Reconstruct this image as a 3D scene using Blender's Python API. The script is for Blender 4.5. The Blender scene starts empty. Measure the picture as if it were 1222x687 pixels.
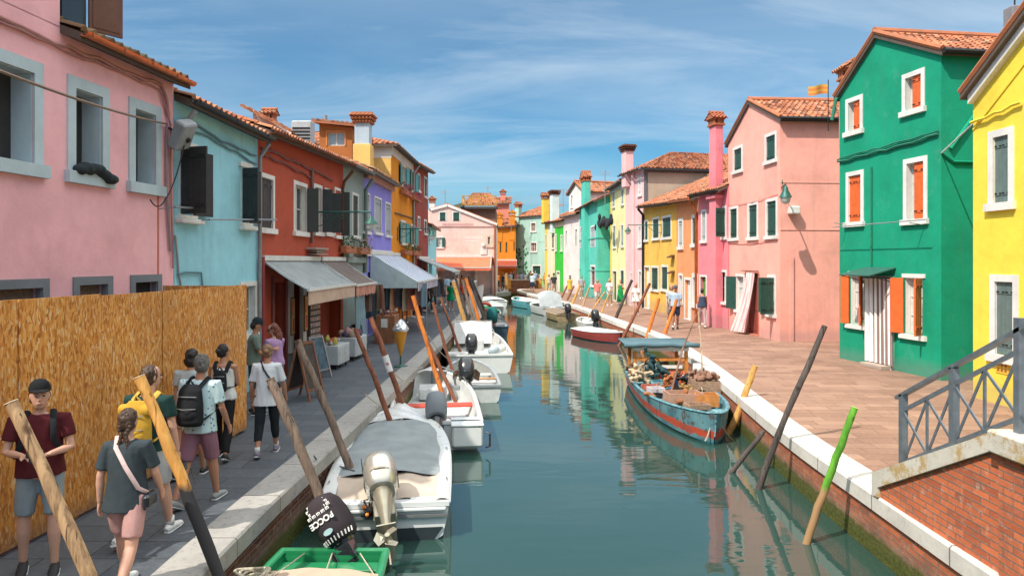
import bpy, math, random
from mathutils import Vector, Matrix, noise
R = random.Random(7)
SC = bpy.context.scene
COL = SC.collection
PI = math.pi
# ---------------------------------------------------------------- camera numbers (metres, eye 2.8 m over the quay)
F, CX, HY, CZ = 850.0, 611.0, 312.0, 2.8
WATER = -0.75
def G(px, py, z=0.0):
    Y = F * (CZ - z) / (py - HY)
    return Vector(((px - CX) / F * Y, Y, z))
def P(px, py, Y):
    return Vector(((px - CX) / F * Y, Y, CZ - (py - HY) * Y / F))
def lerp(a, b, t): return a + (b - a) * t
def V(*a): return Vector(a)
def c8(r, g, b):
    f = lambda v: (v / 255 / 12.92) if v / 255 <= .04045 else ((v / 255 + .055) / 1.055) ** 2.4
    return (f(r), f(g), f(b))
# ---------------------------------------------------------------- mesh builder
class MB:
    def __init__(s):
        s.v = []; s.f = []; s.m = []; s.uv = []; s.rnd = []; s.mi = 0; s.r = 0.5; s.T = None
    def add(s, pts, faces, uvs=None):
        o = len(s.v)
        if s.T is not None: pts = [s.T @ Vector(p) for p in pts]
        s.v += [tuple(p) for p in pts]
        for k, f in enumerate(faces):
            s.f.append([i + o for i in f]); s.m.append(s.mi); s.rnd.append(s.r)
            s.uv.append(uvs[k] if uvs else None)
        return s
    def quad(s, a, b, c, d, uv=None):
        return s.add([a, b, c, d], [(0, 1, 2, 3)], [uv] if uv else None)
    def box(s, x0, x1, y0, y1, z0, z1):
        p = [(x, y, z) for z in (z0, z1) for y in (y0, y1) for x in (x0, x1)]
        return s.add(p, [(0, 2, 3, 1), (4, 5, 7, 6), (0, 1, 5, 4), (2, 6, 7, 3), (0, 4, 6, 2), (1, 3, 7, 5)])
    def cbox(s, x0, x1, y0, y1, z0, z1, c=.01):
        """box with chamfered vertical and horizontal edges"""
        c = min(c, (x1 - x0) * .45, (y1 - y0) * .45, (z1 - z0) * .45)
        rings = []
        def ring(i, z): return [(x0 + c + i, y0 + i, z), (x1 - c - i, y0 + i, z), (x1 - i, y0 + c + i, z), (x1 - i, y1 - c - i, z), (x1 - c - i, y1 - i, z), (x0 + c + i, y1 - i, z), (x0 + i, y1 - c - i, z), (x0 + i, y0 + c + i, z)]
        p = ring(c * .7, z0) + ring(0, z0 + c) + ring(0, z1 - c) + ring(c * .7, z1)
        f = [tuple(range(7, -1, -1)), tuple(range(24, 32))]
        for k in range(3):
            for i in range(8):
                j = (i + 1) % 8
                f.append((k * 8 + i, k * 8 + j, k * 8 + 8 + j, k * 8 + 8 + i))
        return s.add(p, f)
    def bar(s, a, b, w, h=None, up=Vector((0, 0, 1))):
        h = h or w; a = Vector(a); b = Vector(b); d = (b - a).normalized()
        x = d.cross(up)
        if x.length < 1e-4: x = d.cross(Vector((0, 1, 0)))
        x.normalize(); y = x.cross(d)
        x *= w / 2; y *= h / 2
        p = [q + i * x + j * y for q in (a, b) for i, j in ((-1, -1), (1, -1), (1, 1), (-1, 1))]
        return s.add(p, [(3, 2, 1, 0), (4, 5, 6, 7), (0, 1, 5, 4), (1, 2, 6, 5), (2, 3, 7, 6), (3, 0, 4, 7)])
    def tube(s, path, rad, n=8, cap=True, flat=1.0, ref=None):
        path = [Vector(p) for p in path]; k = len(path)
        rad = rad if isinstance(rad, (list, tuple)) else [rad] * k
        pts = []; px = None
        for i in range(k):
            d = (path[min(i + 1, k - 1)] - path[max(i - 1, 0)])
            d = d.normalized() if d.length > 1e-9 else Vector((0, 0, 1))
            if px is None:
                rf = Vector(ref) if ref is not None else (Vector((0, 0, 1)) if abs(d.z) < .9 else Vector((0, 1, 0)))
                px = rf.cross(d).normalized()
            else:
                px = (px - d * px.dot(d))
                px = px.normalized() if px.length > 1e-6 else Vector((1, 0, 0))
            py = d.cross(px)
            r = rad[i]; rx, ry = (r if isinstance(r, (list, tuple)) else (r, r * flat))
            for j in range(n):
                a = 2 * PI * j / n
                pts.append(path[i] + px * (math.cos(a) * rx) + py * (math.sin(a) * ry))
        f = []
        for i in range(k - 1):
            for j in range(n):
                q = (j + 1) % n
                f.append((i * n + j, i * n + q, (i + 1) * n + q, (i + 1) * n + j))
        if cap:
            f.append(tuple(range(n - 1, -1, -1))); f.append(tuple(range((k - 1) * n, k * n)))
        return s.add(pts, f)
    def lathe(s, prof, c=(0, 0, 0), n=16, cap=True):
        c = Vector(c)
        return s.tube([c + Vector((0, 0, z)) for r, z in prof], [max(r, 1e-4) for r, z in prof], n, cap)
    def ball(s, c, r, n=10, m=7):
        c = Vector(c); r = r if isinstance(r, (list, tuple, Vector)) else (r, r, r)
        pts = [c + Vector((0, 0, -r[2]))]
        for i in range(1, m):
            t = PI * i / m
            for j in range(n):
                a = 2 * PI * j / n
                pts.append(c + Vector((math.sin(t) * math.cos(a) * r[0], math.sin(t) * math.sin(a) * r[1], -math.cos(t) * r[2])))
        pts.append(c + Vector((0, 0, r[2])))
        f = []
        for j in range(n):
            q = (j + 1) % n
            f.append((0, 1 + q, 1 + j)); e = 1 + (m - 2) * n
            f.append((e + j, e + q, len(pts) - 1))
            for i in range(m - 2):
                a = 1 + i * n
                f.append((a + j, a + q, a + n + q, a + n + j))
        return s.add(pts, f)
    def prism(s, poly, d):
        """polygon (3-D points) extruded along vector d"""
        n = len(poly); d = Vector(d); poly = [Vector(p) for p in poly]
        nn = Vector((0, 0, 0))
        for i in range(n): nn += poly[i].cross(poly[(i + 1) % n])
        if nn.dot(d) > 0: poly = poly[::-1]
        f = [tuple(range(n)), tuple(range(2 * n - 1, n - 1, -1))]
        for i in range(n):
            j = (i + 1) % n
            f.append((j, i, n + i, n + j))
        return s.add(poly + [p + d for p in poly], f)
    def grid(s, fn, nu, nv, closed=False):
        pts = [fn(i / nu, j / nv) for j in range(nv + 1) for i in range(nu + 1)]
        f = [(j * (nu + 1) + i, j * (nu + 1) + i + 1, (j + 1) * (nu + 1) + i + 1, (j + 1) * (nu + 1) + i) for j in range(nv) for i in range(nu)]
        uv = [[((k % (nu + 1)) / nu, (k // (nu + 1)) / nv) for k in q] for q in f]
        return s.add(pts, f, uv)
    def build(s, name, mats, parent=None, smooth=False, label=None, weld=False):
        me = bpy.data.meshes.new(name)
        me.from_pydata(s.v, [], s.f)
        if not isinstance(mats, (list, tuple)): mats = [mats]
        for m in mats: me.materials.append(m)
        if len(mats) > 1: me.polygons.foreach_set('material_index', [min(i, len(mats) - 1) for i in s.m])
        if any(u is not None for u in s.uv):
            L = me.uv_layers.new(name='UVMap'); k = 0
            for fi, f in enumerate(s.f):
                u = s.uv[fi]
                for q in range(len(f)):
                    L.data[k].uv = u[q] if u else (0, 0); k += 1
        if any(r != .5 for r in s.rnd):
            at = me.attributes.new('rnd', 'FLOAT', 'FACE'); at.data.foreach_set('value', s.rnd)
        if smooth: me.polygons.foreach_set('use_smooth', [True] * len(me.polygons))
        if smooth and smooth != True: me.set_sharp_from_angle(angle=math.radians(smooth))
        me.update()
        o = bpy.data.objects.new(name, me); COL.objects.link(o)
        if parent: o.parent = parent
        if label: o['label'] = label
        return o
def empty(name, label, cat, loc=(0, 0, 0), rz=0, group=None):
    o = bpy.data.objects.new(name, None); COL.objects.link(o)
    o.location = loc; o.rotation_euler = (0, 0, rz); o.empty_display_size = .2
    tag(o, label, cat, group); return o
def tag(o, label, cat, group=None, kind=None):
    o['label'] = label
    if cat: o['category'] = cat
    if group: o['group'] = group
    if kind: o['kind'] = kind
    return o
def remesh(mb, name, vox, mats, parent=None, smooth=True, relax=2, label=None, fold=0.0, ff=(9, 9, 3.5)):
    """fuse all tubes of a builder into ONE continuous skin"""
    o = mb.build('tmp', mats)
    m = o.modifiers.new('r', 'REMESH'); m.mode = 'VOXEL'; m.voxel_size = vox; m.use_smooth_shade = True
    if relax:
        k = o.modifiers.new('s', 'SMOOTH'); k.iterations = relax; k.factor = .5
    dg = bpy.context.evaluated_depsgraph_get(); dg.update()
    me = bpy.data.meshes.new_from_object(o.evaluated_get(dg))
    me.name = name
    old = o.data; bpy.data.objects.remove(o); bpy.data.meshes.remove(old)
    if fold:
        ph = Vector((R.random() * 9, R.random() * 9, R.random() * 9)); nr = [v.normal.copy() for v in me.vertices]
        for v, n_ in zip(me.vertices, nr):
            c = v.co; p = Vector((c.x * ff[0], c.y * ff[1], c.z * ff[2] + c.x * 5)) + ph
            v.co = c + n_ * fold * (noise.noise(p) * 1.2 + .5 * noise.noise(p * 2.3))
    me.polygons.foreach_set('use_smooth', [True] * len(me.polygons))
    q = bpy.data.objects.new(name, me); COL.objects.link(q)
    if parent: q.parent = parent
    if label: q['label'] = label
    return q
def copy_tree(o, parent=None):
    c = o.copy(); COL.objects.link(c); c.parent = parent
    for ch in list(o.children): copy_tree(ch, c)
    return c
# ---------------------------------------------------------------- node helper
class NT:
    def __init__(s, name):
        s.mat = bpy.data.materials.new(name); s.mat.use_nodes = True
        s.t = s.mat.node_tree; s.b = s.t.nodes['Principled BSDF']
    def n(s, ty, **k):
        x = s.t.nodes.new(ty)
        for a, v in k.items():
            if a.startswith('i_'):
                nm = a[2:].replace('_', ' ')
                x.inputs[nm].default_value = v
            else: setattr(x, a, v)
        return x
    def l(s, a, b): s.t.links.new(a, b)
    def coord(s, sc=(1, 1, 1), kind='Object', rot=(0, 0, 0), loc=(0, 0, 0)):
        c = s.n('ShaderNodeTexCoord'); m = s.n('ShaderNodeMapping')
        m.inputs['Scale'].default_value = sc; m.inputs['Rotation'].default_value = rot; m.inputs['Location'].default_value = loc
        s.l(c.outputs[kind], m.inputs[0]); return m.outputs[0]
    def noise(s, vec, scale, detail=3, rough=.55, dist=0):
        x = s.n('ShaderNodeTexNoise'); x.inputs['Scale'].default_value = scale; x.inputs['Detail'].default_value = detail
        x.inputs['Roughness'].default_value = rough; x.inputs['Distortion'].default_value = dist
        if vec is not None: s.l(vec, x.inputs['Vector'])
        return x.outputs['Fac']
    def ramp(s, fac, stops, interp='LINEAR'):
        x = s.n('ShaderNodeValToRGB'); x.color_ramp.interpolation = interp
        e = x.color_ramp.elements
        while len(e) < len(stops): e.new(.5)
        for k, (p, c) in enumerate(stops):
            e[k].position = p; c = c if isinstance(c, (tuple, list)) else (c, c, c)
            e[k].color = (*c[:3], 1)
        s.l(fac, x.inputs[0]); return x.outputs[0]
    def mix(s, fac, a, b, mode='MIX'):
        x = s.n('ShaderNodeMix', data_type='RGBA', blend_type=mode)
        for sock, v in ((x.inputs[0], fac), (x.inputs[6], a), (x.inputs[7], b)):
            if hasattr(v, 'is_linked') or hasattr(v, 'links'): s.l(v, sock)
            elif isinstance(v, (int, float)) and sock is x.inputs[0]: sock.default_value = v
            else:
                v = v if isinstance(v, (tuple, list)) else (v, v, v)
                sock.default_value = (*v[:3], 1)
        return x.outputs[2]
    def math(s, op, a, b=0.0, c=None):
        x = s.n('ShaderNodeMath', operation=op)
        for i, v in enumerate((a, b) if c is None else (a, b, c)):
            if hasattr(v, 'links'): s.l(v, x.inputs[i])
            else: x.inputs[i].default_value = v
        return x.outputs[0]
    def sep(s, vec):
        x = s.n('ShaderNodeSeparateXYZ'); s.l(vec, x.inputs[0]); return x.outputs
    def bump(s, h, strength=.3, dist=.02, prev=None):
        x = s.n('ShaderNodeBump'); x.inputs['Strength'].default_value = strength; x.inputs['Distance'].default_value = dist
        s.l(h, x.inputs['Height'])
        if prev is not None: s.l(prev, x.inputs['Normal'])
        s.l(x.outputs[0], s.b.inputs['Normal']); return x.outputs[0]
    def out(s, col=None, rough=.8, metal=0, spec=None):
        if col is not None:
            if hasattr(col, 'links'): s.l(col, s.b.inputs['Base Color'])
            else: s.b.inputs['Base Color'].default_value = (*col[:3], 1)
        if hasattr(rough, 'links'): s.l(rough, s.b.inputs['Roughness'])
        else: s.b.inputs['Roughness'].default_value = rough
        s.b.inputs['Metallic'].default_value = metal
        if spec is not None: s.b.inputs['Specular IOR Level'].default_value = spec
        return s.mat
_MC = {}
def cached(fn):
    def w(*a, **k):
        key = (fn.__name__, a, tuple(sorted(k.items())))
        if key not in _MC: _MC[key] = fn(*a, **k)
        return _MC[key]
    return w
def sc(c, f): return tuple(min(1, x * f) for x in c)
@cached
def flat(name, col, rough=.6, metal=0, var=.12, scale=6, bump=0.0, coat=0.0):
    n = NT(name); v = n.coord()
    a = n.noise(v, scale, 4)
    c = n.ramp(a, [(.3, sc(col, 1 - var)), (.7, sc(col, 1 + var))])
    r = n.math('ADD', n.math('MULTIPLY', n.noise(v, scale * 2.3, 3), .22), rough - .11)
    if bump: n.bump(n.noise(v, scale * 6, 4), bump, .01)
    m = n.out(c, r, metal)
    if coat: n.b.inputs['Coat Weight'].default_value = coat
    return m
@cached
def plaster(name, col, dirt=.35, seed=0.0, low=None, damp=.8):
    """wall render: mottled lime wash, vertical run stains, damp patches with a salt edge low down"""
    n = NT(name); v = n.coord(loc=(seed, seed * 1.7, 0)); st = n.coord((2.2, 2.2, .22), loc=(seed, 0, seed))
    a = n.noise(v, .9, 6, .65); b = n.noise(v, 7, 5, .7); s_ = n.noise(st, 2.0, 5, .65)
    c = n.ramp(a, [(.25, sc(col, .78)), (.5, col), (.78, sc(col, 1.14))])
    c = n.mix(n.math('MULTIPLY', n.ramp(n.noise(v, 1.7, 8, .72), [(.57, 0), (.66, 1)]), .08 + dirt * .35), c, tuple(lerp(x, .62, .28) for x in col))
    c = n.mix(n.math('MULTIPLY', n.ramp(b, [(.45, 0), (.75, 1)]), .22), c, sc(col, .72))
    gr = tuple(lerp(x, .28, .55) * .62 for x in col)
    c = n.mix(n.math('MULTIPLY', n.ramp(s_, [(.52, 0), (.74, 1)]), dirt), c, gr)
    z = n.sep(v)[2]
    if low is not None:
        h = n.math('ADD', z, n.math('MULTIPLY', n.noise(v, 1.6, 5), -1.2))
        c = n.mix(n.ramp(h, [(0.0, 1), (.35, .6), (.8, 0)]), c, low)
    h2 = n.math('ADD', z, n.math('MULTIPLY', a, -damp))
    c = n.mix(n.ramp(h2, [(0.0, .5), (.28, 0)]), c, tuple(lerp(x, .3, .6) * .75 for x in col))
    fine = n.noise(v, 34, 5, .7)
    n.bump(n.math('ADD', n.math('MULTIPLY', n.noise(v, 3, 4), 1.0), n.math('MULTIPLY', fine, .35)), .35, .03)
    return n.out(c, .93, 0, .25)
@cached
def tiles(name='roof_tiles', tint=1.0, old=.35):
    n = NT(name); at = n.n('ShaderNodeAttribute', attribute_name='rnd')
    v = n.coord()
    c = n.ramp(at.outputs['Fac'], [(0, (.12 * tint, .045, .03)), (.2, (.30 * tint, .10, .05)), (.45, (.45 * tint, .15, .07)), (.7, (.52 * tint, .22, .11)), (.87, (.36 * tint, .15, .09)), (1, (.5 * tint, .33, .22))])
    c = n.mix(n.math('MULTIPLY', n.ramp(n.noise(v, 2.2, 5, .7), [(.42, 0), (.65, 1)]), old), c, (.12, .09, .07))
    c = n.mix(n.math('MULTIPLY', n.ramp(n.noise(v, 9, 4, .7), [(.58, 0), (.7, 1)]), .4), c, (.28, .26, .2))
    n.bump(n.noise(v, 30, 4), .3, .01)
    return n.out(c, .9, 0, .2)
@cached
def bricks(name, kind='UV', tint=1.0, zones=False):
    n = NT(name); c = n.n('ShaderNodeTexCoord'); v = c.outputs['UV']
    br = n.n('ShaderNodeTexBrick'); n.l(v, br.inputs['Vector'])
    br.inputs['Scale'].default_value = 1; br.inputs['Brick Width'].default_value = .25; br.inputs['Row Height'].default_value = .068
    br.inputs['Mortar Size'].default_value = .007; br.inputs['Mortar Smooth'].default_value = .3; br.inputs['Bias'].default_value = -.1
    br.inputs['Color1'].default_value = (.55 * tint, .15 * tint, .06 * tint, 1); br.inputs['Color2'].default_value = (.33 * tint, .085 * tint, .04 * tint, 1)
    br.inputs['Mortar'].default_value = (.2, .16, .13, 1)
    o = n.noise(v, 2.3, 6, .7); o2 = n.noise(v, 9, 4, .7)
    col = n.mix(n.math('MULTIPLY', n.ramp(o, [(.5, 0), (.68, 1)]), .55), br.outputs['Color'], (.13, .09, .075))
    col = n.mix(n.math('MULTIPLY', n.ramp(o2, [(.56, 0), (.72, 1)]), .6), col, (.58, .4, .31))
    if zones:
        z = n.math('ADD', n.sep(v)[1], n.math('MULTIPLY', n.noise(v, 2.5, 5, .7), .14))
        # v coordinate = height above the water plus 1; bands: weed at the waterline, dark wet brick, dry brick
        wet = n.ramp(n.math('MULTIPLY', z, .5), [(.50, 1), (.655, .85), (.70, .45), (.78, .0)])
        rm = n.mix(n.ramp(n.noise(v, 5, 4), [(.4, 0), (.6, 1)]), (.16, .12, .09), (.27, .2, .14))
        col = n.mix(n.math('MULTIPLY', wet, .85), col, rm)
        ms = n.math('ADD', n.sep(v)[1], n.math('MULTIPLY', n.noise(v, 6, 5, .75), -.22))
        moss = n.ramp(n.math('MULTIPLY', ms, .5), [(.5, 1), (.55, .9), (.585, 0)])
        mc = n.ramp(n.noise(v, 18, 5, .8), [(.3, (.025, .035, .008)), (.55, (.09, .10, .02)), (.75, (.20, .16, .05))])
        col = n.mix(moss, col, mc)
    h = n.math('ADD', n.math('MULTIPLY', br.outputs['Fac'], -1), n.math('MULTIPLY', o2, .9))
    n.bump(h, .7, .012)
    return n.out(col, .88, 0, .25)
@cached
def paving(name, c1, c2, mort, bw=.8, rh=.34, ang=0.0, wear=.3):
    n = NT(name); v = n.coord(rot=(0, 0, ang))
    br = n.n('ShaderNodeTexBrick'); n.l(v, br.inputs['Vector'])
    br.inputs['Scale'].default_value = 1; br.inputs['Brick Width'].default_value = bw; br.inputs['Row Height'].default_value = rh
    br.inputs['Mortar Size'].default_value = .007; br.inputs['Mortar Smooth'].default_value = .2; br.offset = .37; br.squash = .8; br.squash_frequency = 3
    br.inputs['Color1'].default_value = (*c1, 1); br.inputs['Color2'].default_value = (*c2, 1); br.inputs['Mortar'].default_value = (*mort, 1)
    a = n.noise(v, .7, 6, .7); b = n.noise(v, 14, 5, .7)
    col = n.mix(n.math('MULTIPLY', n.ramp(a, [(.35, 0), (.7, 1)]), wear), br.outputs['Color'], sc(c1, .55))
    col = n.mix(n.math('MULTIPLY', n.ramp(b, [(.5, 0), (.75, 1)]), .3), col, tuple(lerp(x, .5, .4) for x in c2))
    n.bump(n.math('ADD', n.math('MULTIPLY', br.outputs['Fac'], -1), n.math('MULTIPLY', b, .5)), .5, .008)
    return n.out(col, n.math('ADD', n.math('MULTIPLY', b, .3), .55), 0, .3)
@cached
def stone(name, col, joint=1.4, stain=.45, orange=0.0):
    """white kerb stone, UV u = metres along, v = metres across"""
    n = NT(name); c = n.n('ShaderNodeTexCoord'); v = c.outputs['UV']; ob = c.outputs['Object']
    u = n.sep(v)[0]
    j = n.math('ABSOLUTE', n.math('SUBTRACT', n.math('FRACT', n.math('DIVIDE', n.math('ADD', u, 77), joint)), .5))
    jl = n.ramp(j, [(.491, 0), (.496, 1)])
    a = n.noise(ob, 1.3, 6, .7); b = n.noise(ob, 11, 6, .75)
    cc = n.ramp(a, [(.3, sc(col, .78)), (.6, col), (.8, sc(col, 1.1))])
    cc = n.mix(n.math('MULTIPLY', n.ramp(b, [(.52, 0), (.68, 1)]), stain), cc, sc(col, .42))
    if orange: cc = n.mix(n.math('MULTIPLY', n.ramp(n.noise(ob, 3.3, 6, .8), [(.5, 0), (.58, 1)]), orange), cc, (.42, .24, .04))
    cc = n.mix(n.math('MULTIPLY', jl, .8), cc, (.08, .07, .06))
    n.bump(n.math('SUBTRACT', b, jl), .4, .012)
    return n.out(cc, .8, 0, .3)
@cached
def wood(name, c1, c2, grain=14, axis=2, rough=.75, low=None, lowz=0, bark=0.0):
    n = NT(name); s3 = [grain, grain, grain]; s3[axis] = grain * .08
    v = n.coord(tuple(s3)); ob = n.coord()
    a = n.noise(v, 1, 6, .65, 1.5); b = n.noise(ob, 2.0, 4, .6)
    c = n.ramp(a, [(.3, c1), (.58, c2), (.75, sc(c2, 1.2))])
    cr = n.noise(n.coord(tuple(x * 2.4 for x in s3)), 1, 3, .5, .6); c = n.mix(n.ramp(cr, [(.33, .85), (.38, 0)]), c, sc(c1, .3))
    kn = n.n('ShaderNodeTexVoronoi', i_Scale=3.2); n.l(ob, kn.inputs['Vector']); c = n.mix(n.ramp(kn.outputs['Distance'], [(.07, .8), (.15, 0)]), c, sc(c1, .5))
    c = n.mix(n.math('MULTIPLY', n.ramp(b, [(.45, 0), (.7, 1)]), .4), c, sc(c1, .6))
    if low is not None:
        z = n.math('ADD', n.sep(ob)[2], n.math('MULTIPLY', n.noise(ob, 9, 4), .12))
        zz = n.math('MULTIPLY', n.math('SUBTRACT', z, lowz - .02), 12)
        c = n.mix(n.ramp(zz, [(0, 1), (1, 0)]), c, low)
    n.bump(a, .5, .012)
    return n.out(c, rough, 0, .3)
@cached
def fabric(name, col, scale=300, bump=.2, stripes=None, axis=0, period=.2, duty=.5):
    n = NT(name); v = n.coord()
    a = n.noise(v, 3, 4)
    c = n.ramp(a, [(.3, sc(col, .85)), (.7, sc(col, 1.1))])
    if stripes:
        uvc = n.n('ShaderNodeTexCoord').outputs['UV']
        t = n.math('FRACT', n.math('DIVIDE', n.sep(uvc)[axis], period))
        c = n.mix(n.ramp(t, [(duty, 0), (duty + .02, 1)], 'LINEAR'), c, stripes)
    n.bump(n.noise(v, 22, 3), bump, .008)
    return n.out(c, .95, 0, .15)
@cached
def glass_dark(name='window_glass', col=(.03, .04, .045)):
    n = NT(name); return n.out(col, .12, 0, .6)
# ================================================================= houses
class House:
    """local frame: x along the facade (image left to right), -y out of the facade, z up"""
    def __init__(s, label, A, B, name='house', setback=0.0, cat='house'):
        s.A = Vector(A[:2]); s.B = Vector(B[:2]); d = s.B - s.A; s.W = d.length; s.u = d / s.W
        s.rz = math.atan2(s.u.y, s.u.x); s.e = empty(name, label, cat, (s.A.x, s.A.y, 0), s.rz)
        s.holes = []; s.nrm = Vector((s.u.y, -s.u.x))
    def q(s, px, py=None, off=0.0):
        """photo pixel -> (along, height) on the facade plane (moved out by off)"""
        k = (px - CX) / F; A = s.A + s.nrm * off
        t = (k * A.y - A.x) / (s.u.x - k * s.u.y)
        Y = A.y + t * s.u.y
        return t, (CZ - (py - HY) * Y / F if py is not None else None)
    def qy(s, px, off=0.0):
        t, _ = s.q(px, None, off); return (s.A + s.nrm * off + s.u * t)
    def rect(s, xl, xr, yt, yb, xref=None):
        xref = (xl + xr) / 2 if xref is None else xref
        s0, _ = s.q(xl); s1, _ = s.q(xr); _, z1 = s.q(xref, yt); _, z0 = s.q(xref, yb)
        return min(s0, s1), max(s0, s1), z0, z1
    def hole(s, r): s.holes.append(r)
    def wall(s, mat, depth, zL, zR, apex=None, reveal=.16, z0=-.3, mats=None, back=True, inner=None):
        """front with real openings, sides, back; reveals turn inward"""
        mb = MB(); W = s.W; hs = [h for h in s.holes if h[1] > .02 and h[0] < W - .02]
        hs = [(max(h[0], .03), min(h[1], W - .03), max(h[2], z0 + .31), h[3], h[4] if len(h) > 4 else reveal) for h in hs]
        zr = min(zL, zR) - .02
        hs = [(a, b, c, min(d, zr - .03), e_) for a, b, c, d, e_ in hs]
        xs = sorted(set([0, W] + [h[0] for h in hs] + [h[1] for h in hs])); zs = sorted(set([z0, 0.0, zr] + [h[2] for h in hs] + [h[3] for h in hs]))
        for i in range(len(xs) - 1):
            for j in range(len(zs) - 1):
                cx, cz = (xs[i] + xs[i + 1]) / 2, (zs[j] + zs[j + 1]) / 2
                if any(h[0] < cx < h[1] and h[2] < cz < h[3] for h in hs): continue
                mb.quad((xs[i], 0, zs[j]), (xs[i + 1], 0, zs[j]), (xs[i + 1], 0, zs[j + 1]), (xs[i], 0, zs[j + 1]))
        top = [(0, 0, zr), (W, 0, zr), (W, 0, zR)] + ([(apex[0], 0, apex[1])] if apex else []) + [(0, 0, zL)]
        mb.add(top, [tuple(range(len(top)))])
        D = depth
        mb.quad((W, 0, z0), (W, D, z0), (W, D, zR), (W, 0, zR)); mb.quad((0, D, z0), (0, 0, z0), (0, 0, zL), (0, D, zL))
        bk = [(W, D, z0), (0, D, z0), (0, D, zL)] + ([(apex[0], D, apex[1])] if apex else []) + [(W, D, zR)]
        mb.add(bk, [tuple(range(len(bk)))])
        for a, b, c, d, r in hs:
            mb.quad((a, 0, c), (a, 0, d), (a, r, d), (a, r, c)); mb.quad((b, 0, d), (b, 0, c), (b, r, c), (b, r, d))
            mb.quad((a, 0, d), (b, 0, d), (b, r, d), (a, r, d)); mb.quad((b, 0, c), (a, 0, c), (a, r, c), (b, r, c))
            mb.quad((a - .02, r, c - .02), (b + .02, r, c - .02), (b + .02, r, d + .02), (a - .02, r, d + .02))
        s.depth = depth; s.zL = zL; s.zR = zR; s.apex = apex; s.wallmat = mat
        s.w = mb.build('wall', mat, s.e); return s.w
    # ---- windows: frame > pane, shutter
    def window(s, r, fw=.12, surround=None, frame=None, pane=None, shut=None, state='closed', reveal=.16, sill=True, proud=.025, name='window', lintel=False, sillmat=None, leaf=None, open_r=None, open_l=None, curtain=None, surf=False):
        """r = outer rectangle of the stone surround. state: closed / open / none"""
        a, b, c, d = r; fa, fb, fc, fd = a + fw, b - fw, c + (fw * .8 if sill else fw * .0), d - fw
        if not surf: s.hole((fa, fb, fc, fd, reveal))
        mb = MB(); p = proud
        if lintel:
            mb.box(a, b, -p, .01, fd, d)
        elif fw > .001:
            mb.box(a, fa, -p, .01, c, d); mb.box(fb, b, -p, .01, c, d); mb.box(fa, fb, -p, .01, fd, d)
        if sill: mb.box(a - .05, b + .05, -p - .06, .012, c - .04, fc)
        if fw > .05 and reveal < .3:      # white painted lining of the reveal
            r_ = reveal - .062; mb.box(fa, fa + .005, .0105, r_, fc, fd); mb.box(fb - .005, fb, .0105, r_, fc, fd); mb.box(fa + .005, fb - .005, .0105, r_, fd - .005, fd)
        # wooden sash set back in the opening
        mb.mi = 1; y0, y1 = reveal - .06, reveal - .015; t = .05
        if state != 'void':
            mb.box(fa, fa + t, y0, y1, fc, fd); mb.box(fb - t, fb, y0, y1, fc, fd); mb.box(fa + t, fb - t, y0, y1, fd - t, fd); mb.box(fa + t, fb - t, y0, y1, fc, fc + t)
            if fb - fa > .5: mb.box((fa + fb) / 2 - .03, (fa + fb) / 2 + .03, y0, y1, fc + t, fd - t)
            for zz in ((1 / 3, 2 / 3) if fd - fc > 1.3 else ((.5,) if fd - fc > .8 else ())):
                z = lerp(fc, fd, zz); mb.box(fa + t, fb - t, y0 + .012, y1 - .006, z - .014, z + .014)
        o = mb.build(name, [surround or M_['white'], frame or M_['frame']], s.e)
        pm = MB(); pm.quad((fa, reveal - .02, fc), (fb, reveal - .02, fc), (fb, reveal - .02, fd), (fa, reveal - .02, fd))
        pm.build('pane', pane or M_['glass'], o)
        if curtain:
            cm = MB(); n_ = 12
            cm.grid(lambda u, v: Vector((lerp(fa + .04, fb - .04, u), reveal - .03 - .012 * math.sin(u * 40), lerp(fc + .05, fd - .05, v))), n_ * 3, 2)
            cm.build('curtain', curtain, o)
        def panel(x0, x1, y, name_='shutter', flip=False):
            m = MB(); w = x1 - x0
            m.box(x0, x1, y - .02, y + .02, fc + .01, fd - .01)
            nb = max(1, int(round(w / .13)))
            for k in range(1, nb): m.box(x0 + w * k / nb - .004, x0 + w * k / nb + .004, y - .0235, y - .0195, fc + .02, fd - .02)
            for z in (lerp(fc, fd, .14), lerp(fc, fd, .86)): m.box(x0 + .01, x1 - .01, y - .034, y - .0195, z - .035, z + .035)
            m.mi = 1
            for z in (lerp(fc, fd, .14), lerp(fc, fd, .86)): m.box(x0 + .012, x0 + w * .34, y - .040, y - .0335, z - .014, z + .014); m.box(x1 - w * .34, x1 - .012, y - .040, y - .0335, z - .014, z + .014)
            m.mi = 0; return m
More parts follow.
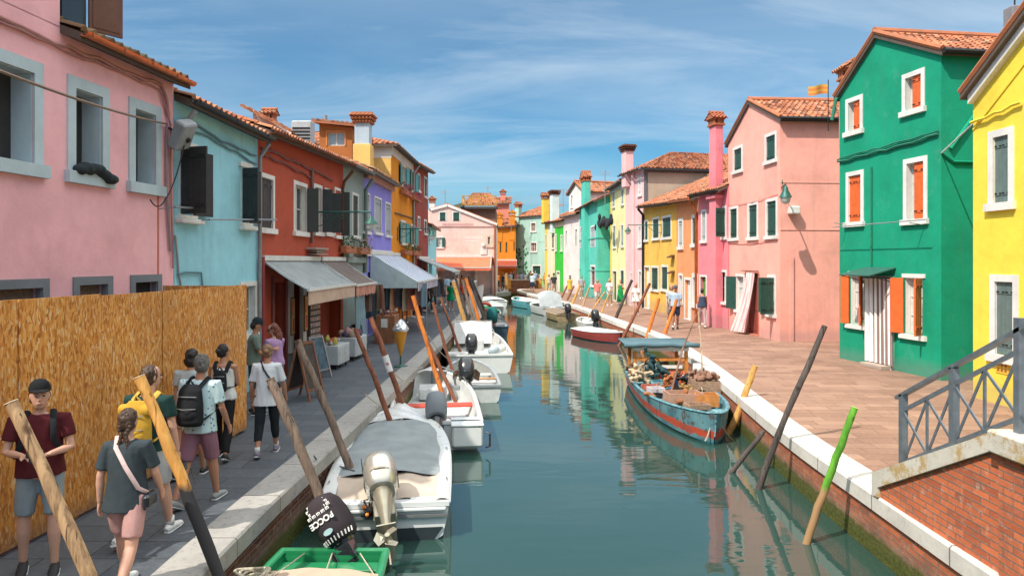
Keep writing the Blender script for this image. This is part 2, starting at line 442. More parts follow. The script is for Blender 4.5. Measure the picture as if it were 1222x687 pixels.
        if shut:
            h = (fb - fa) / 2
            if state == 'closed':
                y = -.012 if surf else .045
                panel(fa + .006, (fa + fb) / 2 - .003, y).build('shutter', [shut, M_['iron']], o); panel((fa + fb) / 2 + .003, fb - .006, y).build('shutter', [shut, M_['iron']], o)
            elif state == 'half_r':      # left leaf folded away, right leaf closed
                panel(fa + (fb - fa) * .38, fb - .006, .045).build('shutter', [shut, M_['iron']], o)
            elif state == 'half_l':
                panel(fa + .006, fb - (fb - fa) * .35, .045).build('shutter', [shut, M_['iron']], o)
            else:
                ang_l = open_l if open_l is not None else 175; ang_r = open_r if open_r is not None else 175
                w = leaf or h
                for side, ang in (('l', ang_l), ('r', ang_r)):
                    if not ang: continue
                    m = panel(0, w, 0); hx = fa if side == 'l' else fb
                    th = math.radians(ang)
                    c_, s_ = math.cos(th), math.sin(th)
                    vs = []
                    for x, y, z in m.v:
                        if side == 'l': X = hx + x * c_ + y * s_ ; Y = -p - .025 - x * s_ + y * c_
                        else: X = hx - x * c_ - y * s_; Y = -p - .025 - x * s_ + y * c_
                        vs.append((X, Y, z))
                    m.v = vs
                    if side == 'r': m.f = [list(reversed(f)) for f in m.f]
                    m.build('shutter', [shut, M_['iron']], o)
        return o
    def door(s, r, fw=.1, surround=None, leafmat=None, reveal=.18, proud=.025, pane=None, name='door', glazed=False):
        a, b, c, d = r; c = 0.0; fa, fb, fd = a + fw, b - fw, d - fw
        s.hole((fa, fb, .012, fd)); mb = MB()
        if fw > .001: mb.box(a, fa, -proud, .01, c, d); mb.box(fb, b, -proud, .01, c, d); mb.box(fa, fb, -proud, .01, fd, d)
        mb.box(a, b, -proud - .05, .2, -.02, .03)
        mb.mi = 1; y = reveal - .05
        mb.box(fa, fb, y, y + .03, .03, fd)
        for x0, x1 in ((fa + .06, (fa + fb) / 2 - .03), ((fa + fb) / 2 + .03, fb - .06)):
            for z0, z1 in ((.15, .85), (.95, fd - .1)):
                if x1 - x0 > .05: mb.box(x0, x1, y - .018, y + .002, z0, z1)
        o = mb.build(name, [surround or M_['white'], leafmat or M_['frame']], s.e)
        h = MB(); h.tube([(fb - .1, y - .02, 1.02), (fb - .1, y - .06, 1.02), (fb - .2, y - .06, 1.02)], .012, 6); h.build('handle', M_['iron'], o)
        if glazed:
            g = MB(); g.quad((fa + .08, y - .022, .95), (fb - .08, y - .022, .95), (fb - .08, y - .022, fd - .1), (fa + .08, y - .022, fd - .1)); g.build('pane', M_['glass'], o)
        return o
    def add(s, mb, name, mat, smooth=False, parent=None, label=None):
        return mb.build(name, mat, parent or s.e, smooth, label)
    def hbox(s, x0, x1, out, z0, z1, name, mat, inn=.01):
        mb = MB(); mb.cbox(x0, x1, -out, inn, z0, z1, .008); return mb.build(name, mat, s.e)
    # ---- roofs
    def roof_plane(s, mb, p0, p1, p2, p3, **k): tile_plane(mb, Vector(p0), Vector(p1), Vector(p2), Vector(p3), **k)
    def roof_eave(s, mat, rise=.42, over=.35, run=None, thick=.12, pitch=.2, gutter=None, zoff=.06, side=.12, rear=True, soffit=None, x0=None, x1=None):
        """ridge parallel to the facade"""
        D = s.depth; run = run or D / 2; X0 = -side if x0 is None else x0; X1 = s.W + side if x1 is None else x1
        zl = lambda x: lerp(s.zL, s.zR, x / s.W)
        mb = MB()
        e0 = V(X0, -over, zl(X0) - over * rise + zoff); e1 = V(X1, -over, zl(X1) - over * rise + zoff)
        r0 = V(X0, run, zl(X0) + run * rise + zoff); r1 = V(X1, run, zl(X1) + run * rise + zoff)
        tile_plane(mb, e0, e1, r1, r0, pitch=pitch)
        if rear:
            b0 = V(X0, D + .2, zl(X0) + (2 * run - D - .2) * rise + zoff); b1 = V(X1, D + .2, zl(X1) + (2 * run - D - .2) * rise + zoff)
            tile_plane(mb, b1, b0, r0, r1, pitch=pitch * 1.6)
            b = MB()
        # ridge cap
        mb.r = .5
        mb.tube([r0 + V(0, 0, .05), r1 + V(0, 0, .05)], .11, 8)
        o = mb.build('roof', mat, s.e)
        sl = MB()
        pl = [e0 - V(0, 0, .05), r0 - V(0, 0, .05), b0 - V(0, 0, .05)] if rear else [e0 - V(0, 0, .05), r0 - V(0, 0, .05)]
        for a_, b_, c_, d_ in ((e0, e1, r1, r0),) + (((b1, b0, r0, r1),) if rear else ()):
            q = [a_ - V(0, 0, .03), b_ - V(0, 0, .03), c_ - V(0, 0, .03), d_ - V(0, 0, .03)]
            sl.prism(q, (0, 0, -thick))
        sl.build('eaves_board', soffit or M_['soffit'], o)
        # gable triangles closing the side walls
        g = MB()
        for x, sgn in ((0, 1), (s.W, -1)):
            z = zl(x)
            g.prism([V(x, 0, z - .02), V(x, D, z - .02), V(x, run, z + run * rise - .1)], (sgn * .1, 0, 0))
        g.build('gable', s.wallmat, s.e)
        if gutter: s.gutter(X0, X1, -over - .05, e0.z - .03, e1.z - .03, gutter, o)
        s.e0, s.e1, s.r0, s.r1 = e0, e1, r0, r1
        return o
    def gutter(s, x0, x1, y, z0, z1, mat, parent=None, r=.07):
        mb = MB(); n = 7
        pts = []
        for x, z in ((x0, z0), (x1, z1)):
            for k in range(n + 1):
                a = PI + PI * k / n
                pts.append(V(x, y + math.cos(a) * r, z + math.sin(a) * r))
            for k in range(n, -1, -1):
                a = PI + PI * k / n
                pts.append(V(x, y + math.cos(a) * r * .85, z + math.sin(a) * r * .85))
        m = 2 * (n + 1)
        f = [(j, (j + 1) % m, m + (j + 1) % m, m + j) for j in range(m)] + [tuple(range(m - 1, -1, -1)), tuple(range(m, 2 * m))]
        mb.add(pts, f)
        L = x1 - x0
        for k in range(int(L / .7) + 1):
            x = x0 + .1 + k * .7
            if x < x1: mb.box(x - .012, x + .012, y - r - .008, y + r + .06, lerp(z0, z1, (x - x0) / L) - r * .6, lerp(z0, z1, (x - x0) / L) + .012)
        return mb.build('gutter', mat, parent or s.e, 40)
    def roof_gable(s, mat, over=.12, side=.25, pitch=.2, gutter=None, length=None, front=.1):
        """ridge at right angles to the facade; apex from wall()"""
        a, za = s.apex; D = s.depth if length is None else length; mb = MB()
        kL = (za - s.zL) / a; kR = (za - s.zR) / (s.W - a)
        zo = .05
        L0 = V(-side, -front, s.zL - side * kL + zo); L1 = V(-side, D, L0.z); A0 = V(a, -front, za + zo); A1 = V(a, D, za + zo)
        R0 = V(s.W + side, -front, s.zR - side * kR + zo); R1 = V(s.W + side, D, R0.z)
        tile_plane(mb, L1, L0, A0, A1, pitch=pitch); tile_plane(mb, R0, R1, A1, A0, pitch=pitch)
        mb.tube([A0 + V(0, 0, .05), A1 + V(0, 0, .05)], .11, 8)
        mb.tube([L0 + V(0, .02, .04), A0 + V(0, .02, .04)], .07, 6); mb.tube([R0 + V(0, .02, .04), A0 + V(0, .02, .04)], .07, 6)
        o = mb.build('roof', mat, s.e)
        sl = MB()
        for q in ((L1, L0, A0, A1), (R0, R1, A1, A0)): sl.prism([p - V(0, 0, .03) for p in q], (0, 0, -.1))
        sl.build('eaves_board', M_['soffit'], o)
        if gutter:
            g = MB(); gx = s.W + side + .06
            g.tube([V(gx, -front, R0.z - .03), V(gx, D, R0.z - .03)], .07, 8); g.build('gutter', gutter, o, 40)
        s.kL, s.kR = kL, kR
        return o
    def chimney(s, x, y, z0, z1, w=.5, d=.5, mat=None, capmat=None, style='tile', flare=.06):
        mb = MB(); mb.cbox(x - w / 2, x + w / 2, y - d / 2, y + d / 2, z0, z1, .015)
        o = mb.build('chimney', mat or s.wallmat, s.e)
        c = MB(); f = flare
        if style == 'tile':       # brick collar with open slots and a little tiled roof
            c.cbox(x - w / 2 - f, x + w / 2 + f, y - d / 2 - f, y + d / 2 + f, z1, z1 + .08, .01)
            for i in range(4):
                for j in (-1, 1):
                    xx = lerp(x - w / 2, x + w / 2 - .09, i / 3); c.box(xx, xx + .09, y + j * d / 2 - .045, y + j * d / 2 + .045, z1 + .08, z1 + .24)
            for j in range(1, 3):
                for i in (-1, 1):
                    yy = lerp(y - d / 2, y + d / 2 - .09, j / 3); c.box(x + i * w / 2 - .045, x + i * w / 2 + .045, yy, yy + .09, z1 + .08, z1 + .24)
            c.cbox(x - w / 2 - f, x + w / 2 + f, y - d / 2 - f, y + d / 2 + f, z1 + .24, z1 + .3, .01)
            W2, D2 = w / 2 + f + .08, d / 2 + f + .08; zt = z1 + .3
            tile_plane(c, V(x - W2, y + D2, zt), V(x - W2, y - D2, zt), V(x, y - D2, zt + W2 * .6), V(x, y + D2, zt + W2 * .6), pitch=.16, course=.2)
            tile_plane(c, V(x + W2, y - D2, zt), V(x + W2, y + D2, zt), V(x, y + D2, zt + W2 * .6), V(x, y - D2, zt + W2 * .6), pitch=.16, course=.2)
            c.prism([V(x - W2 + .03, y - D2 + .03, zt), V(x + W2 - .03, y - D2 + .03, zt), V(x, y - D2 + .03, zt + W2 * .58)], (0, 2 * D2 - .06, 0))
            c.tube([(x, y - D2, zt + W2 * .6 + .03), (x, y + D2, zt + W2 * .6 + .03)], .07, 6)
        elif style == 'flare':    # tiled skirt, wider at the top
            for k in range(3):
                e = f + .05 * k; zz = z1 + .13 * k
                c.cbox(x - w / 2 - e, x + w / 2 + e, y - d / 2 - e, y + d / 2 + e, zz, zz + .05, .01)
                for i in range(6):
                    for j in (-1, 1):
                        xx = lerp(x - w / 2 - e + .06, x + w / 2 + e - .06, i / 5)
                        c.tube([(xx, y + j * (d / 2 + e - .03), zz + .05), (xx, y + j * (d / 2 + e + .03), zz + .0)], .05, 6)
                        yy = lerp(y - d / 2 - e + .06, y + d / 2 + e - .06, i / 5)
                        c.tube([(x + j * (w / 2 + e - .03), yy, zz + .05), (x + j * (w / 2 + e + .03), yy, zz + .0)], .05, 6)
                c.box(x - w / 2 - e + .04, x + w / 2 + e - .04, y - d / 2 - e + .04, y + d / 2 + e - .04, zz + .03, zz + .14)
        c.build('chimney_cap', capmat or M_['tiles'], o)
        return o
    def pipe(s, pts, r=.04, mat=None, name='drainpipe'):
        mb = MB(); mb.tube(pts, r, 8); return mb.build(name, mat or M_['copper_pipe'], s.e, 50)
    def awning(s, x0, x1, zt, zb, proj, mat, valmat=None, val=.28, name='awning', arms=True, side=None, scallop=False, wave=.0, bar=None):
        """sloping cloth, front bar, valance; side cheeks if given"""
        mb = MB(); n = max(6, int((x1 - x0) / .15))
        def f(u, v, o=0): return V(lerp(x0, x1, u), -.03 - v * proj, lerp(zt, zb, v) - .05 * math.sin(v * PI) - .012 * math.sin(u * n) * v + o)
        mb.grid(lambda u, v: f(u, v), n, 6); mb.grid(lambda u, v: f(1 - u, v, -.012), n, 6)
        # UVs: metres along the wall for stripes
        mb.uv = [[(u * (x1 - x0), v) for u, v in q] for q in mb.uv]
        o = mb.build(name, mat, s.e, True)
        if val:
            vm = MB(); m = n * 3
            def g(u, v, y):
                zz = zb - v * val
                if scallop and v == 1: zz += .07 * (1 - abs(math.sin(u * (x1 - x0) / .25 * PI)))
                return V(lerp(x0, x1, u), -.03 - proj - y - wave * v * math.sin(u * (x1 - x0) * 9), zz)
            vm.grid(lambda u, v: g(u, 1 - v, .012), m, 1); vm.grid(lambda u, v: g(1 - u, 1 - v, .0), m, 1)
            vm.uv = [[(u * (x1 - x0), v) for u, v in q] for q in vm.uv]
            vm.build('valance', valmat or mat, o)
        b = MB(); b.box(x0 - .02, x1 + .02, -proj - .075, -proj - .015, zb - .03, zb + .035)
        b.box(x0 - .02, x1 + .02, -.12, .0, zt - .03, zt + .09)
        if arms:
            for x in (x0 + .05, x1 - .05):
                b.bar((x, -.05, zt - .05), (x, -proj - .03, zb - .01), .035, .05)
        b.build('awning_frame', bar or M_['white_metal'], o)
        if side:
            for x in ((x0 - .005,), (x1 + .005,))[:2]:
                sm = MB(); x = x[0]
                sm.prism([V(x, -.03, zt), V(x, -.03, zb - .22), V(x, -proj - .02, zb - .22), V(x, -proj - .02, zb)], (.01, 0, 0))
                sm.build('side_cheek', side, o)
        return o
def tile_plane(mb, e0, e1, r1, r0, pitch=.2, course=.34, h=.045):
    """barrel-tiled slope: e0-e1 the eave, r0-r1 the ridge above it"""
    U = e1 - e0; V0 = r0 - e0; V1 = r1 - e1; w = (U.length + (r1 - r0).length) / 2; L = max(V0.length, V1.length)
    nc = max(2, int(round(w / pitch))); nr = max(1, int(round(L / course))); K = 4
    nrm = U.cross(V0).normalized()
    if nrm.z < 0: nrm = -nrm
    pr = [0, .75, 1, .75]            # convex cover tile, then the concave channel
    def pt(a, b, hh):
        lo = e0.lerp(e1, a); hi = r0.lerp(r1, a); return lo.lerp(hi, b) + nrm * hh
    rr = random.Random(int(abs(e0.x * 31 + e0.z * 57) * 10) + nc)
    rnd = [[rr.random() for _ in range(nc + 1)] for _ in range(nr)]
    off = [rr.uniform(-.012, .012) for _ in range(nc + 1)]
    keep = mb.r
    for i in range(nc):
        for j in range(nr):
            jit = rr.uniform(-.008, .008)
            mb.r = .02 + .96 * rnd[j][i]
            prof = [(0, 0), (.14, h * .8), (.32, h * 1.25), (.5, h * .8), (.62, 0), (.81, -h * .35), (1, 0)]
            b0 = max(0, j / nr + off[i] / L * .6 * (j > 0)); b1 = (j + 1) / nr
            lo = []; hi = []; dn = []
            for (fx, hh) in prof:
                a = (i + fx) / nc
                lo.append(pt(a, b0, hh + .028 + jit)); hi.append(pt(a, b1 + .01, hh * .85 + .0 + jit)); dn.append(pt(a, b0, hh - .012))
            m = len(prof)
            mb.add(lo + hi, [(k, k + 1, m + k + 1, m + k) for k in range(m - 1)])
            mb.add(dn + lo, [(k, k + 1, m + k + 1, m + k) for k in range(m - 1)])
            mb.add([dn[0], dn[1], dn[2], dn[3], dn[4]], [(0, 1, 2, 3, 4)]) if j == 0 else None
    mb.r = keep
M_ = {}
M_['white'] = plaster('white_surround', (.74, .72, .68), .25, 3.0, damp=0)
M_['frame'] = flat('window_sash_wood', (.62, .6, .55), .5)
M_['glass'] = glass_dark()
M_['soffit'] = flat('eaves_timber', (.10, .075, .06), .85)
M_['tiles'] = tiles()
M_['copper_pipe'] = flat('copper_pipe', (.42, .14, .07), .45, .4)
M_['iron'] = flat('wrought_iron', (.025, .028, .028), .5, .5)
M_['white_metal'] = flat('white_painted_metal', (.62, .63, .62), .4)
M_['dkgreen'] = flat('dark_green_shutter_paint', (.016, .07, .052), .55, 0, .2)
M_['black_shut'] = flat('black_green_shutter_paint', (.022, .026, .026), .55, 0, .2)
M_['teal_shut'] = flat('teal_shutter_paint', (.06, .30, .30), .6, 0, .2)
M_['olive'] = flat('olive_shutter_paint', (.16, .17, .07), .6, 0, .2)
M_['orange_shut'] = flat('orange_shutter_paint', (.70, .13, .025), .55, 0, .12)
M_['grey_shut'] = flat('grey_shutter_paint', (.38, .41, .42), .6)
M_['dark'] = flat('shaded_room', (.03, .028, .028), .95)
M_['lead'] = flat('lead_gutter', (.05, .055, .06), .5, .5)
M_['zinc'] = flat('zinc_pipe', (.32, .34, .35), .45, .5)
M_['terracotta'] = flat('terracotta_pot', (.42, .15, .07), .9)
M_['rust'] = flat('rusty_iron', (.16, .06, .03), .9, .2, .3)
# ================================================================= setting: quays, canal, water
LQ = [(-2.74, -12), (-2.76, 4), (-2.79, 8.3), (-2.66, 11), (-2.47, 19.2), (-2.36, 27), (-2.35, 36), (-2.45, 46), (-2.75, 57), (-2.8, 60.5), (-.6, 66.2), (-.35, 69), (-.35, 73.6)]
RQ = [(4.2, -12), (4.25, 3), (4.29, 6.75), (4.34, 8.4), (4.38, 10.5), (4.46, 12), (4.65, 14.2), (4.87, 16.5), (5.12, 19.4), (5.38, 23), (5.42, 26), (5.26, 29.5), (4.85, 33), (4.41, 38.7), (3.94, 44.8), (3.27, 50), (2.07, 57.6), (.62, 66.6), (.42, 69.5), (.55, 71.6), (1.1, 73.0), (1.8, 73.6)]
def smooth(pts, it=2):
    for _ in range(it):
        q = [pts[0]]
        for a, b in zip(pts, pts[1:]):
            q += [(a[0] * .75 + b[0] * .25, a[1] * .75 + b[1] * .25), (a[0] * .25 + b[0] * .75, a[1] * .25 + b[1] * .75)]
        q.append(pts[-1]); pts = q
    return pts
LQs, RQs = smooth(LQ), smooth(RQ)
def offset(pts, d):
    out = []
    for i, p in enumerate(pts):
        a = Vector(pts[max(i - 1, 0)]); b = Vector(pts[min(i + 1, len(pts) - 1)])
        t = (b - a).normalized(); out.append((p[0] - t.y * d, p[1] + t.x * d))
    return out
KW = .44
def strip(mb, A, B, za, zb, v0=0, v1=1):
    u = 0
    for i in range(len(A) - 1):
        L = (Vector(A[i + 1]) - Vector(A[i])).length
        mb.quad((*A[i], za), (*A[i + 1], za), (*B[i + 1], zb), (*B[i], zb), [(u, v0), (u + L, v0), (u + L, v1), (u, v1)]); u += L
for nm, Q, sg, km, pv, wl in (
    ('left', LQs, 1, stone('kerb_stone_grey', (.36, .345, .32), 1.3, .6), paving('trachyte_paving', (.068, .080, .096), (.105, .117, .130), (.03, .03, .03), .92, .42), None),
    ('right', RQs, -1, stone('kerb_stone_white', (.66, .62, .56), 1.6, .35), paving('warm_paving', (.26, .145, .10), (.39, .235, .165), (.13, .075, .055), .74, .31, .03, .55), None)):
    inner = offset(Q, sg * KW); face = offset(Q, sg * .035)
    # kerb: real stone with a rounded arris standing over the wall face
    k = MB(); a1 = offset(Q, sg * .02)
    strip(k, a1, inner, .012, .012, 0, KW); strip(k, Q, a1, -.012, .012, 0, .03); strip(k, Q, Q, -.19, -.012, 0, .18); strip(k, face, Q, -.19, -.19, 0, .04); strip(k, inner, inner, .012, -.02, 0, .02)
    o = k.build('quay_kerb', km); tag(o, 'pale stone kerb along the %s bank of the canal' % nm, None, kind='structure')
    w = MB()
    L = 0; Lf = face
    for i in range(len(Lf) - 1):
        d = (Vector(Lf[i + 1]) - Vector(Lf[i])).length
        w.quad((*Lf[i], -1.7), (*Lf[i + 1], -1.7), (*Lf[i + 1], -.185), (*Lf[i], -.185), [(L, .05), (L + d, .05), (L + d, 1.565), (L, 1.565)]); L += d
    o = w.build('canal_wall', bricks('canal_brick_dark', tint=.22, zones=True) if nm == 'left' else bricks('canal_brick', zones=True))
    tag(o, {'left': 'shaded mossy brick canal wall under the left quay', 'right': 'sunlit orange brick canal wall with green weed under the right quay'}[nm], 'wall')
    # quay paving, one sheet out to the horizon
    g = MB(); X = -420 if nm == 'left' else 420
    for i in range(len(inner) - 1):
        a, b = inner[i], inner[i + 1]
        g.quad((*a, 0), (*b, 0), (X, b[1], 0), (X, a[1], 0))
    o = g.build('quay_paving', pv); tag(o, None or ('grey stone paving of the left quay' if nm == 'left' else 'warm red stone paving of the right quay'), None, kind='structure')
g = MB(); g.quad((-420, 73.6, -.004), (420, 73.6, -.004), (420, 900, -.004), (-420, 900, -.004)); g.quad((-420, -12, -.004), (-420, -400, -.004), (-2.74, -400, -.004), (-2.74, -12, -.004)); g.quad((420, -12, -.004), (420, -400, -.004), (4.2, -400, -.004), (4.2, -12, -.004))
tag(g.build('ground', paving('warm_paving', (.36, .215, .155), (.48, .30, .22), (.16, .09, .065), .74, .31, .03)), 'paved ground beyond the canal', None, kind='structure')
g = MB(); g.quad((-4, 73.62, -1.7), (4, 73.62, -1.7), (4, 73.62, 0), (-4, 73.62, 0), [(0, .05), (8, .05), (8, 1.75), (0, 1.75)])
tag(g.build('canal_wall', bricks('canal_brick', zones=True)), 'far end canal wall under the small brick parapet', 'wall')
# canal bed (dark mud) and water
g = MB(); g.quad((-30, -60, -1.69), (30, -60, -1.69), (30, 90, -1.69), (-30, 90, -1.69)); tag(g.build('canal_bed', flat('mud', (.05, .06, .04), .9)), 'canal bed', None, kind='structure')
n = NT('canal_water'); v = n.coord((.55, 1.6, 1)); v2 = n.coord((1.6, 5.5, 1)); v3 = n.coord((.35, .5, 1))
a = n.noise(v, 1.0, 3, .5, .6); b = n.noise(v2, 1.0, 3, .55, .3); c_ = n.noise(v3, .6, 2)
h = n.math('ADD', n.math('MULTIPLY', a, .8), n.math('MULTIPLY', n.math('MULTIPLY', b, .15), n.ramp(c_, [(.35, .15), (.65, 1)])))
n.bump(h, .38, .02)
n.out((.024, .058, .048), .03, 0); n.b.inputs['IOR'].default_value = 1.7
g = MB(); g.quad((-7, -60, WATER), (8, -60, WATER), (8, 73.6, WATER), (-7, 73.6, WATER)); tag(g.build('water', n.mat), 'calm green canal water', None, kind='structure')
# ================================================================= camera, sun, sky
cam = bpy.data.cameras.new('camera'); co = bpy.data.objects.new('camera', cam); COL.objects.link(co); SC.camera = co
co.location = (0, 0, CZ); co.rotation_euler = (PI / 2, 0, 0); cam.sensor_width = 36; cam.lens = F / 1222 * 36
cam.shift_y = (HY - 343.5) / 1222; cam.clip_end = 2000
SUN = Vector((-.56, -.53, 1.0)).normalized()
sl = bpy.data.lights.new('sun', 'SUN'); sl.energy = 4.2; sl.angle = math.radians(.5); sl.color = (1, .93, .82)
so = bpy.data.objects.new('sun', sl); COL.objects.link(so); so.rotation_euler = SUN.to_track_quat('Z', 'Y').to_euler()
w = bpy.data.worlds.new('World'); SC.world = w; w.use_nodes = True; t = w.node_tree; t.nodes.clear()
def N(ty, **k):
    x = t.nodes.new(ty)
    for a_, v_ in k.items(): setattr(x, a_, v_)
    return x
sky = N('ShaderNodeTexSky', sky_type='NISHITA', sun_disc=False, sun_elevation=math.asin(SUN.z), sun_rotation=math.atan2(SUN.x, SUN.y) % (2 * PI), air_density=1.0, dust_density=.6, ozone_density=2.2, altitude=0)
tc = N('ShaderNodeTexCoord'); sp = N('ShaderNodeSeparateXYZ'); t.links.new(tc.outputs['Generated'], sp.inputs[0])
def mth(op, a_, b_=0.0):
    x = N('ShaderNodeMath', operation=op)
    for i, q in enumerate((a_, b_)):
        if hasattr(q, 'links'): t.links.new(q, x.inputs[i])
        else: x.inputs[i].default_value = q
    return x.outputs[0]
zz = mth('ADD', mth('MAXIMUM', sp.outputs[2], 0), .10)
cb = N('ShaderNodeCombineXYZ'); t.links.new(mth('DIVIDE', sp.outputs[0], zz), cb.inputs[0]); t.links.new(mth('DIVIDE', sp.outputs[1], zz), cb.inputs[1])
def cloud(scale, rot, nscale, lo, hi, detail=8, dist=.6, rough=.6, loc=(0, 0, 0)):
    m = N('ShaderNodeMapping'); m.inputs['Scale'].default_value = scale; m.inputs['Rotation'].default_value = (0, 0, rot); m.inputs['Location'].default_value = loc
    t.links.new(cb.outputs[0], m.inputs[0])
    x = N('ShaderNodeTexNoise'); x.inputs['Scale'].default_value = nscale; x.inputs['Detail'].default_value = detail; x.inputs['Distortion'].default_value = dist; x.inputs['Roughness'].default_value = rough
    t.links.new(m.outputs[0], x.inputs['Vector'])
    r = N('ShaderNodeValToRGB'); r.color_ramp.elements[0].position = lo; r.color_ramp.elements[1].position = hi; t.links.new(x.outputs['Fac'], r.inputs[0]); return r.outputs[0]
wisp = cloud((.45, 1.25, 1), .42, .8, .46, .80, 9, 1.1, .62)
veil = cloud((.5, .9, 1), -.2, .55, .36, .78, 6, .6, .55, (3, 1, 0))
grey = cloud((.45, .9, 1), .1, .75, .50, .70, 8, .4, .6, (7.3, 2.4, 0))
gm = N('ShaderNodeMix', data_type='RGBA', blend_type='MULTIPLY'); gm.inputs[0].default_value = 1; t.links.new(sky.outputs[0], gm.inputs[6]); gm.inputs[7].default_value = (.33, .70, .84, 1)
def mixc(fac, a_, col):
    x = N('ShaderNodeMix', data_type='RGBA'); t.links.new(fac, x.inputs[0]); t.links.new(a_, x.inputs[6]); x.inputs[7].default_value = (*col, 1); return x.outputs[2]
c0 = mixc(mth('MULTIPLY', veil, .45), gm.outputs[2], (4.8, 6.0, 6.9))
c0 = mixc(mth('MULTIPLY', wisp, .55), c0, (5.6, 6.4, 7.0))
low = mth('MULTIPLY', grey, .55)
c0 = mixc(low, c0, (2.4, 3.4, 4.5))
# bright white zone added high overhead, out of view, to lift the shade
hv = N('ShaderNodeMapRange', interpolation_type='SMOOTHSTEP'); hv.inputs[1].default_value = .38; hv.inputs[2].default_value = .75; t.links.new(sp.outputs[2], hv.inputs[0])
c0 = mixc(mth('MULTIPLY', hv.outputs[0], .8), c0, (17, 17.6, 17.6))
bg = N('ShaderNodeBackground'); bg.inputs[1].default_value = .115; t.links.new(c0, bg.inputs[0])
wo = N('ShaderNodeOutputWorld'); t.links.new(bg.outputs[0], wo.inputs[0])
SC.view_settings.view_transform = 'Standard'; SC.view_settings.look = 'None'; SC.view_settings.exposure = 0.34; SC.view_settings.gamma = 1
SC.cycles.max_bounces = 6; SC.cycles.diffuse_bounces = 3; SC.cycles.glossy_bounces = 3; SC.cycles.caustics_reflective = False; SC.cycles.caustics_refractive = False
# ================================================================= left bank houses
def cable(path, r, mat=None, sag=0.0, n=12, label='black overhead cable', cat='cable', group=None, name='cable'):
    pts = []
    path = [Vector(p) for p in path]
    for a, b in zip(path, path[1:]):
        for i in range(n):
            t_ = i / n; pts.append(a.lerp(b, t_) - Vector((0, 0, sag * 4 * t_ * (1 - t_))))
    pts.append(path[-1]); mb = MB(); mb.tube(pts, r, 5)
    o = mb.build(name, mat or M_['iron'])
    if cat: tag(o, label, cat, group)
    return o
def wire_on(H, pts, r=.02, off=.03, mat=None, name='cable_run', wob=.015):
    """cable clipped to a facade; pts are photo pixels lying on that wall"""
    q = []
    L = [H.q(*p) for p in pts]
    for (s0, z0), (s1, z1) in zip(L, L[1:]):
        n = max(2, int(abs(s1 - s0) / .25) + int(abs(z1 - z0) / .5))
        for i in range(n):
            t_ = i / n; q.append(V(lerp(s0, s1, t_), -off - R.random() * .01, lerp(z0, z1, t_) + R.uniform(-wob, wob)))
    q.append(V(L[-1][0], -off, L[-1][1]))
    mb = MB(); mb.tube(q, r, 6); return mb.build(name, mat or M_['iron'], H.e)
LX = lambda Y: -6.986 + .085 * Y
pink = plaster('pink_render', (.93, .49, .52), .10, 1.0, damp=.3)
blue = plaster('sky_blue_render', (.34, .68, .78), .25, 2.0)
red = plaster('brick_red_render', (.45, .085, .045), .22, 3.0)
gry = plaster('grey_green_render', (.28, .34, .32), .3, 4.0)
pur = plaster('violet_render', (.27, .25, .68), .2, 5.0)
ora = plaster('orange_render', (.75, .27, .015), .2, 6.0)
yel = plaster('sunlit_amber_render', (.80, .50, .16), .2, 6.5)  # sunlight on the orange side wall put into the colour; also colours a chimney base
dred = plaster('dark_red_render', (.33, .06, .045), .3, 7.0)
pale_stone = plaster('blue_grey_surround', (.50, .60, .64), .15, 8.0, damp=0)
grey_stone = plaster('grey_stone_lintel', (.20, .22, .235), .2, 9.0, damp=0)
chip = flat('chipboard_panel', (.22, .16, .12), .9, 0, .35, 30)

# --- pink house behind the hoarding
h = House('tall pink house with deep pale blue window reveals behind the plywood hoarding', (LX(5.3), 5.3), (LX(12.47), 12.47))
for k, (xl, xr, yt, yb) in enumerate(((-62, 50.5, 77, 209.5), (79.5, 129.5, 106.5, 222), (153, 191.5, 129, 232))):
    r = h.rect(xl, xr, yt, yb, xr)
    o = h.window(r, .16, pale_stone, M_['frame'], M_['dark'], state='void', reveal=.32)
    fa, fb, fc, fd = h.holes[-1][:4]
    rv = MB()   # pale blue lining of the deep reveal, dark half-finished frame standing at its left
    rv.box(fb - .012, fb + .02, .012, .31, fc, fd); rv.box(fa - .02, fa + .012, .012, .31, fc, fd); rv.box(fa + .012, fb - .012, .012, .31, fd - .012, fd + .02); rv.box(fa + .012, fb - .012, .012, .31, fc - .02, fc + .012)
    rv.build('reveal', pale_stone, o)
    fr = MB(); x = fa + (fb - fa) * .42; fr.box(x - .03, x + .03, .22, .27, fc + .012, fd - .012); fr.box(fa + .012, fa + .06, .22, .27, fc + .012, fd - .012)
    fr.build('window_post', flat('raw_brown_wood', (.13, .06, .04), .8), o)
    sm = MB(); sm.box(fa - .2, fb + .2, -.07, .02, fc - .14, fc - .002); sm.build('sill', grey_stone, o)
for k, (xl, xr, yt) in enumerate(((-30, 57.5, 332), (86.5, 133.5, 329), (155, 192, 327))):
    a, b, c, d = h.rect(xl, xr, yt, 360, xr)
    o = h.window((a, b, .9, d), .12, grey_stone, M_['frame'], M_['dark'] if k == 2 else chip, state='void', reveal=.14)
h.wall(pink, 8, 6.0, 6.0)
M_['copper'] = flat('copper_gutter', (.62, .19, .07), .32, .75, .2)
X4 = 4.42
ro = h.roof_eave(tiles('roof_tiles_old', .62, .6), rise=.36, over=.30, run=4, x0=X4, rear=False, gutter=M_['copper'], side=.02)
u = MB(); u.box(0, X4, 0, 8, 5.98, 8.9); u.build('upper_wall', pink, h.e)
u = MB(); tile_plane(u, V(-.2, -.3, 8.8), V(X4 + .2, -.3, 8.8), V(X4 + .2, 4, 10.3), V(-.2, 4, 10.3)); ur = u.build('upper_roof', tiles('roof_tiles_old', .62, .6), h.e)
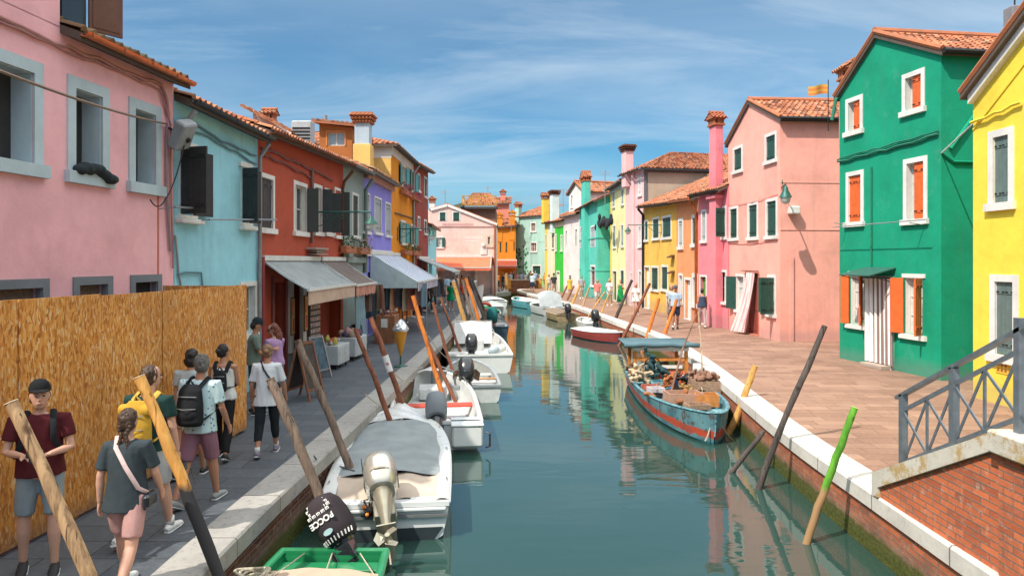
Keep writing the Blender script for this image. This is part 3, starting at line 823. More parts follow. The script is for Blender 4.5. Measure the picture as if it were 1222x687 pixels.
u = MB(); u.prism([V(-.2, -.3, 8.76), V(X4 + .2, -.3, 8.76), V(X4 + .2, 4, 10.26), V(-.2, 4, 10.26)], (0, 0, -.12)); u.build('eaves_board', M_['soffit'], ur)
u = MB(); u.box(X4, X4 + 1.0, .34, 2.4, 6.05, 7.75); dm = u.build('dormer', flat('dark_dormer_wood', (.05, .05, .05), .7), h.e)
u = MB(); u.quad((X4 + .08, .33, 6.3), (X4 + .92, .33, 6.3), (X4 + .92, .33, 7.6), (X4 + .08, .33, 7.6)); u.box(X4 + .45, X4 + .49, .31, .33, 6.3, 7.6); u.build('pane', M_['glass'], dm)
u = MB(); u.T = Matrix.Translation((X4 + 1.0, .3, 0)) @ Matrix.Rotation(-.5, 4, 'Z')
u.box(0, .5, -.02, .02, 6.28, 7.7); u.box(.05, .45, -.03, -.02, 6.34, 6.9); u.box(.05, .45, -.03, -.02, 7.0, 7.6); u.build('shutter', flat('brown_shutter', (.16, .07, .045), .7), dm)
wire_on(h, [(-40, 0), (0, 22), (60, 50), (130, 78), (190, 102), (196, 118), (199, 140)], .03, .04, flat('pink_painted_cable', (.42, .2, .19), .8), wob=.03)
wire_on(h, [(-40, 6), (0, 27), (60, 55), (130, 82), (188, 107), (201, 150), (202, 250), (204, 320)], .018, .035, flat('pink_painted_cable', (.42, .2, .19), .8), wob=.03)
wire_on(h, [(196, 150), (196, 230), (201, 300)], .022, .04, flat('grey_conduit', (.3, .22, .23), .7), wob=0)
st = MB(); a = h.q(188.5, 230); b_ = h.q(188.5, 340); st.box(a[0] - .02, a[0] + .02, -.008, .005, b_[1], a[1]); st.build('rust_stain', flat('rust_run', (.55, .17, .12), .95), h.e)
# cloth thrown over a sill
fa, fb, fc, fd = h.holes[1][:4]; m = MB()
for k in range(9):
    x = lerp(fa + .02, fb + .12, k / 8); m.ball((x, -.06 - R.random() * .05, fc + .03 + R.uniform(-.02, .05) - (k > 5) * .06), (.12, .11, .08), 8, 5)
o = remesh(m, 'cloth', .02, flat('black_cloth', (.02, .03, .035), .9)); o.location = h.e.matrix_basis @ V(0, 0, 0); o.rotation_euler = h.e.rotation_euler
tag(o, 'crumpled black cloth lying on the middle sill of the pink house', 'cloth')
# floodlight on the corner
p = h.A + h.u * (h.q(199)[0]); zf = h.q(200, 160)[1]
e = empty('floodlight', 'boxy grey floodlight tilted on the corner of the pink house', 'floodlight', (p.x + .28, p.y, zf), h.rz)
m = MB(); m.T = Matrix.Rotation(.55, 4, 'X') @ Matrix.Rotation(-.3, 4, 'Y'); m.cbox(-.2, .16, -.12, .1, -.26, .24, .03); m.build('housing', flat('grey_lamp_housing', (.30, .32, .33), .5), e)
m = MB(); m.T = Matrix.Rotation(.55, 4, 'X') @ Matrix.Rotation(-.3, 4, 'Y'); m.ball((0, -.14, -.05), (.05, .03, .05), 8, 5); m.build('sensor', M_['iron'], e)
m = MB(); m.tube([(0, .05, .0), (.0, .25, .1), (0, .34, .1)], .02, 6); m.build('bracket', M_['iron'], e)
cable([h.e.matrix_basis @ V(h.W - .3, -.05, 0) + V(0, 0, zf + .15), P(0, 85, 6.6), P(-220, 20, 5.0)], .018, flat('brown_cable', (.22, .15, .11), .8), .05, label='brown overhead cable in front of the pink house')
cable([V(p.x + .3, p.y, zf - .2), V(p.x + .15, p.y - .35, zf - 1.15), V(p.x + .12, p.y - .8, zf - 1.2)], .011, None, .12, label='thin black wire hanging from the floodlight')

# --- light blue house
h = House('light blue house with open black shutters and a sagging row of orange tiles', (LX(12.47) , 12.50), (LX(15.8), 15.8))
r = h.rect(213, 229.5, 176, 258); o = h.window((r[0], r[1], r[2], r[3]), .02, M_['white'], M_['frame'], flat('drawn_blind', (.25, .3, .33), .8), M_['black_shut'], 'open', leaf=.52, open_l=100, open_r=172, reveal=.2)
lt = MB(); lt.box(r[0] - .15, r[1] + .1, -.06, .01, r[3], r[3] + .1); lt.build('lintel', M_['white'], o)
lt = MB(); lt.cbox(r[0] - .12, r[1] + .18, -.16, .01, r[2] - .14, r[2] - .05, .02); lt.build('sill', M_['white'], o)
r = h.rect(287, 296.5, 200, 267); o = h.window(r, .02, M_['white'], M_['frame'], flat('drawn_blind', (.25, .3, .33), .8), M_['black_shut'], 'open', leaf=.34, open_l=95, open_r=168, reveal=.2)
lt = MB(); lt.box(r[0] - .1, r[1] + .1, -.06, .01, r[3], r[3] + .1); lt.build('lintel', M_['white'], o)
lt = MB(); lt.cbox(r[0] - .1, r[1] + .15, -.16, .01, r[2] - .14, r[2] - .05, .02); lt.build('sill', M_['white'], o)
h.window(h.rect(210, 240, 342, 400, 240), .1, state='none'); h.window(h.rect(286, 306, 335, 400, 306), .1, state='none')
h.wall(blue, 8, 5.72, 5.6)
h.roof_eave(M_['tiles'], rise=.34, over=.32, run=4, rear=False, gutter=M_['lead'], side=.0)
h.pipe([(.06, -.35, 5.45), (.08, -.16, 5.2), (.1, -.07, 5.05), (.1, -.07, 4.9)], .05, M_['zinc'])
h.pipe([(h.W - .06, -.3, 5.4), (h.W - .04, -.08, 5.1), (h.W - .04, -.07, 0)], .04, M_['zinc'])
wire_on(h, [(208, 145), (222, 142), (245, 158), (270, 172), (304, 186)], .022, .03, flat('blue_cable', (.12, .22, .26), .8), wob=.03)
wire_on(h, [(208, 150), (240, 160), (280, 182), (304, 196)], .02, .03, flat('blue_cable', (.12, .22, .26), .8), wob=.02)
wire_on(h, [(207, 280), (211, 325), (214, 342)], .018, .03, M_['zinc'])
wire_on(h, [(210, 326), (238, 325), (240, 342)], .018, .03, flat('blue_cable', (.12, .22, .26), .8))
for (x0, y0, x1, y1) in ((209, 247, 243, 249), (250, 262, 330, 262)):
    a = h.q(x0, y0, .3); b_ = h.q(x1, y1, .3); m = MB(); m.tube([V(a[0], -.3, a[1]), V(b_[0], -.3, b_[1])], .018, 6)
    for q in (a, b_): m.tube([V(q[0], 0, q[1] - .03), V(q[0], -.32, q[1])], .012, 5)
    m.build('clothes_rail', M_['zinc'], h.e)

# --- brick red house with shop
h = House('brick red house with dark shutters over a shop under grey awnings', (LX(15.8), 15.8), (-5.45, 23.0))
sh = M_['black_shut']
h.window(h.rect(309, 327, 210.6, 277.5, 327), .1, M_['white'], shut=flat('grey_brown_shutter', (.045, .04, .042), .6), state='closed')
h.window(h.rect(350, 366, 220, 281, 366), .1, M_['white'], shut=sh, state='open', open_l=0, open_r=125, leaf=.30)
h.window(h.rect(374, 384, 222, 280.5, 384), .09, M_['white'], shut=sh, state='open', open_l=0, open_r=112, leaf=.28)
h.window(h.rect(387, 396, 227, 281, 396), .09, M_['white'], shut=sh, state='open', open_l=0, open_r=112, leaf=.26)
h.hole((.95, 1.75, .02, 2.3)); h.hole((2.0, 3.3, .45, 2.35)); h.hole((3.6, 4.4, .02, 2.35)); h.hole((4.8, 6.7, .4, 2.35))
h.wall(red, 8, 5.78, 6.0, reveal=.3)
h.roof_eave(M_['tiles'], rise=.34, over=.32, run=4, rear=False, gutter=M_['rust'], side=.05)
for x, w in ((1.0, .7),):
    m = MB(); m.box(x, x + w, .18, .22, .03, 2.28); m.build('door', flat('red_shop_door', (.25, .03, .02), .5), h.e)
m = MB()
for x in (.88, 1.78, 3.5, 4.46, 6.76): m.cbox(x - .06, x + .06, -.05, .02, 0, 2.45, .01)
m.build('shop_frame', flat('dark_red_shopfront', (.20, .04, .03), .5), h.e)
m = MB(); m.box(1.86, 3.4, -.04, .0, .0, .46); m.box(4.52, 6.7, -.04, 0, 0, .42); m.build('plinth', grey_stone, h.e)
m = MB(); m.box(1.98, 2.28, -.05, .05, .5, 2.35); m.box(3.02, 3.3, -.05, .05, .5, 2.35); m.build('window_pier', M_['white'], h.e)
for x, zz in ((2.02, .95), (3.06, .95)):
    m = MB(); m.box(x - .02, x + .24, -.075, -.05, zz, zz + .95); m.mi = 1; m.box(x, x + .22, -.085, -.074, zz + .03, zz + .92); m.mi = 2
    m.box(x + .03, x + .1, -.09, -.084, zz + .5, zz + .86); m.box(x + .07, x + .18, -.09, -.084, zz + .1, zz + .42)
    m.build('menu_board', [flat('brown_board', (.12, .05, .03), .6), flat('yellow_poster', (.75, .42, .12), .7), flat('red_print', (.6, .10, .07), .7)], h.e)
h.pipe([(.1, -.08, 2.9), (.1, -.08, 0)], .05, flat('raspberry_pipe', (.30, .04, .05), .5))
h.pipe([(h.W - .15, -.36, 5.7), (h.W - .3, -.12, 5.35), (h.W - .32, -.07, 5.1), (h.W - .32, -.07, 2.9)], .05, M_['rust'])
a = h.q(370, 190); h.pipe([(a[0], -.06, 5.3), (a[0], -.06, 3.3)], .045, flat('grey_brown_pipe', (.2, .12, .1), .7))
m = MB(); a0, z_ = h.q(364, 303); m.cbox(a0, a0 + 1.2, -.3, 0, 3.12, 3.18, .01); m.cbox(a0 + .2, a0 + 1.3, -.26, 0, 2.98, 3.02, .01); m.cbox(a0 + .3, a0 + 1.1, -.24, 0, 3.04, 3.12, .01); m.build('vent_box', flat('stained_tin', (.33, .24, .2), .7), h.e)
wire_on(h, [(310, 178), (330, 184), (372, 203), (396, 216)], .03, .03, flat('dark_red_cable', (.2, .07, .06), .8), wob=.03)
wire_on(h, [(310, 184), (330, 192), (370, 212)], .025, .03, flat('dark_red_cable', (.2, .07, .06), .8), wob=.03)
aw_g = fabric('grey_awning_cloth', (.34, .37, .37)); aw_b = fabric('taupe_awning_cloth', (.20, .165, .15)); val_t = fabric('beige_valance', (.55, .40, .31)); val_p = fabric('salmon_valance', (.52, .26, .20))
h.awning(.15, 4.35, 2.85, 2.16, 1.05, aw_g, val_t, .34)
h.awning(4.5, 7.1, 2.85, 2.12, 1.05, aw_b, val_p, .34, wave=.03, scallop=True)
# pale blue curtain hanging from the second awning
m = MB(); m.grid(lambda u, v: V(4.75 + .9 * u + .1 * (1 - v), -1.0 - .05 * math.sin(u * 30) - .1 * (1 - v) * u, lerp(.35, 2.15, v)), 40, 6); m.grid(lambda u, v: V(4.75 + .9 * (1 - u) + .1 * (1 - v), -.99 - .05 * math.sin((1 - u) * 30) - .1 * (1 - v) * (1 - u), lerp(.35, 2.15, v)), 40, 6)
h.add(m, 'curtain', fabric('pale_blue_curtain', (.24, .34, .38)), True)
HRED = h

# --- grey green house
h = House('narrow grey green house with window boxes between the red and violet houses', (-5.45, 23.0), (-5.40, 26.0))
h.window(h.rect(399, 407, 226, 284, 407), .08, M_['white'], shut=sh, state='open', open_l=0, open_r=112, leaf=.24)
h.window(h.rect(420, 427.5, 232, 284, 427.5), .08, M_['white'], shut=sh, state='closed')
h.wall(gry, 8, 6.02, 6.1)
h.roof_eave(M_['tiles'], rise=.34, over=.32, run=4, rear=False, gutter=flat('green_grey_gutter', (.16, .2, .19), .6), side=.03)
h.pipe([(h.W - .1, -.36, 5.8), (h.W - .15, -.1, 5.4), (h.W - .15, -.08, 2.4)], .07, flat('green_grey_gutter', (.16, .2, .19), .6))
m = MB(); m.cbox(.2, h.W - .1, -.12, 0, 2.75, 2.95, .02); m.build('cornice', gry, h.e)
HGRY = h
# --- violet house
h = House('violet house with pale shutters and an old brick cornice', (-5.40, 26.0), (-5.3, 31.3))
for xl, xr, yt, yb in ((433, 441, 231, 279), (446.5, 455, 237, 280), (459.5, 466, 243, 283)):
    h.window(h.rect(xl, xr, yt, yb, xr), .07, M_['white'], shut=M_['grey_shut'], state='closed')
h.hole((.6, 1.6, .02, 2.4)); h.hole((2.2, 4.6, .02, 2.5))
h.wall(pur, 8, 6.25, 6.25, reveal=.5)
m = MB(); m.cbox(0, h.W, -.16, 0, 5.86, 6.14, .02); m.build('cornice', plaster('salmon_cornice', (.5, .26, .2), .3, 2.2, damp=0), h.e)
h.roof_eave(tiles('roof_tiles_dark', .75, .5), rise=.36, over=.36, run=4, rear=False, side=.03)
m = MB(); m.cbox(.1, h.W, -.1, 0, 3.0, 3.25, .02); m.build('band', M_['white'], h.e)
for x in (1.8, 2.1, 4.7): m = MB(); m.box(x, x + .18, -.04, .0, 0, 2.6); m.build('shop_pilaster', flat('teal_shopfront', (.05, .22, .24), .6), h.e)
st = fabric('striped_awning_cloth', (.80, .82, .84), stripes=(.14, .24, .42), period=.42, duty=.55)
sv = fabric('striped_valance_cloth', (.66, .62, .62), stripes=(.20, .22, .38), period=.42, duty=.5)
h.awning(.9, 6.9, 3.1, 2.02, 1.8, st, sv, .34, side=fabric('pale_aqua_cheek', (.50, .60, .60)), scallop=False)
HPUR = h
# --- orange three storey house, side wall coloured in its sunlit tone
h = House('orange three storey house with teal shutters and a side wall coloured as if sunlit', (-5.3, 31.3), (-5.2, 37.5))
ts = M_['teal_shut']
for (xl, xr, yt, yb) in ((478, 484, 196, 224), (490, 495, 203, 230), (478, 484, 263, 292), (490, 495, 268, 294)):
    h.window(h.rect(xl, xr, yt, yb), .1, M_['white'], shut=ts, state='open', leaf=.62)
h.hole((.8, 2.4, .02, 2.4)); h.hole((3.2, 5.4, .02, 2.4))
h.wall(ora, 9, 7.9, 7.95, reveal=.4)
m = MB(); m.box(-.012, 0.0, .02, 8.98, 0, 7.45); m.build('side_wall', yel, h.e)
m = MB(); m.box(-.022, -.0125, .0, 8.98, 7.35, 7.88); m.box(0, h.W, -.02, -.0, 7.5, 7.9); m.build('white_band', M_['white'], h.e)
m = MB(); D = 9
tile_plane(m, V(-.25, D, 7.93), V(-.25, -.3, 7.93), V(3.1, 3.0, 9.05), V(3.1, D, 9.05)); tile_plane(m, V(-.25, -.3, 7.93), V(h.W + .2, -.3, 7.93), V(h.W + .2, 3.0, 9.05), V(3.1, 3.0, 9.05))
ro = m.build('roof', M_['tiles'], h.e)
m = MB(); m.prism([V(-.25, -.3, 7.9), V(h.W + .2, -.3, 7.9), V(h.W + .2, 3, 9.0), V(3.1, 3, 9.0)], (0, 0, -.08)); m.prism([V(-.25, D, 7.9), V(-.25, -.3, 7.9), V(3.1, 3, 9.0), V(3.1, D, 9.0)], (0, 0, -.08)); m.build('eaves_board', M_['soffit'], ro)
h.gutter(-.25, h.W + .1, -.36, 7.86, 7.9, M_['lead'])
h.chimney(.6, 5.6, 8.0, 9.1, .42, .42, plaster('grey_chimney', (.4, .38, .36), .3, 1), M_['tiles'], 'tile')
h.pipe([(-.1, 2.9, 6.3), (-.1, 2.9, 9.2)], .1, M_['zinc'], 'flue')
h.pipe([(-.08, 2.3, 7.4), (-.08, 2.3, 5.8)], .12, M_['copper_pipe'])
h.pipe([(h.W - .2, -.35, 7.85), (h.W - .25, -.07, 7.4), (h.W - .25, -.07, .1)], .06, M_['zinc'])
wire_on(h, [(470.5, 254), (497, 262)], .03)
HORA = h
# chimney and roof cabin standing on the roofs behind the red house
h = House('orange roof cabin with a glazed dormer window behind the ridge', P(381, 160, 29.5)[:2], P(420, 160, 29.5)[:2], 'roof_cabin')
z0 = P(0, 205, 29.5).z; z1 = P(0, 151, 29.5).z
h.window(h.rect(389, 413, 156, 174), .06, flat('orange_wood', (.6, .2, .05), .7), M_['frame'], flat('sky_lit_glass', (.35, .45, .5), .1), state='none', sill=False)
h.wall(plaster('orange_cabin_render', (.45, .16, .05), .2, 5.5, damp=0), 2.2, z1 + .12, z1 - .05, z0=z0 - 1.5)
m = MB(); tile_plane(m, V(-.25, -.3, z1 + .22), V(h.W + .2, -.3, z1 + .05), V(h.W + .2, 2.3, z1 + .3), V(-.25, 2.3, z1 + .5)); m.prism([V(-.25, -.3, z1 + .2), V(h.W + .2, -.3, z1 + .03), V(h.W + .2, 2.3, z1 + .28), V(-.25, 2.3, z1 + .48)], (0, 0, -.08)); m.build('roof', M_['tiles'], h.e)
h = House('tall pale blue chimney stack with a flared tile cap above the red house', P(423, 180, 28.5)[:2], P(441, 180, 28.5)[:2], 'chimney_stack', cat='chimney')
z1 = P(0, 146, 28.5).z; z0 = P(0, 172, 28.5).z
m = MB(); m.cbox(0, h.W, 0, .5, z0, z1, .02); m.build('shaft', plaster('blue_white_chimney', (.45, .53, .60), .4, 3.3, damp=0), h.e)
m = MB(); m.cbox(-.05, h.W + .06, -.06, .55, z0 - 2.4, z0, .02); m.build('base', yel, h.e)
c = h.chimney(h.W / 2, .25, z1 - .02, z1, h.W, .5, M_['terracotta'], M_['terracotta'], 'flare')
# tiled ridge and white gable seen over the blue and red roofs
h = House('whitewashed gable with a row of ridge tiles behind the blue house', P(302, 140, 21)[:2], P(338, 160, 21)[:2])
z1 = P(0, 137, 21).z; h.wall(M_['white'], 3, z1 + .15, z1 - .45, z0=3)
m = MB(); tile_plane(m, V(-.3, -.25, z1 + .22), V(h.W + .3, -.25, z1 - .55), V(h.W + .3, .6, z1 - .5), V(-.3, .6, z1 + .27)); m.build('roof', M_['tiles'], h.e)
m = MB(); m.cbox(h.W + .2, h.W + .8, .1, .5, z1 - 1.2, z1 - .15, .03); m.mi = 1
for k in range(8): m.box(h.W + .24, h.W + .76, .085, .1, z1 - 1.1 + k * .1, z1 - 1.05 + k * .1)
m.build('air_conditioner', [flat('ac_casing', (.4, .43, .45), .5), M_['iron']], h.e)

# --- dark red
h = House('dark red three storey house at the end of the left row', (-5.2, 37.5), (-5.1, 43.3))
for xl, xr, yt, yb in ((498.3, 501, 207, 229), (506, 509.5, 211, 236), (498.3, 501, 258, 274), (506, 509, 262, 280)):
    h.window(h.rect(xl, xr, yt, yb), .1, M_['white'], shut=flat('grey_brown_shutter', (.045, .04, .042), .6), state='closed')
h.hole((.8, 4.8, .02, 2.4)); h.wall(dred, 9, 8.0, 8.3, reveal=.4)
h.roof_eave(M_['tiles'], rise=.36, over=.35, run=4.5, rear=True, gutter=M_['lead'], side=.05)
h.awning(1.4, 5.6, 3.0, 2.25, 1.9, fabric('pale_grey_awning', (.42, .46, .48)), None, .2)
h = House('small light blue house past the dark red one', (-5.2, 43.3), (-6.05, 57.0))
h.window(h.rect(511.4, 513, 268, 290), .1, M_['white'], shut=sh, state='closed')
h.wall(blue, 7, 5.1, 5.4); h.roof_eave(M_['tiles'], rise=.4, over=.35, run=3.5, side=.05)
h.awning(2.5, 7.0, 2.9, 2.15, 1.9, fabric('slate_awning', (.26, .33, .36)), None, .22)
# plants on the sills
@cached
def leafm(name='window_box_leaves', col=(.05, .11, .03)): return flat(name, col, .7, 0, .4, 20)
def window_box(H, px0, px1, py, label, flower=None, hgt=.35, grp='window boxes on the left row'):
    a, z = H.q(px0, py); b, _ = H.q(px1, py)
    w = H.e.matrix_basis @ V((a + b) / 2, -.16, z)
    e = empty('window_box', label, 'planter', (H.A.x + H.u.x * (a + b) / 2 + H.nrm.x * .16, H.A.y + H.u.y * (a + b) / 2 + H.nrm.y * .16, z), H.rz, grp)
    L = (b - a) / 2; m = MB(); m.cbox(-L, L, -.1, .1, -.2, 0, .01); m.box(-L - .02, L + .02, -.13, .16, -.23, -.2); m.build('trough', M_['terracotta'], e)
    m = MB()
    for k in range(int(90 * L + 40)):
        c = V(R.uniform(-L, L), R.gauss(-.02, .08), R.uniform(-.12, hgt) * (1 - .3 * R.random())); s_ = R.uniform(.03, .06)
        d1 = V(R.gauss(0, 1), R.gauss(0, 1), R.gauss(0, 1)).normalized(); d2 = d1.cross(V(R.random(), R.random(), .3)).normalized()
        m.quad(c - d1 * s_, c + d2 * s_ * .5, c + d1 * s_, c - d2 * s_ * .5)
    m.build('foliage', leafm(), e)
    if flower:
        m = MB()
        for k in range(int(50 * L + 20)):
            c = V(R.uniform(-L, L), -.1 + R.gauss(0, .05), R.uniform(-.15, hgt)); m.ball(c, .03, 5, 3)
        m.build('flowers', flower, e)['kind'] = 'stuff'
pinkfl = flat('pink_flowers', (.5, .06, .12), .7)
window_box(HGRY, 404, 416.5, 293, 'terracotta window box with trailing plant on the grey green house, left of two', None)
window_box(HGRY, 422, 434, 295, 'leafy green window box on the grey green house beside the drainpipe', flat('pale_flowers', (.45, .3, .3), .7))
window_box(HORA, 476.5, 486, 225, 'pink flowering box under the upper left window of the orange house', pinkfl)
window_box(HORA, 488.5, 497, 232, 'sparse flower box under the upper right window of the orange house', pinkfl, .2)
window_box(HORA, 477, 486, 298, 'green box under the lower left window of the orange house', None, .3)
window_box(HORA, 488.5, 497, 299, 'green box under the lower right window of the orange house', None, .3)

# --- hoarding of flake board
n = NT('flake_board'); v = n.coord((60, 60, 15)); vo = n.n('ShaderNodeTexVoronoi', i_Scale=1.0); vo.inputs['Randomness'].default_value = 1
wv = n.coord((3, 3, 3)); nz = n.n('ShaderNodeTexNoise', i_Scale=3.0, i_Detail=3.0); n.l(wv, nz.inputs['Vector'])
ad = n.n('ShaderNodeVectorMath', operation='MULTIPLY_ADD'); n.l(nz.outputs['Color'], ad.inputs[0]); ad.inputs[1].default_value = (4, 4, 1.6); n.l(v, ad.inputs[2]); n.l(ad.outputs[0], vo.inputs['Vector'])
cs = n.sep(vo.outputs['Color'])
col = n.ramp(cs[0], [(0, (.38, .11, .014)), (.3, (.66, .24, .03)), (.65, (.82, .35, .065)), (.85, (.86, .46, .14)), (1, (.88, .62, .34))])
col = n.mix(n.math('MULTIPLY', n.ramp(n.noise(n.coord(), .8, 4), [(.35, 0), (.7, 1)]), .45), col, (.30, .12, .03))
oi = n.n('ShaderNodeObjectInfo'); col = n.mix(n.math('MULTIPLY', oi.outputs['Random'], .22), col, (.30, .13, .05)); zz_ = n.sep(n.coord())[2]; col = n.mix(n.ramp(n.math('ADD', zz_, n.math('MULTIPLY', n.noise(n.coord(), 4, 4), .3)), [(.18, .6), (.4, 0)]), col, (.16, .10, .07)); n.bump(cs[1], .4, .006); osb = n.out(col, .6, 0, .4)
fa = Vector((-4.93, 5.3)); fb = Vector((-4.38, 11.78)); fd = fb - fa
e = empty('hoarding', 'tall orange flake board hoarding in front of the pink house', 'hoarding', (fa.x, fa.y, 0), math.atan2(fd.y, fd.x))
L = fd.length; x = L; k = 0
while x > 0:
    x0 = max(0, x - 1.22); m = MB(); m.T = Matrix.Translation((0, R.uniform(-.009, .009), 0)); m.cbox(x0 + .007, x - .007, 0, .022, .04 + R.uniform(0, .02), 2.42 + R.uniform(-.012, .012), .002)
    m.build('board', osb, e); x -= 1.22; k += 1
m = MB()
for i in range(int(L / 1.22) + 1): m.box(i * 1.22, i * 1.22 + .07, .03, .10, 0, 2.35)
for z in (.3, 1.3, 2.25): m.box(0, L, .10, .15, z, z + .09)
m.build('battens', wood('pine_batten', (.3, .18, .08), (.42, .27, .13)), e)
m = MB(); m.box(L - .02, L, .03, 1.45, .04, 2.4); m.build('return_board', osb, e)
# lower house to the left of the camera, out of the frame: added only to shade the quay
h = House('unseen low ochre house added to shade the near quay', (-6.6, -4.0), (LX(5.2), 5.2)); h.window((5.5, 6.5, 1, 2.6), .1, state='none'); h.wall(plaster('ochre_render', (.55, .36, .16), .2, 12), 8, 4.55, 4.75); h.roof_eave(M_['tiles'], over=.35, gutter=M_['lead'], side=0)
h.chimney(8.0, 1.0, 4.9, 6.3, .6, .5, None, M_['tiles'], 'flare'); h.chimney(6.2, .8, 4.9, 6.6, .5, .5, None, M_['tiles'], 'tile')  # unseen stacks added to split the sun patches on the quay

# ================================================================= far end of the canal
h = House('pale pink gabled restaurant across the end of the left quay', (-6.85, 60), (-1.34, 60))
lp = plaster('pale_pink_render', (.80, .55, .48), .3, 9.5)
s_ap = h.q(534, 245)
for xl, xr, yt, yb in ((523.5, 533, 252, 263.5), (539.5, 549.5, 252, 263.5)): h.window(h.rect(xl, xr, yt, yb), .1, M_['white'], shut=M_['dkgreen'], state='closed', sill=False, surf=True)
h.window(h.rect(521, 529, 282, 296), .1, M_['white'], M_['frame'], flat('bright_curtain', (.5, .52, .5), .6), shut=M_['dkgreen'], state='open', leaf=.25, reveal=.1)
h.window(h.rect(578.5, 588.5, 279, 294.5), .25, plaster('cream_surround', (.7, .55, .42), .2, 3, damp=0), M_['frame'], flat('brown_blind', (.2, .1, .07), .7), state='none')
h.hole((.6, 2.0, .02, 2.5)); h.hole((2.3, 3.7, .02, 2.5)); h.hole((4.0, 5.2, .02, 2.5))
h.wall(lp, 6.5, 7.15, 5.95, apex=s_ap, reveal=.6)
m = MB(); ap = s_ap
for (a, b_) in (((0, 7.15), ap), (ap, (h.W + .1, 5.9))): m.bar(V(a[0], -.05, a[1]), V(b_[0], -.05, b_[1]), .14, .2)
m.build('verge_trim', M_['white'], h.e)
h.roof_gable(M_['tiles'], side=.1, front=.02)
m = MB(); m.box(0, h.W - .2, -.06, 0, 5.72, 5.78); m.box(1.0, 3.6, -.012, 0, 5.83, 6.02); m.build('band', plaster('rose_band', (.62, .36, .33), .3, 1.4, damp=0), h.e)
m = MB(); m.box(.1, h.W - .2, -.04, 0.0, 2.5, 3.1); m.build('fascia', flat('dark_red_fascia', (.16, .04, .03), .7), h.e)
ra = fabric('coral_awning_cloth', (.78, .17, .09)); h.awning(.35, 5.15, 3.2, 2.3, 2.6, ra, ra, .25, scallop=True, side=ra)
m = MB(); m.cbox(4.2, 4.75, -.1, 0, 3.35, 4.0, .05); m.ball((4.45, -.12, 4.15), .16, 8, 6); m.build('wall_relief', M_['white'], h.e)
m = MB()
for k in range(9): m.box(2.9 + k * .17, 3.0 + k * .17, -.008, 0, 4.72, 4.86 + .03 * (k % 3)); m.box(2.98 + k * .13, 3.06 + k * .13, -.008, 0, 4.5, 4.6)
m.build('faded_lettering', flat('faded_white_letters', (.86, .7, .64), .9), h.e)
h.pipe([(h.W - .1, -.08, 5.9), (h.W - .1, -.08, .0)], .07, M_['copper_pipe'])
HPF = h
h = House('brown house with a wooden roof terrace behind the pale pink gable', (-4.85, 70), (-1.6, 70))
h.window(h.rect(572, 577, 262, 275), .1, state='none'); h.wall(plaster('umber_render', (.23, .12, .09), .3, 4.4), 7, 8.0, 8.0)
m = MB(); m.cbox(-.2, h.W + .2, -.5, .2, 7.9, 8.15, .03); m.build('parapet_beam', flat('dark_roof_beam', (.06, .045, .04), .9), h.e)
m = MB(); tile_plane(m, V(-.2, -.3, 8.25), V(h.W + .2, -.3, 8.25), V(h.W - .6, 3.4, 9.85), V(.8, 3.4, 9.85)); m.build('roof', M_['tiles'], h.e)
m = MB(); zb, zt = 8.3, 9.2
for k in range(5):
    x = lerp(0, h.W, k / 4); m.bar((x, -.35, zb - .1), (x, -.35, zt), .09)
    if k < 4: x2 = lerp(0, h.W, (k + 1) / 4); m.bar((x, -.35, zb + .05), (x2, -.35, zt - .05), .07, .06); m.bar((x, -.36, zt - .05), (x2, -.36, zb + .05), .07, .06)
m.bar((0, -.35, zt), (h.W, -.35, zt), .1, .1); m.bar((0, -.35, zb), (h.W, -.35, zb), .08, .08)
for k in (0, 1):
    x = k * h.W; m.bar((x, -.35, zt), (x, 2.2, zt), .09); m.bar((x, -.35, zb), (x, 2.2, zb), .09); m.bar((x, 2.2, zb - .2), (x, 2.2, zt), .09); m.bar((x, -.35, zb), (x, 2.2, zt), .06)
m.build('roof_terrace', wood('golden_timber', (.45, .2, .04), (.65, .34, .08)), h.e)
h = House('low grey roofed house left of the roof terrace', (-8.2, 67), (-4.9, 67)); h.wall(lp, 5, 7.0, 7.75); m = MB(); tile_plane(m, V(-.2, -.2, 7.05), V(h.W + .1, -.2, 7.9), V(h.W + .1, 5, 8.8), V(-.2, 5, 7.6)); m.build('roof', tiles('roof_tiles_grey', .35, .8), h.e)
h = House('narrow white house with a small chimney behind the pink gable', (-7.9, 66.2), (-7.0, 66.2)); h.wall(lp, .7, 7.6, 7.6); h.chimney(.45, .35, 7.6, 8.3, .5, .4, M_['white'])
h = House('salmon house with a brick chimney behind the roof terrace', (-2.1, 86), (-.35, 86)); h.window(h.rect(596, 600, 256, 262), .08, state='none'); h.wall(plaster('salmon_render', (.72, .25, .18), .2, 2.5), 5, 9.8, 9.9); h.roof_eave(M_['tiles'], rise=.3, over=.3, side=.3, run=2.5, rear=False); h.chimney(1.0, 1.2, 10.0, 11.0, .6, .5, plaster('salmon_render', (.72, .25, .18), .2, 2.5), M_['tiles'])
h = House('orange house with two tall chimneys beside the mint house', (-1.75, 80), (.42, 80)); og = plaster('bright_orange_render', (.80, .27, .03), .25, 4.1)
for xl, xr, yt, yb in ((595.5, 599, 288, 301), (602.5, 606, 288, 301), (612, 615, 287, 299)): h.window(h.rect(xl, xr, yt, yb), .08, og, shut=M_['dkgreen'], state='closed', sill=False)
h.hole((.9, 1.7, .02, 2.4)); h.wall(og, 5, 6.7, 6.9); h.roof_eave(M_['tiles'], rise=.35, over=.3, side=.1, run=2.5, rear=False); h.chimney(.35, .2, 5.0, 7.7, .62, .5, og, og); h.chimney(1.75, .2, 5.2, 7.95, .65, .5, og, og)
h.awning(.1, 2.3, 2.95, 2.3, 2.6, ra, ra, .25, scallop=True, side=ra)
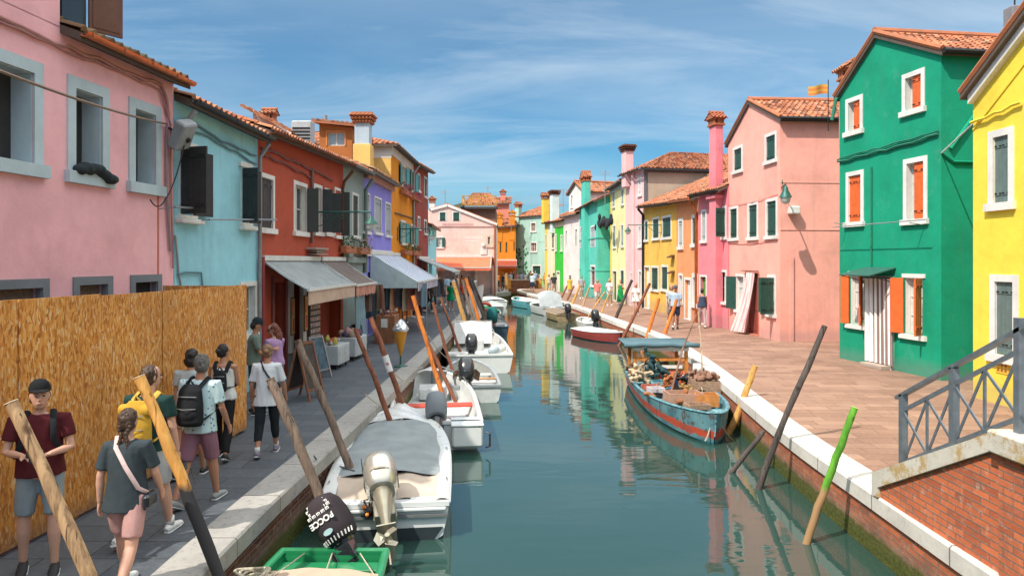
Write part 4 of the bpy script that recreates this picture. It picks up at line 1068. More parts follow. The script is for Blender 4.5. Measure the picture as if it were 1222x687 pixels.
mint = plaster('mint_render', (.38, .58, .50), .35, 6.1, low=(.30, .52, .16), damp=.2)
h = House('mint green house closing the canal with a lime green base', (.38, 82), (3.65, 78.5))
for xl, xr, yt, yb in ((633, 640, 265, 277), (633, 641, 288.5, 301)): h.window(h.rect(xl, xr, yt, yb), .12, M_['white'], M_['frame'], flat('brown_blind', (.2, .1, .07), .7), state='none')
h.door(h.rect(635, 646, 316, 340), .12, leafmat=M_['dkgreen'])
h.wall(mint, 5, 7.9, 7.9); m = MB()
m.box(0, h.W, -.02, 0, 5.0, 5.08); m.build('band', mint, h.e)
m = MB(); tile_plane(m, V(-.3, -.3, 7.9), V(h.W + .3, -.3, 7.9), V(h.W + .3, 2.6, 9.2), V(1.6, 2.6, 9.2)); tile_plane(m, V(-.3, 5, 7.9), V(-.3, -.3, 7.9), V(1.6, 2.6, 9.2), V(1.6, 5, 9.2)); m.build('roof', M_['tiles'], h.e)
h.chimney(.5, .0, 7.0, 9.0, .62, .5, mint, M_['tiles'])
for k, (bx, by) in enumerate(((.5, 2.4), (1.6, 3.2), (2.1, 2.5), (1.1, 1.8))):
    pass
m = MB()   # dark green wall painting of plants on the lower wall
for k in range(60):
    x = R.uniform(.15, 1.0) if k < 32 else R.uniform(1.25, 2.1); z = R.uniform(.6, 4.3 if k < 32 else 4.6) ; m.tube([(x, -.006, z), (x, -.014, z)], R.uniform(.08, .2), 7)
m.build('painted_foliage', flat('painted_dark_green', (.05, .22, .12), .9), h.e)
# ================================================================= right bank houses (A far, B near)
RP = [(3.4, 72.2), (4.72, 64.5), (5.78, 61.0)]
h = House('cream house with a bright green strip and yellow corner on the right bank', (3.3, 71.5), (4.7, 64.5))
cream = plaster('cream_render', (.80, .74, .52), .25, 1.1); wht = plaster('white_pink_render', (.80, .66, .64), .3, 2.1)
for xl, xr, yt, yb in ((658.5, 661.5, 279, 297), (662.6, 664.4, 279, 300), (669, 671.4, 280, 300), (651, 652.6, 279, 297)): h.window(h.rect(xl, xr, yt, yb), .12, M_['white'], shut=M_['olive'] if xl < 662 else None, state='closed' if xl < 662 else 'none')
h.door(h.rect(664.2, 668.2, 323, 352), .12, leafmat=M_['white'])
h.wall(cream, 7, 6.75, 6.6)
a = h.q(662.4)[0]; b_ = h.q(672.5)[0]
def patch(H, s0, s1, z0, z1, mat, name='painted_panel', y=.012):
    """painted strip between the openings of a facade"""
    hs = [q for q in H.holes if q[1] > s0 and q[0] < s1 and q[3] > z0 and q[2] < z1]
    xs = sorted(set([s0, s1] + [min(max(q[i], s0), s1) for q in hs for i in (0, 1)])); zs = sorted(set([z0, z1] + [min(max(q[i], z0), z1) for q in hs for i in (2, 3)]))
    m = MB()
    for x0, x1 in zip(xs, xs[1:]):
        for za, zb in zip(zs, zs[1:]):
            if any(q[0] < (x0 + x1) / 2 < q[1] and q[2] < (za + zb) / 2 < q[3] for q in hs): continue
            m.box(x0, x1, -y, -.001, za, zb)
    return m.build(name, mat, H.e)
patch(h, a, b_, 0, 6.0, plaster('bright_green_render', (.04, .50, .05), .15, 3.1)); patch(h, 0, h.q(653)[0], 0, 6.7, plaster('strong_yellow_render', (.85, .60, .08), .2, 3.6))
h.roof_eave(M_['tiles'], over=.3, run=3.5, side=.05, gutter=M_['iron'])
h.chimney(h.q(660.5)[0], .1, 5.5, 9.2, .9, .7, plaster('ice_blue_chimney', (.62, .74, .72), .2, 2, damp=0), M_['tiles'], 'flare'); h.chimney(.6, -.1, 6.6, 9.0, .7, .6, plaster('strong_yellow_render', (.85, .60, .08), .2, 3.6), None, 'tile')
h = House('white and pale pink house with a tall dormer gable on the right bank', (4.7, 64.5), (5.78, 61.0))
for xl, xr, yt, yb in ((674.5, 677.5, 274, 294), (686, 689.5, 272, 294)): h.window(h.rect(xl, xr, yt, yb), .12, M_['white'], state='none', sill=False)
h.door(h.rect(678.5, 682.5, 327, 350), .1, leafmat=M_['teal_shut'])
h.wall(wht, 7, 6.9, 7.0); h.roof_eave(M_['tiles'], over=.35, run=3.5, side=0, gutter=M_['zinc'])
g = House('tall white gabled dormer tower with tiled roof between the white and teal houses', (5.2, 65.0), (6.3, 62.3), 'dormer_tower')
g.window(g.rect(681, 684, 232, 248), .1, M_['white'], state='none'); g.wall(M_['white'], 5, 9.0, 9.0, apex=(g.W / 2, 9.9), z0=6); g.roof_gable(M_['tiles'], side=.2, front=.2)
m = MB(); m.box(g.W, g.W + .015, .02, 4.98, 6, 8.98); g.add(m, 'side_wall', wht)
teal = plaster('turquoise_render', (.10, .53, .42), .35, 4.6)
h = House('turquoise house with a stepped corner and a matching chimney breast', (5.78, 61.0), (6.35, 52.9))
for xl, xr, yt, yb in ((692.5, 696.5, 270, 296), (705, 710.5, 269, 295)): h.window(h.rect(xl, xr, yt, yb), .12, M_['white'], shut=M_['grey_shut'], state='closed', sill=False)
h.window(h.rect(705, 710.5, 316, 342), .14, M_['white'], flat('maroon_frame', (.2, .03, .04), .6), None, state='none')
h.wall(teal, 6, 7.3, 7.4); a = h.q(700.5)[0]; h.chimney(a, -.1, 0, 9.2, 1.5, .5, teal, M_['tiles'], 'tile')
m = MB(); m.box(-.0, h.W, -.05, 0, 4.55, 4.65); m.box(h.W, h.W + .05, -.05, 6, 4.55, 4.65); m.box(0, h.W, -.04, 0, 2.1, 2.16); m.box(h.W, h.W + .04, -.04, 6, 2.1, 2.16); m.build('string_course', teal, h.e)
h.roof_eave(M_['tiles'], over=.35, run=3, side=.2, gutter=M_['iron'])
pyel = plaster('pale_yellow_render', (.82, .76, .38), .25, 5.1)
h = House('pale yellow three storey house with laundry between its floors', (7.25, 52.5), (7.42, 46.5))
for xl, xr, yt, yb in ((731, 734, 228, 248), (741.5, 744.7, 224, 245), (731.5, 735, 268, 296), (741, 744.5, 267, 295)): h.window(h.rect(xl, xr, yt, yb), .12, M_['white'], shut=flat('pale_grey_paint', (.3, .35, .36), .6), state='closed')
h.door(h.rect(731, 736, 322, 356), .1, leafmat=M_['dkgreen']); h.window(h.rect(740.5, 745, 321, 342), .1, M_['white'], shut=M_['dkgreen'], state='closed')
h.wall(pyel, 8, 8.15, 8.2); patch(h, 0, h.q(730.2)[0], 0, 8.1, plaster('strong_yellow_render', (.85, .60, .08), .2, 3.6))
m = MB(); m.box(0, h.W, -.1, 0, 7.75, 8.1); m.build('cornice', M_['zinc'], h.e); h.roof_eave(M_['tiles'], rise=.3, over=.4, run=4, side=0, gutter=M_['zinc'])
h.pipe([(.3, 1.5, 8.2), (.3, 1.5, 10.3)], .12, M_['zinc'], 'flue')
HPY = h
m = MB()
for k in range(26):
    t_ = R.random(); px = lerp(721, 741, t_); a, z = h.q(px, 0), 5.55
    m.ball((h.q(px)[0], -.5 - R.random() * .4, 5.62 + R.gauss(0, .18) - .25 * abs(t_ - .5)), (.24, .13, .28), 7, 5)
o = remesh(m, 'laundry', .05, flat('black_laundry', (.014, .016, .022), .9)); o.location = h.e.location; o.rotation_euler = h.e.rotation_euler
tag(o, 'bunched black laundry hanging from the pale yellow house', 'laundry')
lpk = plaster('light_pink_render', (.82, .50, .50), .3, 5.7)
h = House('tall light pink house with a beige side wall and hipped tile roof', (7.42, 46.5), (8.0, 43.2))
for xl, xr, yt, yb in ((761.5, 766, 210, 234), (761.5, 766, 268, 295)): h.window(h.rect(xl, xr, yt, yb), .14, M_['white'], shut=flat('rosy_white_paint', (.7, .6, .6), .6), state='closed')
h.door(h.rect(752, 757, 324, 362), .1, leafmat=M_['white']); h.window(h.rect(762, 766, 322, 356), .12, M_['white'], state='none')
h.wall(lpk, 9, 8.5, 8.5)
m = MB(); m.box(h.W, h.W + .015, .25, 8.98, 0, 8.2); m.build('side_wall', plaster('beige_side_render', (.50, .40, .30), .3, 6.3), h.e)
m = MB(); m.box(h.W, h.W + .03, .0, 9, 8.2, 8.5); m.box(h.W, h.W + .03, -.0, .25, 0, 8.2); m.build('grey_edge', flat('grey_render_edge', (.14, .14, .15), .9), h.e)
m = MB(); W = h.W
tile_plane(m, V(W + .35, -.35, 8.45), V(W + .35, 9.2, 8.45), V(.0, 9.2, 10.0), V(.0, 3.2, 10.0)); tile_plane(m, V(-.3, -.35, 8.45), V(W + .35, -.35, 8.45), V(.05, 3.2, 10.0), V(-.05, 3.2, 10.0))
ro = m.build('roof', M_['tiles'], h.e); m = MB(); m.prism([V(W + .35, -.35, 8.42), V(W + .35, 9.2, 8.42), V(0, 9.2, 9.97), V(0, 3.2, 9.97)], (0, 0, -.1)); m.build('eaves_board', M_['lead'], ro)
m = MB(); m.box(.35 + W - 1.6, W - .9, 7.4, 8.3, 9.2, 9.42); m.build('skylight', M_['glass'], ro)
h.gutter(-.3, W + .3, -.42, 8.4, 8.4, M_['lead'], ro); h.chimney(.5, -.05, 7.6, 9.9, .75, .55, lpk, M_['tiles'], 'flare')
h.pipe([(h.q(757)[0], -.05, 8.3), (h.q(757)[0], -.05, 0)], .14, lpk, 'wall_strip')
m = MB()
for k in range(3): m.tube([(.1, -.8 - k * .1, 9.6), (.1, -.8 - k * .1, 9.6 + .001)], .01, 4)
ya = plaster('warm_yellow_render', (.82, .50, .10), .35, 6.8)
h = House('warm yellow two storey house with dark shutters next to the orange one', (8.0, 43.2), (8.45, 36.6))
for xl, xr, yt, yb in ((769, 773.8, 262, 288), (778.5, 787, 259, 286), (790, 801.5, 257, 285)): h.window(h.rect(xl, xr, yt, yb), .12, M_['white'], shut=M_['dkgreen'], state='closed')
for xl, xr, yt, yb in ((777, 786, 317, 347), (789, 797.5, 316, 347)): h.window(h.rect(xl, xr, yt, yb), .12, M_['white'], shut=M_['dkgreen'], state='closed')
h.door(h.rect(769, 775.5, 317, 367), .1, leafmat=M_['white'])
h.wall(ya, 8, 6.25, 5.95); h.roof_eave(M_['tiles'], rise=.42, over=.4, run=4, side=.0, gutter=M_['iron'], x1=h.W - .02)
h.pipe([(.1, -.4, 6.0), (.1, -.08, 5.6), (.1, -.08, 0)], .08, M_['iron'])
for px, y0 in ((803.5, 305), (803.5, 324)):
    a, z = h.q(px, y0); m = MB(); m.prism([V(a - .3, -.02, z), V(a + .3, -.02, z), V(a + .3, -.28, z - .12), V(a - .3, -.28, z - .12)], (0, 0, .05)); m.build('little_tiled_canopy', M_['tiles'], h.e)
HYA = h
orr = plaster('apricot_render', (.80, .32, .14), .25, 7.3)
h = House('apricot house with tall white framed windows on the right bank', (8.45, 36.6), (8.52, 32.5))
for xl, xr, yt, yb in ((809.5, 815.5, 260, 297), (825.5, 832, 256, 294)): h.window(h.rect(xl, xr, yt, yb), .16, M_['white'], shut=flat('pale_shutter_leaf', (.45, .48, .48), .6) if xl < 820 else M_['dkgreen'], state='closed')
h.window(h.rect(810, 815, 326, 362), .12, M_['white'], state='none'); h.window(h.rect(826, 833, 326, 366), .2, M_['white'], state='none'); h.door(h.rect(817, 825, 331, 383), .12, leafmat=flat('white_door_paint', (.75, .76, .75), .5))
h.wall(orr, 8, 6.0, 5.8); h.roof_eave(M_['tiles'], rise=.42, over=.4, run=4, side=.0, gutter=M_['copper'], x1=h.W - .02)
a = h.q(832.5)[0]; h.pipe([(a, -.42, 5.7), (a, -.25, 5.35), (a, -.08, 5.1), (a, -.08, 0)], .06, M_['copper'])
dp = plaster('rose_render', (.78, .24, .28), .25, 7.9)
h = House('rose pink house with a very tall chimney breast rising past its roof', (8.45, 32.3), (8.98, 29.62))
h.window(h.rect(837, 843.5, 250, 289), .1, M_['white'], M_['frame'], M_['glass'], shut=M_['grey_shut'], state='half_l'); h.window(h.rect(857.5, 867, 246, 285), .09, M_['white'], shut=M_['dkgreen'], state='open', leaf=.42, open_l=172, open_r=100)
h.window(h.rect(857, 867.5, 322, 362), .09, M_['white'], shut=M_['olive'], state='open', leaf=.5, open_l=172, open_r=0); h.door((.15, .85, 0, 2.2), .08, leafmat=flat('leaf_green_door', (.1, .25, .05), .6))
h.wall(dp, 8, 5.95, 5.95); h.roof_eave(M_['tiles'], rise=.42, over=.45, run=4, side=.0, gutter=M_['iron'])
a = (h.q(843, None, .3)[0] + h.q(858, None, .3)[0]) / 2; h.chimney(a, -.14, -.2, 8.55, .56, .36, dp, flat('brick_cap', (.36, .11, .05), .9, 0, .3, 12), 'tile', .07)
m = MB(); m.cbox(a - .4, a + .4, -.42, .06, 5.45, 5.62, .03); m.build('collar', dp, h.e)
big = plaster('salmon_pink_render', (.93, .42, .34), .22, 8.2, damp=.5)
h = House('large salmon pink gabled house with dark green shutters and a blowing curtain', (9.03, 29.75), (9.37, 24.9))
dk = M_['dkgreen']
for xl, xr, yt, yb in ((875, 886.5, 172, 204), (913, 927, 155.5, 192), (870.3, 881, 245, 286), (892.6, 905, 240, 285), (914, 928, 235, 283.5)): h.window(h.rect(xl, xr, yt, yb, xr), .11, M_['white'], shut=dk, state='closed')
h.window(h.rect(878, 889, 327, 373, 889), .1, M_['white'], shut=dk, state='open', leaf=.6, open_l=165, open_r=0, pane=flat('white_curtain', (.6, .58, .55), .9)); h.window(h.rect(916, 926, 328, 378, 926), .1, M_['white'], shut=dk, state='open', leaf=.52, open_l=168, open_r=100, pane=flat('white_curtain', (.6, .58, .55), .9))
a, b_ = h.q(889.5)[0], h.q(906)[0]; zt = h.q(906, 324)[1]; h.door((a, b_, 0, zt), .06, flat('salmon_door_frame', (.5, .18, .12), .7), flat('rust_red_door', (.30, .06, .04), .6))
ap = h.q(895, 122); h.wall(big, 9, 7.75, 7.82, apex=(ap[0], 8.95))
h.roof_gable(M_['tiles'], side=.18, front=.08, gutter=M_['iron'])
m = MB()   # blowing pink and white curtain
A0, B0 = a - .15, b_ - .05
def cf(u, v):
    o_ = (1 - v) ** 1.6
    return V(lerp(A0 + .45, B0 - .3, u) - .50 * o_ * (1 - u * .45), -.08 - .42 * o_ * (1 - .5 * u) - .06 * math.sin(u * 26 + v * 3), lerp(.08, zt - .05, v))
m.grid(cf, 46, 16); m.grid(lambda u, v: cf(1 - u, v) + V(0, .012, 0), 46, 16)
m.build('door_curtain', fabric('pink_striped_curtain', (.80, .66, .64), stripes=(.78, .36, .38), axis=0, period=.14, duty=.72), h.e, True)
m = MB(); m.tube([(a - .2, -.1, zt + .02), (b_ + .15, -.1, zt + .02)], .015, 6); m.build('curtain_rail', M_['iron'], h.e)
a = h.q(931)[0]; m = MB(); m.box(h.W, h.W + .06, .35, .47, .0, 3.0); m.build('conduit', big, h.e)
m = MB(); m.box(h.W, h.W + .02, 0, 9, 3.9, 3.93); m.box(h.W, h.W + .016, .02, 9, 5.55, 5.58); m.build('string_course', big, h.e)
for (x0, y0, x1, y1) in ((867, 290, 929, 285), (870, 245, 929, 231)): wire_on(h, [(x0, y0), ((x0 + x1) / 2, (y0 + y1) / 2 + 3), (x1, y1)], .012, .03, big)
m = MB(); m.cbox(h.W + .01, h.W + .3, .25, .6, 4.45, 4.72, .03); m.build('junction_box', M_['white'], h.e)
HBIG = h
# small wedge house roof and flag chimney between salmon and green houses
h = House('brick topped pink chimney showing between the salmon and green houses', (10.55, 22.5), (11.0, 22.5), 'chimney_stack', cat='chimney')
m = MB(); m.cbox(-.0, .45, 0, .5, 6.5, 8.6, .02); m.build('shaft', plaster('old_pink_render', (.55, .33, .3), .4, 3), h.e); h.wallmat = None
c = h.chimney(.22, .25, 8.58, 8.6, .45, .5, M_['terracotta'], M_['tiles'], 'tile')
fl = MB(); p = P(988, 112, 23); fl.grid(lambda u, v: p + V(-.62 * u, .05 * math.sin(u * 7), .30 * v - .05 * u + .03 * math.sin(u * 6)), 14, 4); fl.grid(lambda u, v: p + V(-.62 * (1 - u), .05 * math.sin((1 - u) * 7) + .005, .30 * v - .05 * (1 - u) + .03 * math.sin((1 - u) * 6)), 14, 4)
e = empty('flag', 'small orange and red flag flying above the salmon house roof', 'flag', (0, 0, 0)); fl.build('cloth', fabric('orange_flag', (.65, .22, .06), stripes=(.6, .35, .08), axis=1, period=.5), e, True); q = MB(); q.tube([p + V(.01, 0, -1.2), p + V(.01, 0, .45)], .015, 6); q.build('staff', M_['iron'], e)
grn = plaster('emerald_render', (.008, .30, .17), .16, 9.1, damp=.3)
h = House('emerald green three storey house with orange shutters and a striped door curtain', (9.52, 20.7), (10.1, 16.76))
os_ = M_['orange_shut']
for xl, xr, yt, yb, stt in ((1009.6, 1030, 112, 157, 'half_r'), (1077, 1104, 80, 131, 'half_r'), (1010, 1031, 202, 268, 'closed'), (1078.5, 1107, 185, 265, 'half_r')):
    h.window(h.rect(xl, xr, yt, yb, xr), .12, M_['white'], shut=os_, state=stt, pane=flat('white_inner', (.6, .6, .58), .8) if stt == 'half_r' else None, reveal=.2)
h.window(h.rect(1012.4, 1033.5, 324, 392, 1033), .1, M_['white'], shut=os_, state='open', leaf=.25, open_l=158, open_r=130, lintel=True, curtain=flat('white_curtain', (.6, .58, .55), .9))
h.window(h.rect(1077, 1104.5, 327, 405, 1104), .1, M_['white'], shut=os_, state='open', leaf=.34, open_l=160, open_r=120, lintel=True, curtain=flat('white_curtain', (.6, .58, .55), .9))
a, b_ = h.q(1037)[0], h.q(1067)[0]; h.door((a, b_, 0, 2.42), .06, M_['white'])
ap = h.q(1047, 41); h.wall(grn, 9, 7.65, 7.75, apex=(ap[0], 8.85))
h.roof_gable(M_['tiles'], side=.14, front=.1, gutter=M_['iron'])
m = MB(); f_ = lambda u, v: V(lerp(a - .05, b_ + .05, u) + .03 * (1 - v), -.1 - .045 * math.sin(u * 34) * (.6 + .4 * (1 - v)), lerp(.12, 2.35, v))
m.grid(f_, 60, 8); m.grid(lambda u, v: f_(1 - u, v) + V(0, .01, 0), 60, 8)
m.uv = [[(u * 1.2, v) for u, v in q] for q in m.uv]
m.build('door_curtain', fabric('brown_striped_curtain', (.80, .78, .75), stripes=(.26, .17, .15), axis=0, period=.2, duty=.74), h.e, True)
m = MB(); m.tube([(a - .15, -.1, 2.38), (b_ + .15, -.1, 2.38)], .015, 6); m.build('curtain_rail', M_['iron'], h.e)
m = MB(); m.prism([V(a - .2, 0, 2.62), V(b_ + .08, 0, 2.62), V(b_ + .08, -.75, 2.42), V(a - .2, -.75, 2.42)], (0, 0, .03)); cn = m.build('canopy', flat('dark_green_tin', (.03, .11, .085), .5), h.e)
m = MB(); m.bar((b_ + .06, 0, 2.25), (b_ + .06, -.7, 2.42), .02); m.bar((a - .18, 0, 2.25), (a - .18, -.7, 2.42), .02); m.build('bracket', M_['iron'], cn)
for k in range(1): m = MB(); m.cbox(a + .1, b_ - .05, -.35, -.04, 0.0, .1, .01); m.build('step', plaster('worn_step', (.5, .38, .3), .3, 2, damp=0), h.e)
wire_on(h, [(1001, 194), (1030, 186), (1060, 178), (1090, 170), (1121, 160)], .03, .04, flat('green_painted_cable', (.015, .16, .10), .7), wob=.03)
wire_on(h, [(1001, 190), (1060, 174), (1121, 156)], .02, .035, flat('green_painted_cable', (.015, .16, .10), .7), wob=.02)
a_ = h.q(1041)[0]; h.pipe([(a_, -.03, 5.35), (a_, -.03, 2.7)], .022, flat('green_painted_cable', (.015, .16, .10), .7), 'conduit')
m = MB(); y = -.42; p0 = h.q(994, 271, .42); p1 = h.q(1104, 262, .42); m.tube([V(p0[0], y, p0[1]), V(p1[0], y, p1[1])], .014, 6)
for px in (1012, 1104): q = h.q(px, 266); m.tube([V(q[0], 0, q[1] - .05), V(q[0], y, q[1])], .012, 5)
m.build('clothes_rail', M_['zinc'], h.e)
m = MB(); W = h.W
m.tube([(W + .03, .0, 5.35), (W + .04, .3, 5.15), (W + .04, 3, 5.15)], .03, 6); m.build('cable_run', grn, h.e); m = MB(); m.tube([(W + .05, .2, 5.45), (W + .05, .9, 6.35)], .045, 8); m.build('pipe_stub', grn, h.e); m = MB(); m.tube([(W + .05, 1.3, .0), (W + .05, 1.3, 2.4), (W + .02, 1.2, 2.45)], .05, 8); m.build('drainpipe', grn, h.e)
m = MB(); m.tube([(-.03, -.22, 6.9), (-.03, -.1, 7.5), (-.03, .0, 7.6)], .05, 8); m.build('drainpipe', flat('green_painted_cable', (.015, .16, .10), .7), h.e)
HGRN = h
yl = plaster('lemon_render', (.86, .66, .075), .12, 9.8, damp=.5)
h = House('lemon yellow house with grey green shutters at the right edge', (9.53, 14.72), (9.75, 6.5))
w1 = h.rect(1180, 1210.5, 150, 247, 1210); w2 = h.rect(1182, 1216, 328, 434, 1216)
h.window(w1, .14, M_['white'], shut=flat('grey_green_shutter', (.12, .17, .16), .6), state='closed', reveal=.2); h.window(w2, .14, M_['white'], shut=flat('grey_green_shutter', (.12, .17, .16), .6), state='closed', reveal=.2)
h.hole((2.6, 3.6, .02, 2.3)); h.window((4.6, 5.4, 1, 2.4), .12)
h.wall(yl, 8, 6.3, 6.3, apex=(3.7, 8.7))
h.roof_gable(M_['tiles'], side=.1, front=.22)
m = MB(); m.prism([V(0, 0, 6.05), V(3.7, 0, 8.45), V(3.7, 0, 8.65), V(0, 0, 6.25)], (0, -.12, 0)); m.build('verge_trim', M_['white'], h.e)
m = MB(); m.prism([V(.02, 0, 5.5), V(3.6, 0, 7.95), V(3.6, 0, 8.0), V(.02, 0, 5.55)], (0, -.025, 0)); m.build('moulding', yl, h.e)
wire_on(h, [(1162, 146), (1180, 139), (1200, 131), (1222, 122)], .03, .06, yl, wob=.04)
m = MB(); q = h.q(1189, 440); m.box(q[0], q[0] + .35, -.012, 0, .62, .86); m.mi = 1
for k in range(3):
    for j in range(2): m.box(q[0] + .04 + k * .1, q[0] + .1 + k * .1, -.016, -.011, .66 + j * .1, .72 + j * .1)
m.build('vent_plate', [flat('orange_plate', (.75, .45, .05), .6), flat('plate_print', (.3, .12, .02), .6)], h.e)
h.awning(2.35, 3.8, 2.75, 2.55, .4, fabric('green_stripe_canvas', (.6, .62, .5), stripes=(.05, .25, .18), period=.16), fabric('green_stripe_canvas', (.6, .62, .5), stripes=(.05, .25, .18), period=.16), .5, arms=False)
HYL = h
cable([HGRN.e.matrix_basis @ V(0, 0, 0) + V(.58, -3.96, 5.35), P(1163, 146, 14.7)], .02, flat('white_cable', (.6, .6, .6), .6), .0, label='white overhead cable joining the green and yellow houses')
# chimney on the roof behind, at the frame edge
h = House('roof aerial mast and stack behind the yellow gable', (12.3, 17.5), (12.6, 17.5), 'chimney_stack', cat='chimney')
m = MB(); m.cbox(0, .35, 0, .35, 7.6, 9.1, .02); m.build('shaft', flat('lead_flashing', (.2, .2, .22), .7), h.e); m = MB(); m.tube([(.17, .17, 9.0), (.17, .17, 10.4)], .02, 6)
for k in range(4): m.tube([(-.2, .17, 9.5 + k * .2), (.5, .17, 9.5 + k * .2)], .01, 4)
m.build('aerial', M_['iron'], h.e)

# ================================================================= bridge flank, railing, small brick parapet
e = empty('bridge_flank', 'brick side wall of the bridge steps with a lichen stained stone coping', 'wall', (4.3, 8.5, 0), 0)
bk = bricks('bridge_brick', tint=1.15)
def flank(y): return .10 if y >= 8.5 else (.10 + (8.5 - y) * .475 if y > 6.42 else 1.09)
m = MB(); ys = [8.5, 6.42, 6.0]; w_ = .30
prof = [(0, 0.013), (0, .10), (-2.08, 1.09), (-5.5, 1.09), (-5.5, .013)]
def fuv(pts): return [(-p[1], p[2] + 1.0) for p in pts]
face = [V(.06, y, z) for y, z in prof]; m.add(face, [tuple(range(5))], [[(-p.y, p.z) for p in face]])
back = [V(.06 + w_, y, z) for y, z in prof]; m.add(back, [tuple(reversed(range(5)))], [[(p.y, p.z) for p in reversed(back)]])
m.quad(V(.06 + w_, 0, .013), V(.06, 0, .013), V(.06, 0, .1), V(.06 + w_, 0, .1), [(0, 0), (.3, 0), (.3, .1), (0, .1)])
m.build('brickwork', bk, e)
m = MB()       # pilaster at the top of the slope, standing 3 cm proud
m.box(.03, .4, -2.62, -2.16, .013, 1.09); o = m.build('pilaster', bk, e)
me = o.data; uvl = me.uv_layers.new(name='UVMap')
for l in me.loops:
    c = me.vertices[l.vertex_index].co; uvl.data[l.index].uv = (-c.y + c.x, c.z)
st = stone('coping_stone', (.62, .58, .50), 50, .35, .75)
m = MB(); m.prism([V(.02, .06, .013), V(.02, .06, .27), V(.02, -2.1, 1.27), V(.02, -5.5, 1.27), V(.02, -5.5, 1.09), V(.02, -2.06, 1.09), V(.02, -.07, .13), V(.02, -.07, .013)], (.38, 0, 0)); m.build('coping', st, e)
m = MB(); m.cbox(-.04, .46, -2.68, -2.1, 1.1, 1.30, .015); m.build('cap_stone', st, e)
m = MB()
for k in range(7): m.box(.36, 3.6, -.1 - .3 * (k + 1), -.1 - .3 * k, 0, .17 * (k + 1))
m.box(.36, 3.6, -5.5, -2.2, 0, 1.19); m.build('steps', stone('step_stone', (.5, .46, .4), 1.2, .3), e)
e = empty('railing', 'grey painted iron railing with crossed bars climbing the bridge steps', 'railing', (4.45, 8.1, .49), 0)
rm = flat('grey_rail_paint', (.15, .175, .20), .45, .3, .2, 9)
def Z(y, t=0): return (-y) * .475 + t if y > -1.72 else 1.72 * .475 + t
posts = [0, -.93, -1.86]
m0 = [(0, 0, .78), (-.93, 0, .80), (-1.86, 0, .92)]
for i, y in enumerate(posts):
    m = MB(); m.box(-.035, .035, y - .035, y + .035, Z(y) - .16, Z(y, .80 if i < 2 else 1.0)); m.box(-.045, .045, y - .045, y + .045, Z(y) - .17, Z(y) - .10 + .0); m.build('post', rm, e)
m = MB(); m.bar((0, .12, .74), (0, -1.98, Z(-1.98, 0) + .93 + .02), .07, .035); m.build('handrail', rm, e)
m = MB(); tp = lambda y: lerp(.62, .62 + 1.86 * .49, -y / 1.86); bt = lambda y: lerp(-.03 + .06, .06 + 1.86 * .475, -y / 1.86)
m.bar((0, 0, tp(0)), (0, -1.86, tp(-1.86)), .025, .04); m.bar((0, 0, bt(0)), (0, -1.86, bt(-1.86)), .025, .04); m.build('rails', rm, e)
m = MB()
for y0 in (0, -.93):
    ym = y0 - .465; m.bar((0, ym, bt(ym)), (0, ym, tp(ym)), .018, .03)
    for a_, b_ in ((y0, ym), (ym, y0 - .93)): m.bar((.006, a_, bt(a_)), (.006, b_, tp(b_)), .014, .028); m.bar((-.008, a_, tp(a_)), (-.008, b_, bt(b_)), .014, .028)
for a_ in (-1.86,): m.bar((0, a_, bt(a_)), (0, a_ - 1, bt(a_) + .1), .025, .04)
m.build('cross_bars', rm, e)
e = empty('bridge_parapet', 'low brick bridge parapet at the far end of the canal', 'parapet', (-.4, 74.4, 0), 0)
m = MB(); m.box(0, 3.5, 0, .35, 0, .82); o = m.build('brickwork', flat('dark_old_brick', (.22, .10, .06), .9, 0, .4, 5), e)
m = MB(); m.cbox(-.05, 3.55, -.05, .4, .82, .94, .02); m.build('coping', stone('coping_far', (.55, .5, .42), 1.2, .3), e)
for x in (0.0, 3.2): m = MB(); m.cbox(x - .05, x + .3, -.08, .38, 0, 1.02, .02); m.build('pier', flat('ochre_pier', (.70, .33, .07), .8), e)
# ================================================================= boats
gel = flat('white_gelcoat', (.72, .73, .71), .3, 0, .05, 3, 0, .3); gelg = flat('aged_gelcoat', (.55, .57, .56), .4, 0, .12)
blk = flat('black_cowling', (.018, .02, .024), .25, 0, .1, 4, 0, .5); met = flat('marine_aluminium', (.45, .44, .4), .35, .8)
gold = flat('champagne_cowling', (.50, .48, .42), .24, .6, .08, 4, 0, .4); rope = flat('weathered_rope', (.42, .37, .28), .95, 0, .3, 30)
tarp = fabric('grey_boat_cover', (.27, .30, .31)); beige = fabric('beige_cloth', (.52, .42, .34)); dkt = fabric('dark_teal_cover', (.02, .12, .12))
def bprof(t, bl=.62, tr=.86):
    """half beam along the hull 0 stern .. 1 bow"""
    if t < .45: return lerp(tr, 1, math.sin(t / .45 * PI / 2))
    u = (t - .45) / .55; return max(.0, (1 - u ** (2.0 + bl))) ** (.62 + .25 * bl) if u < 1 else 0
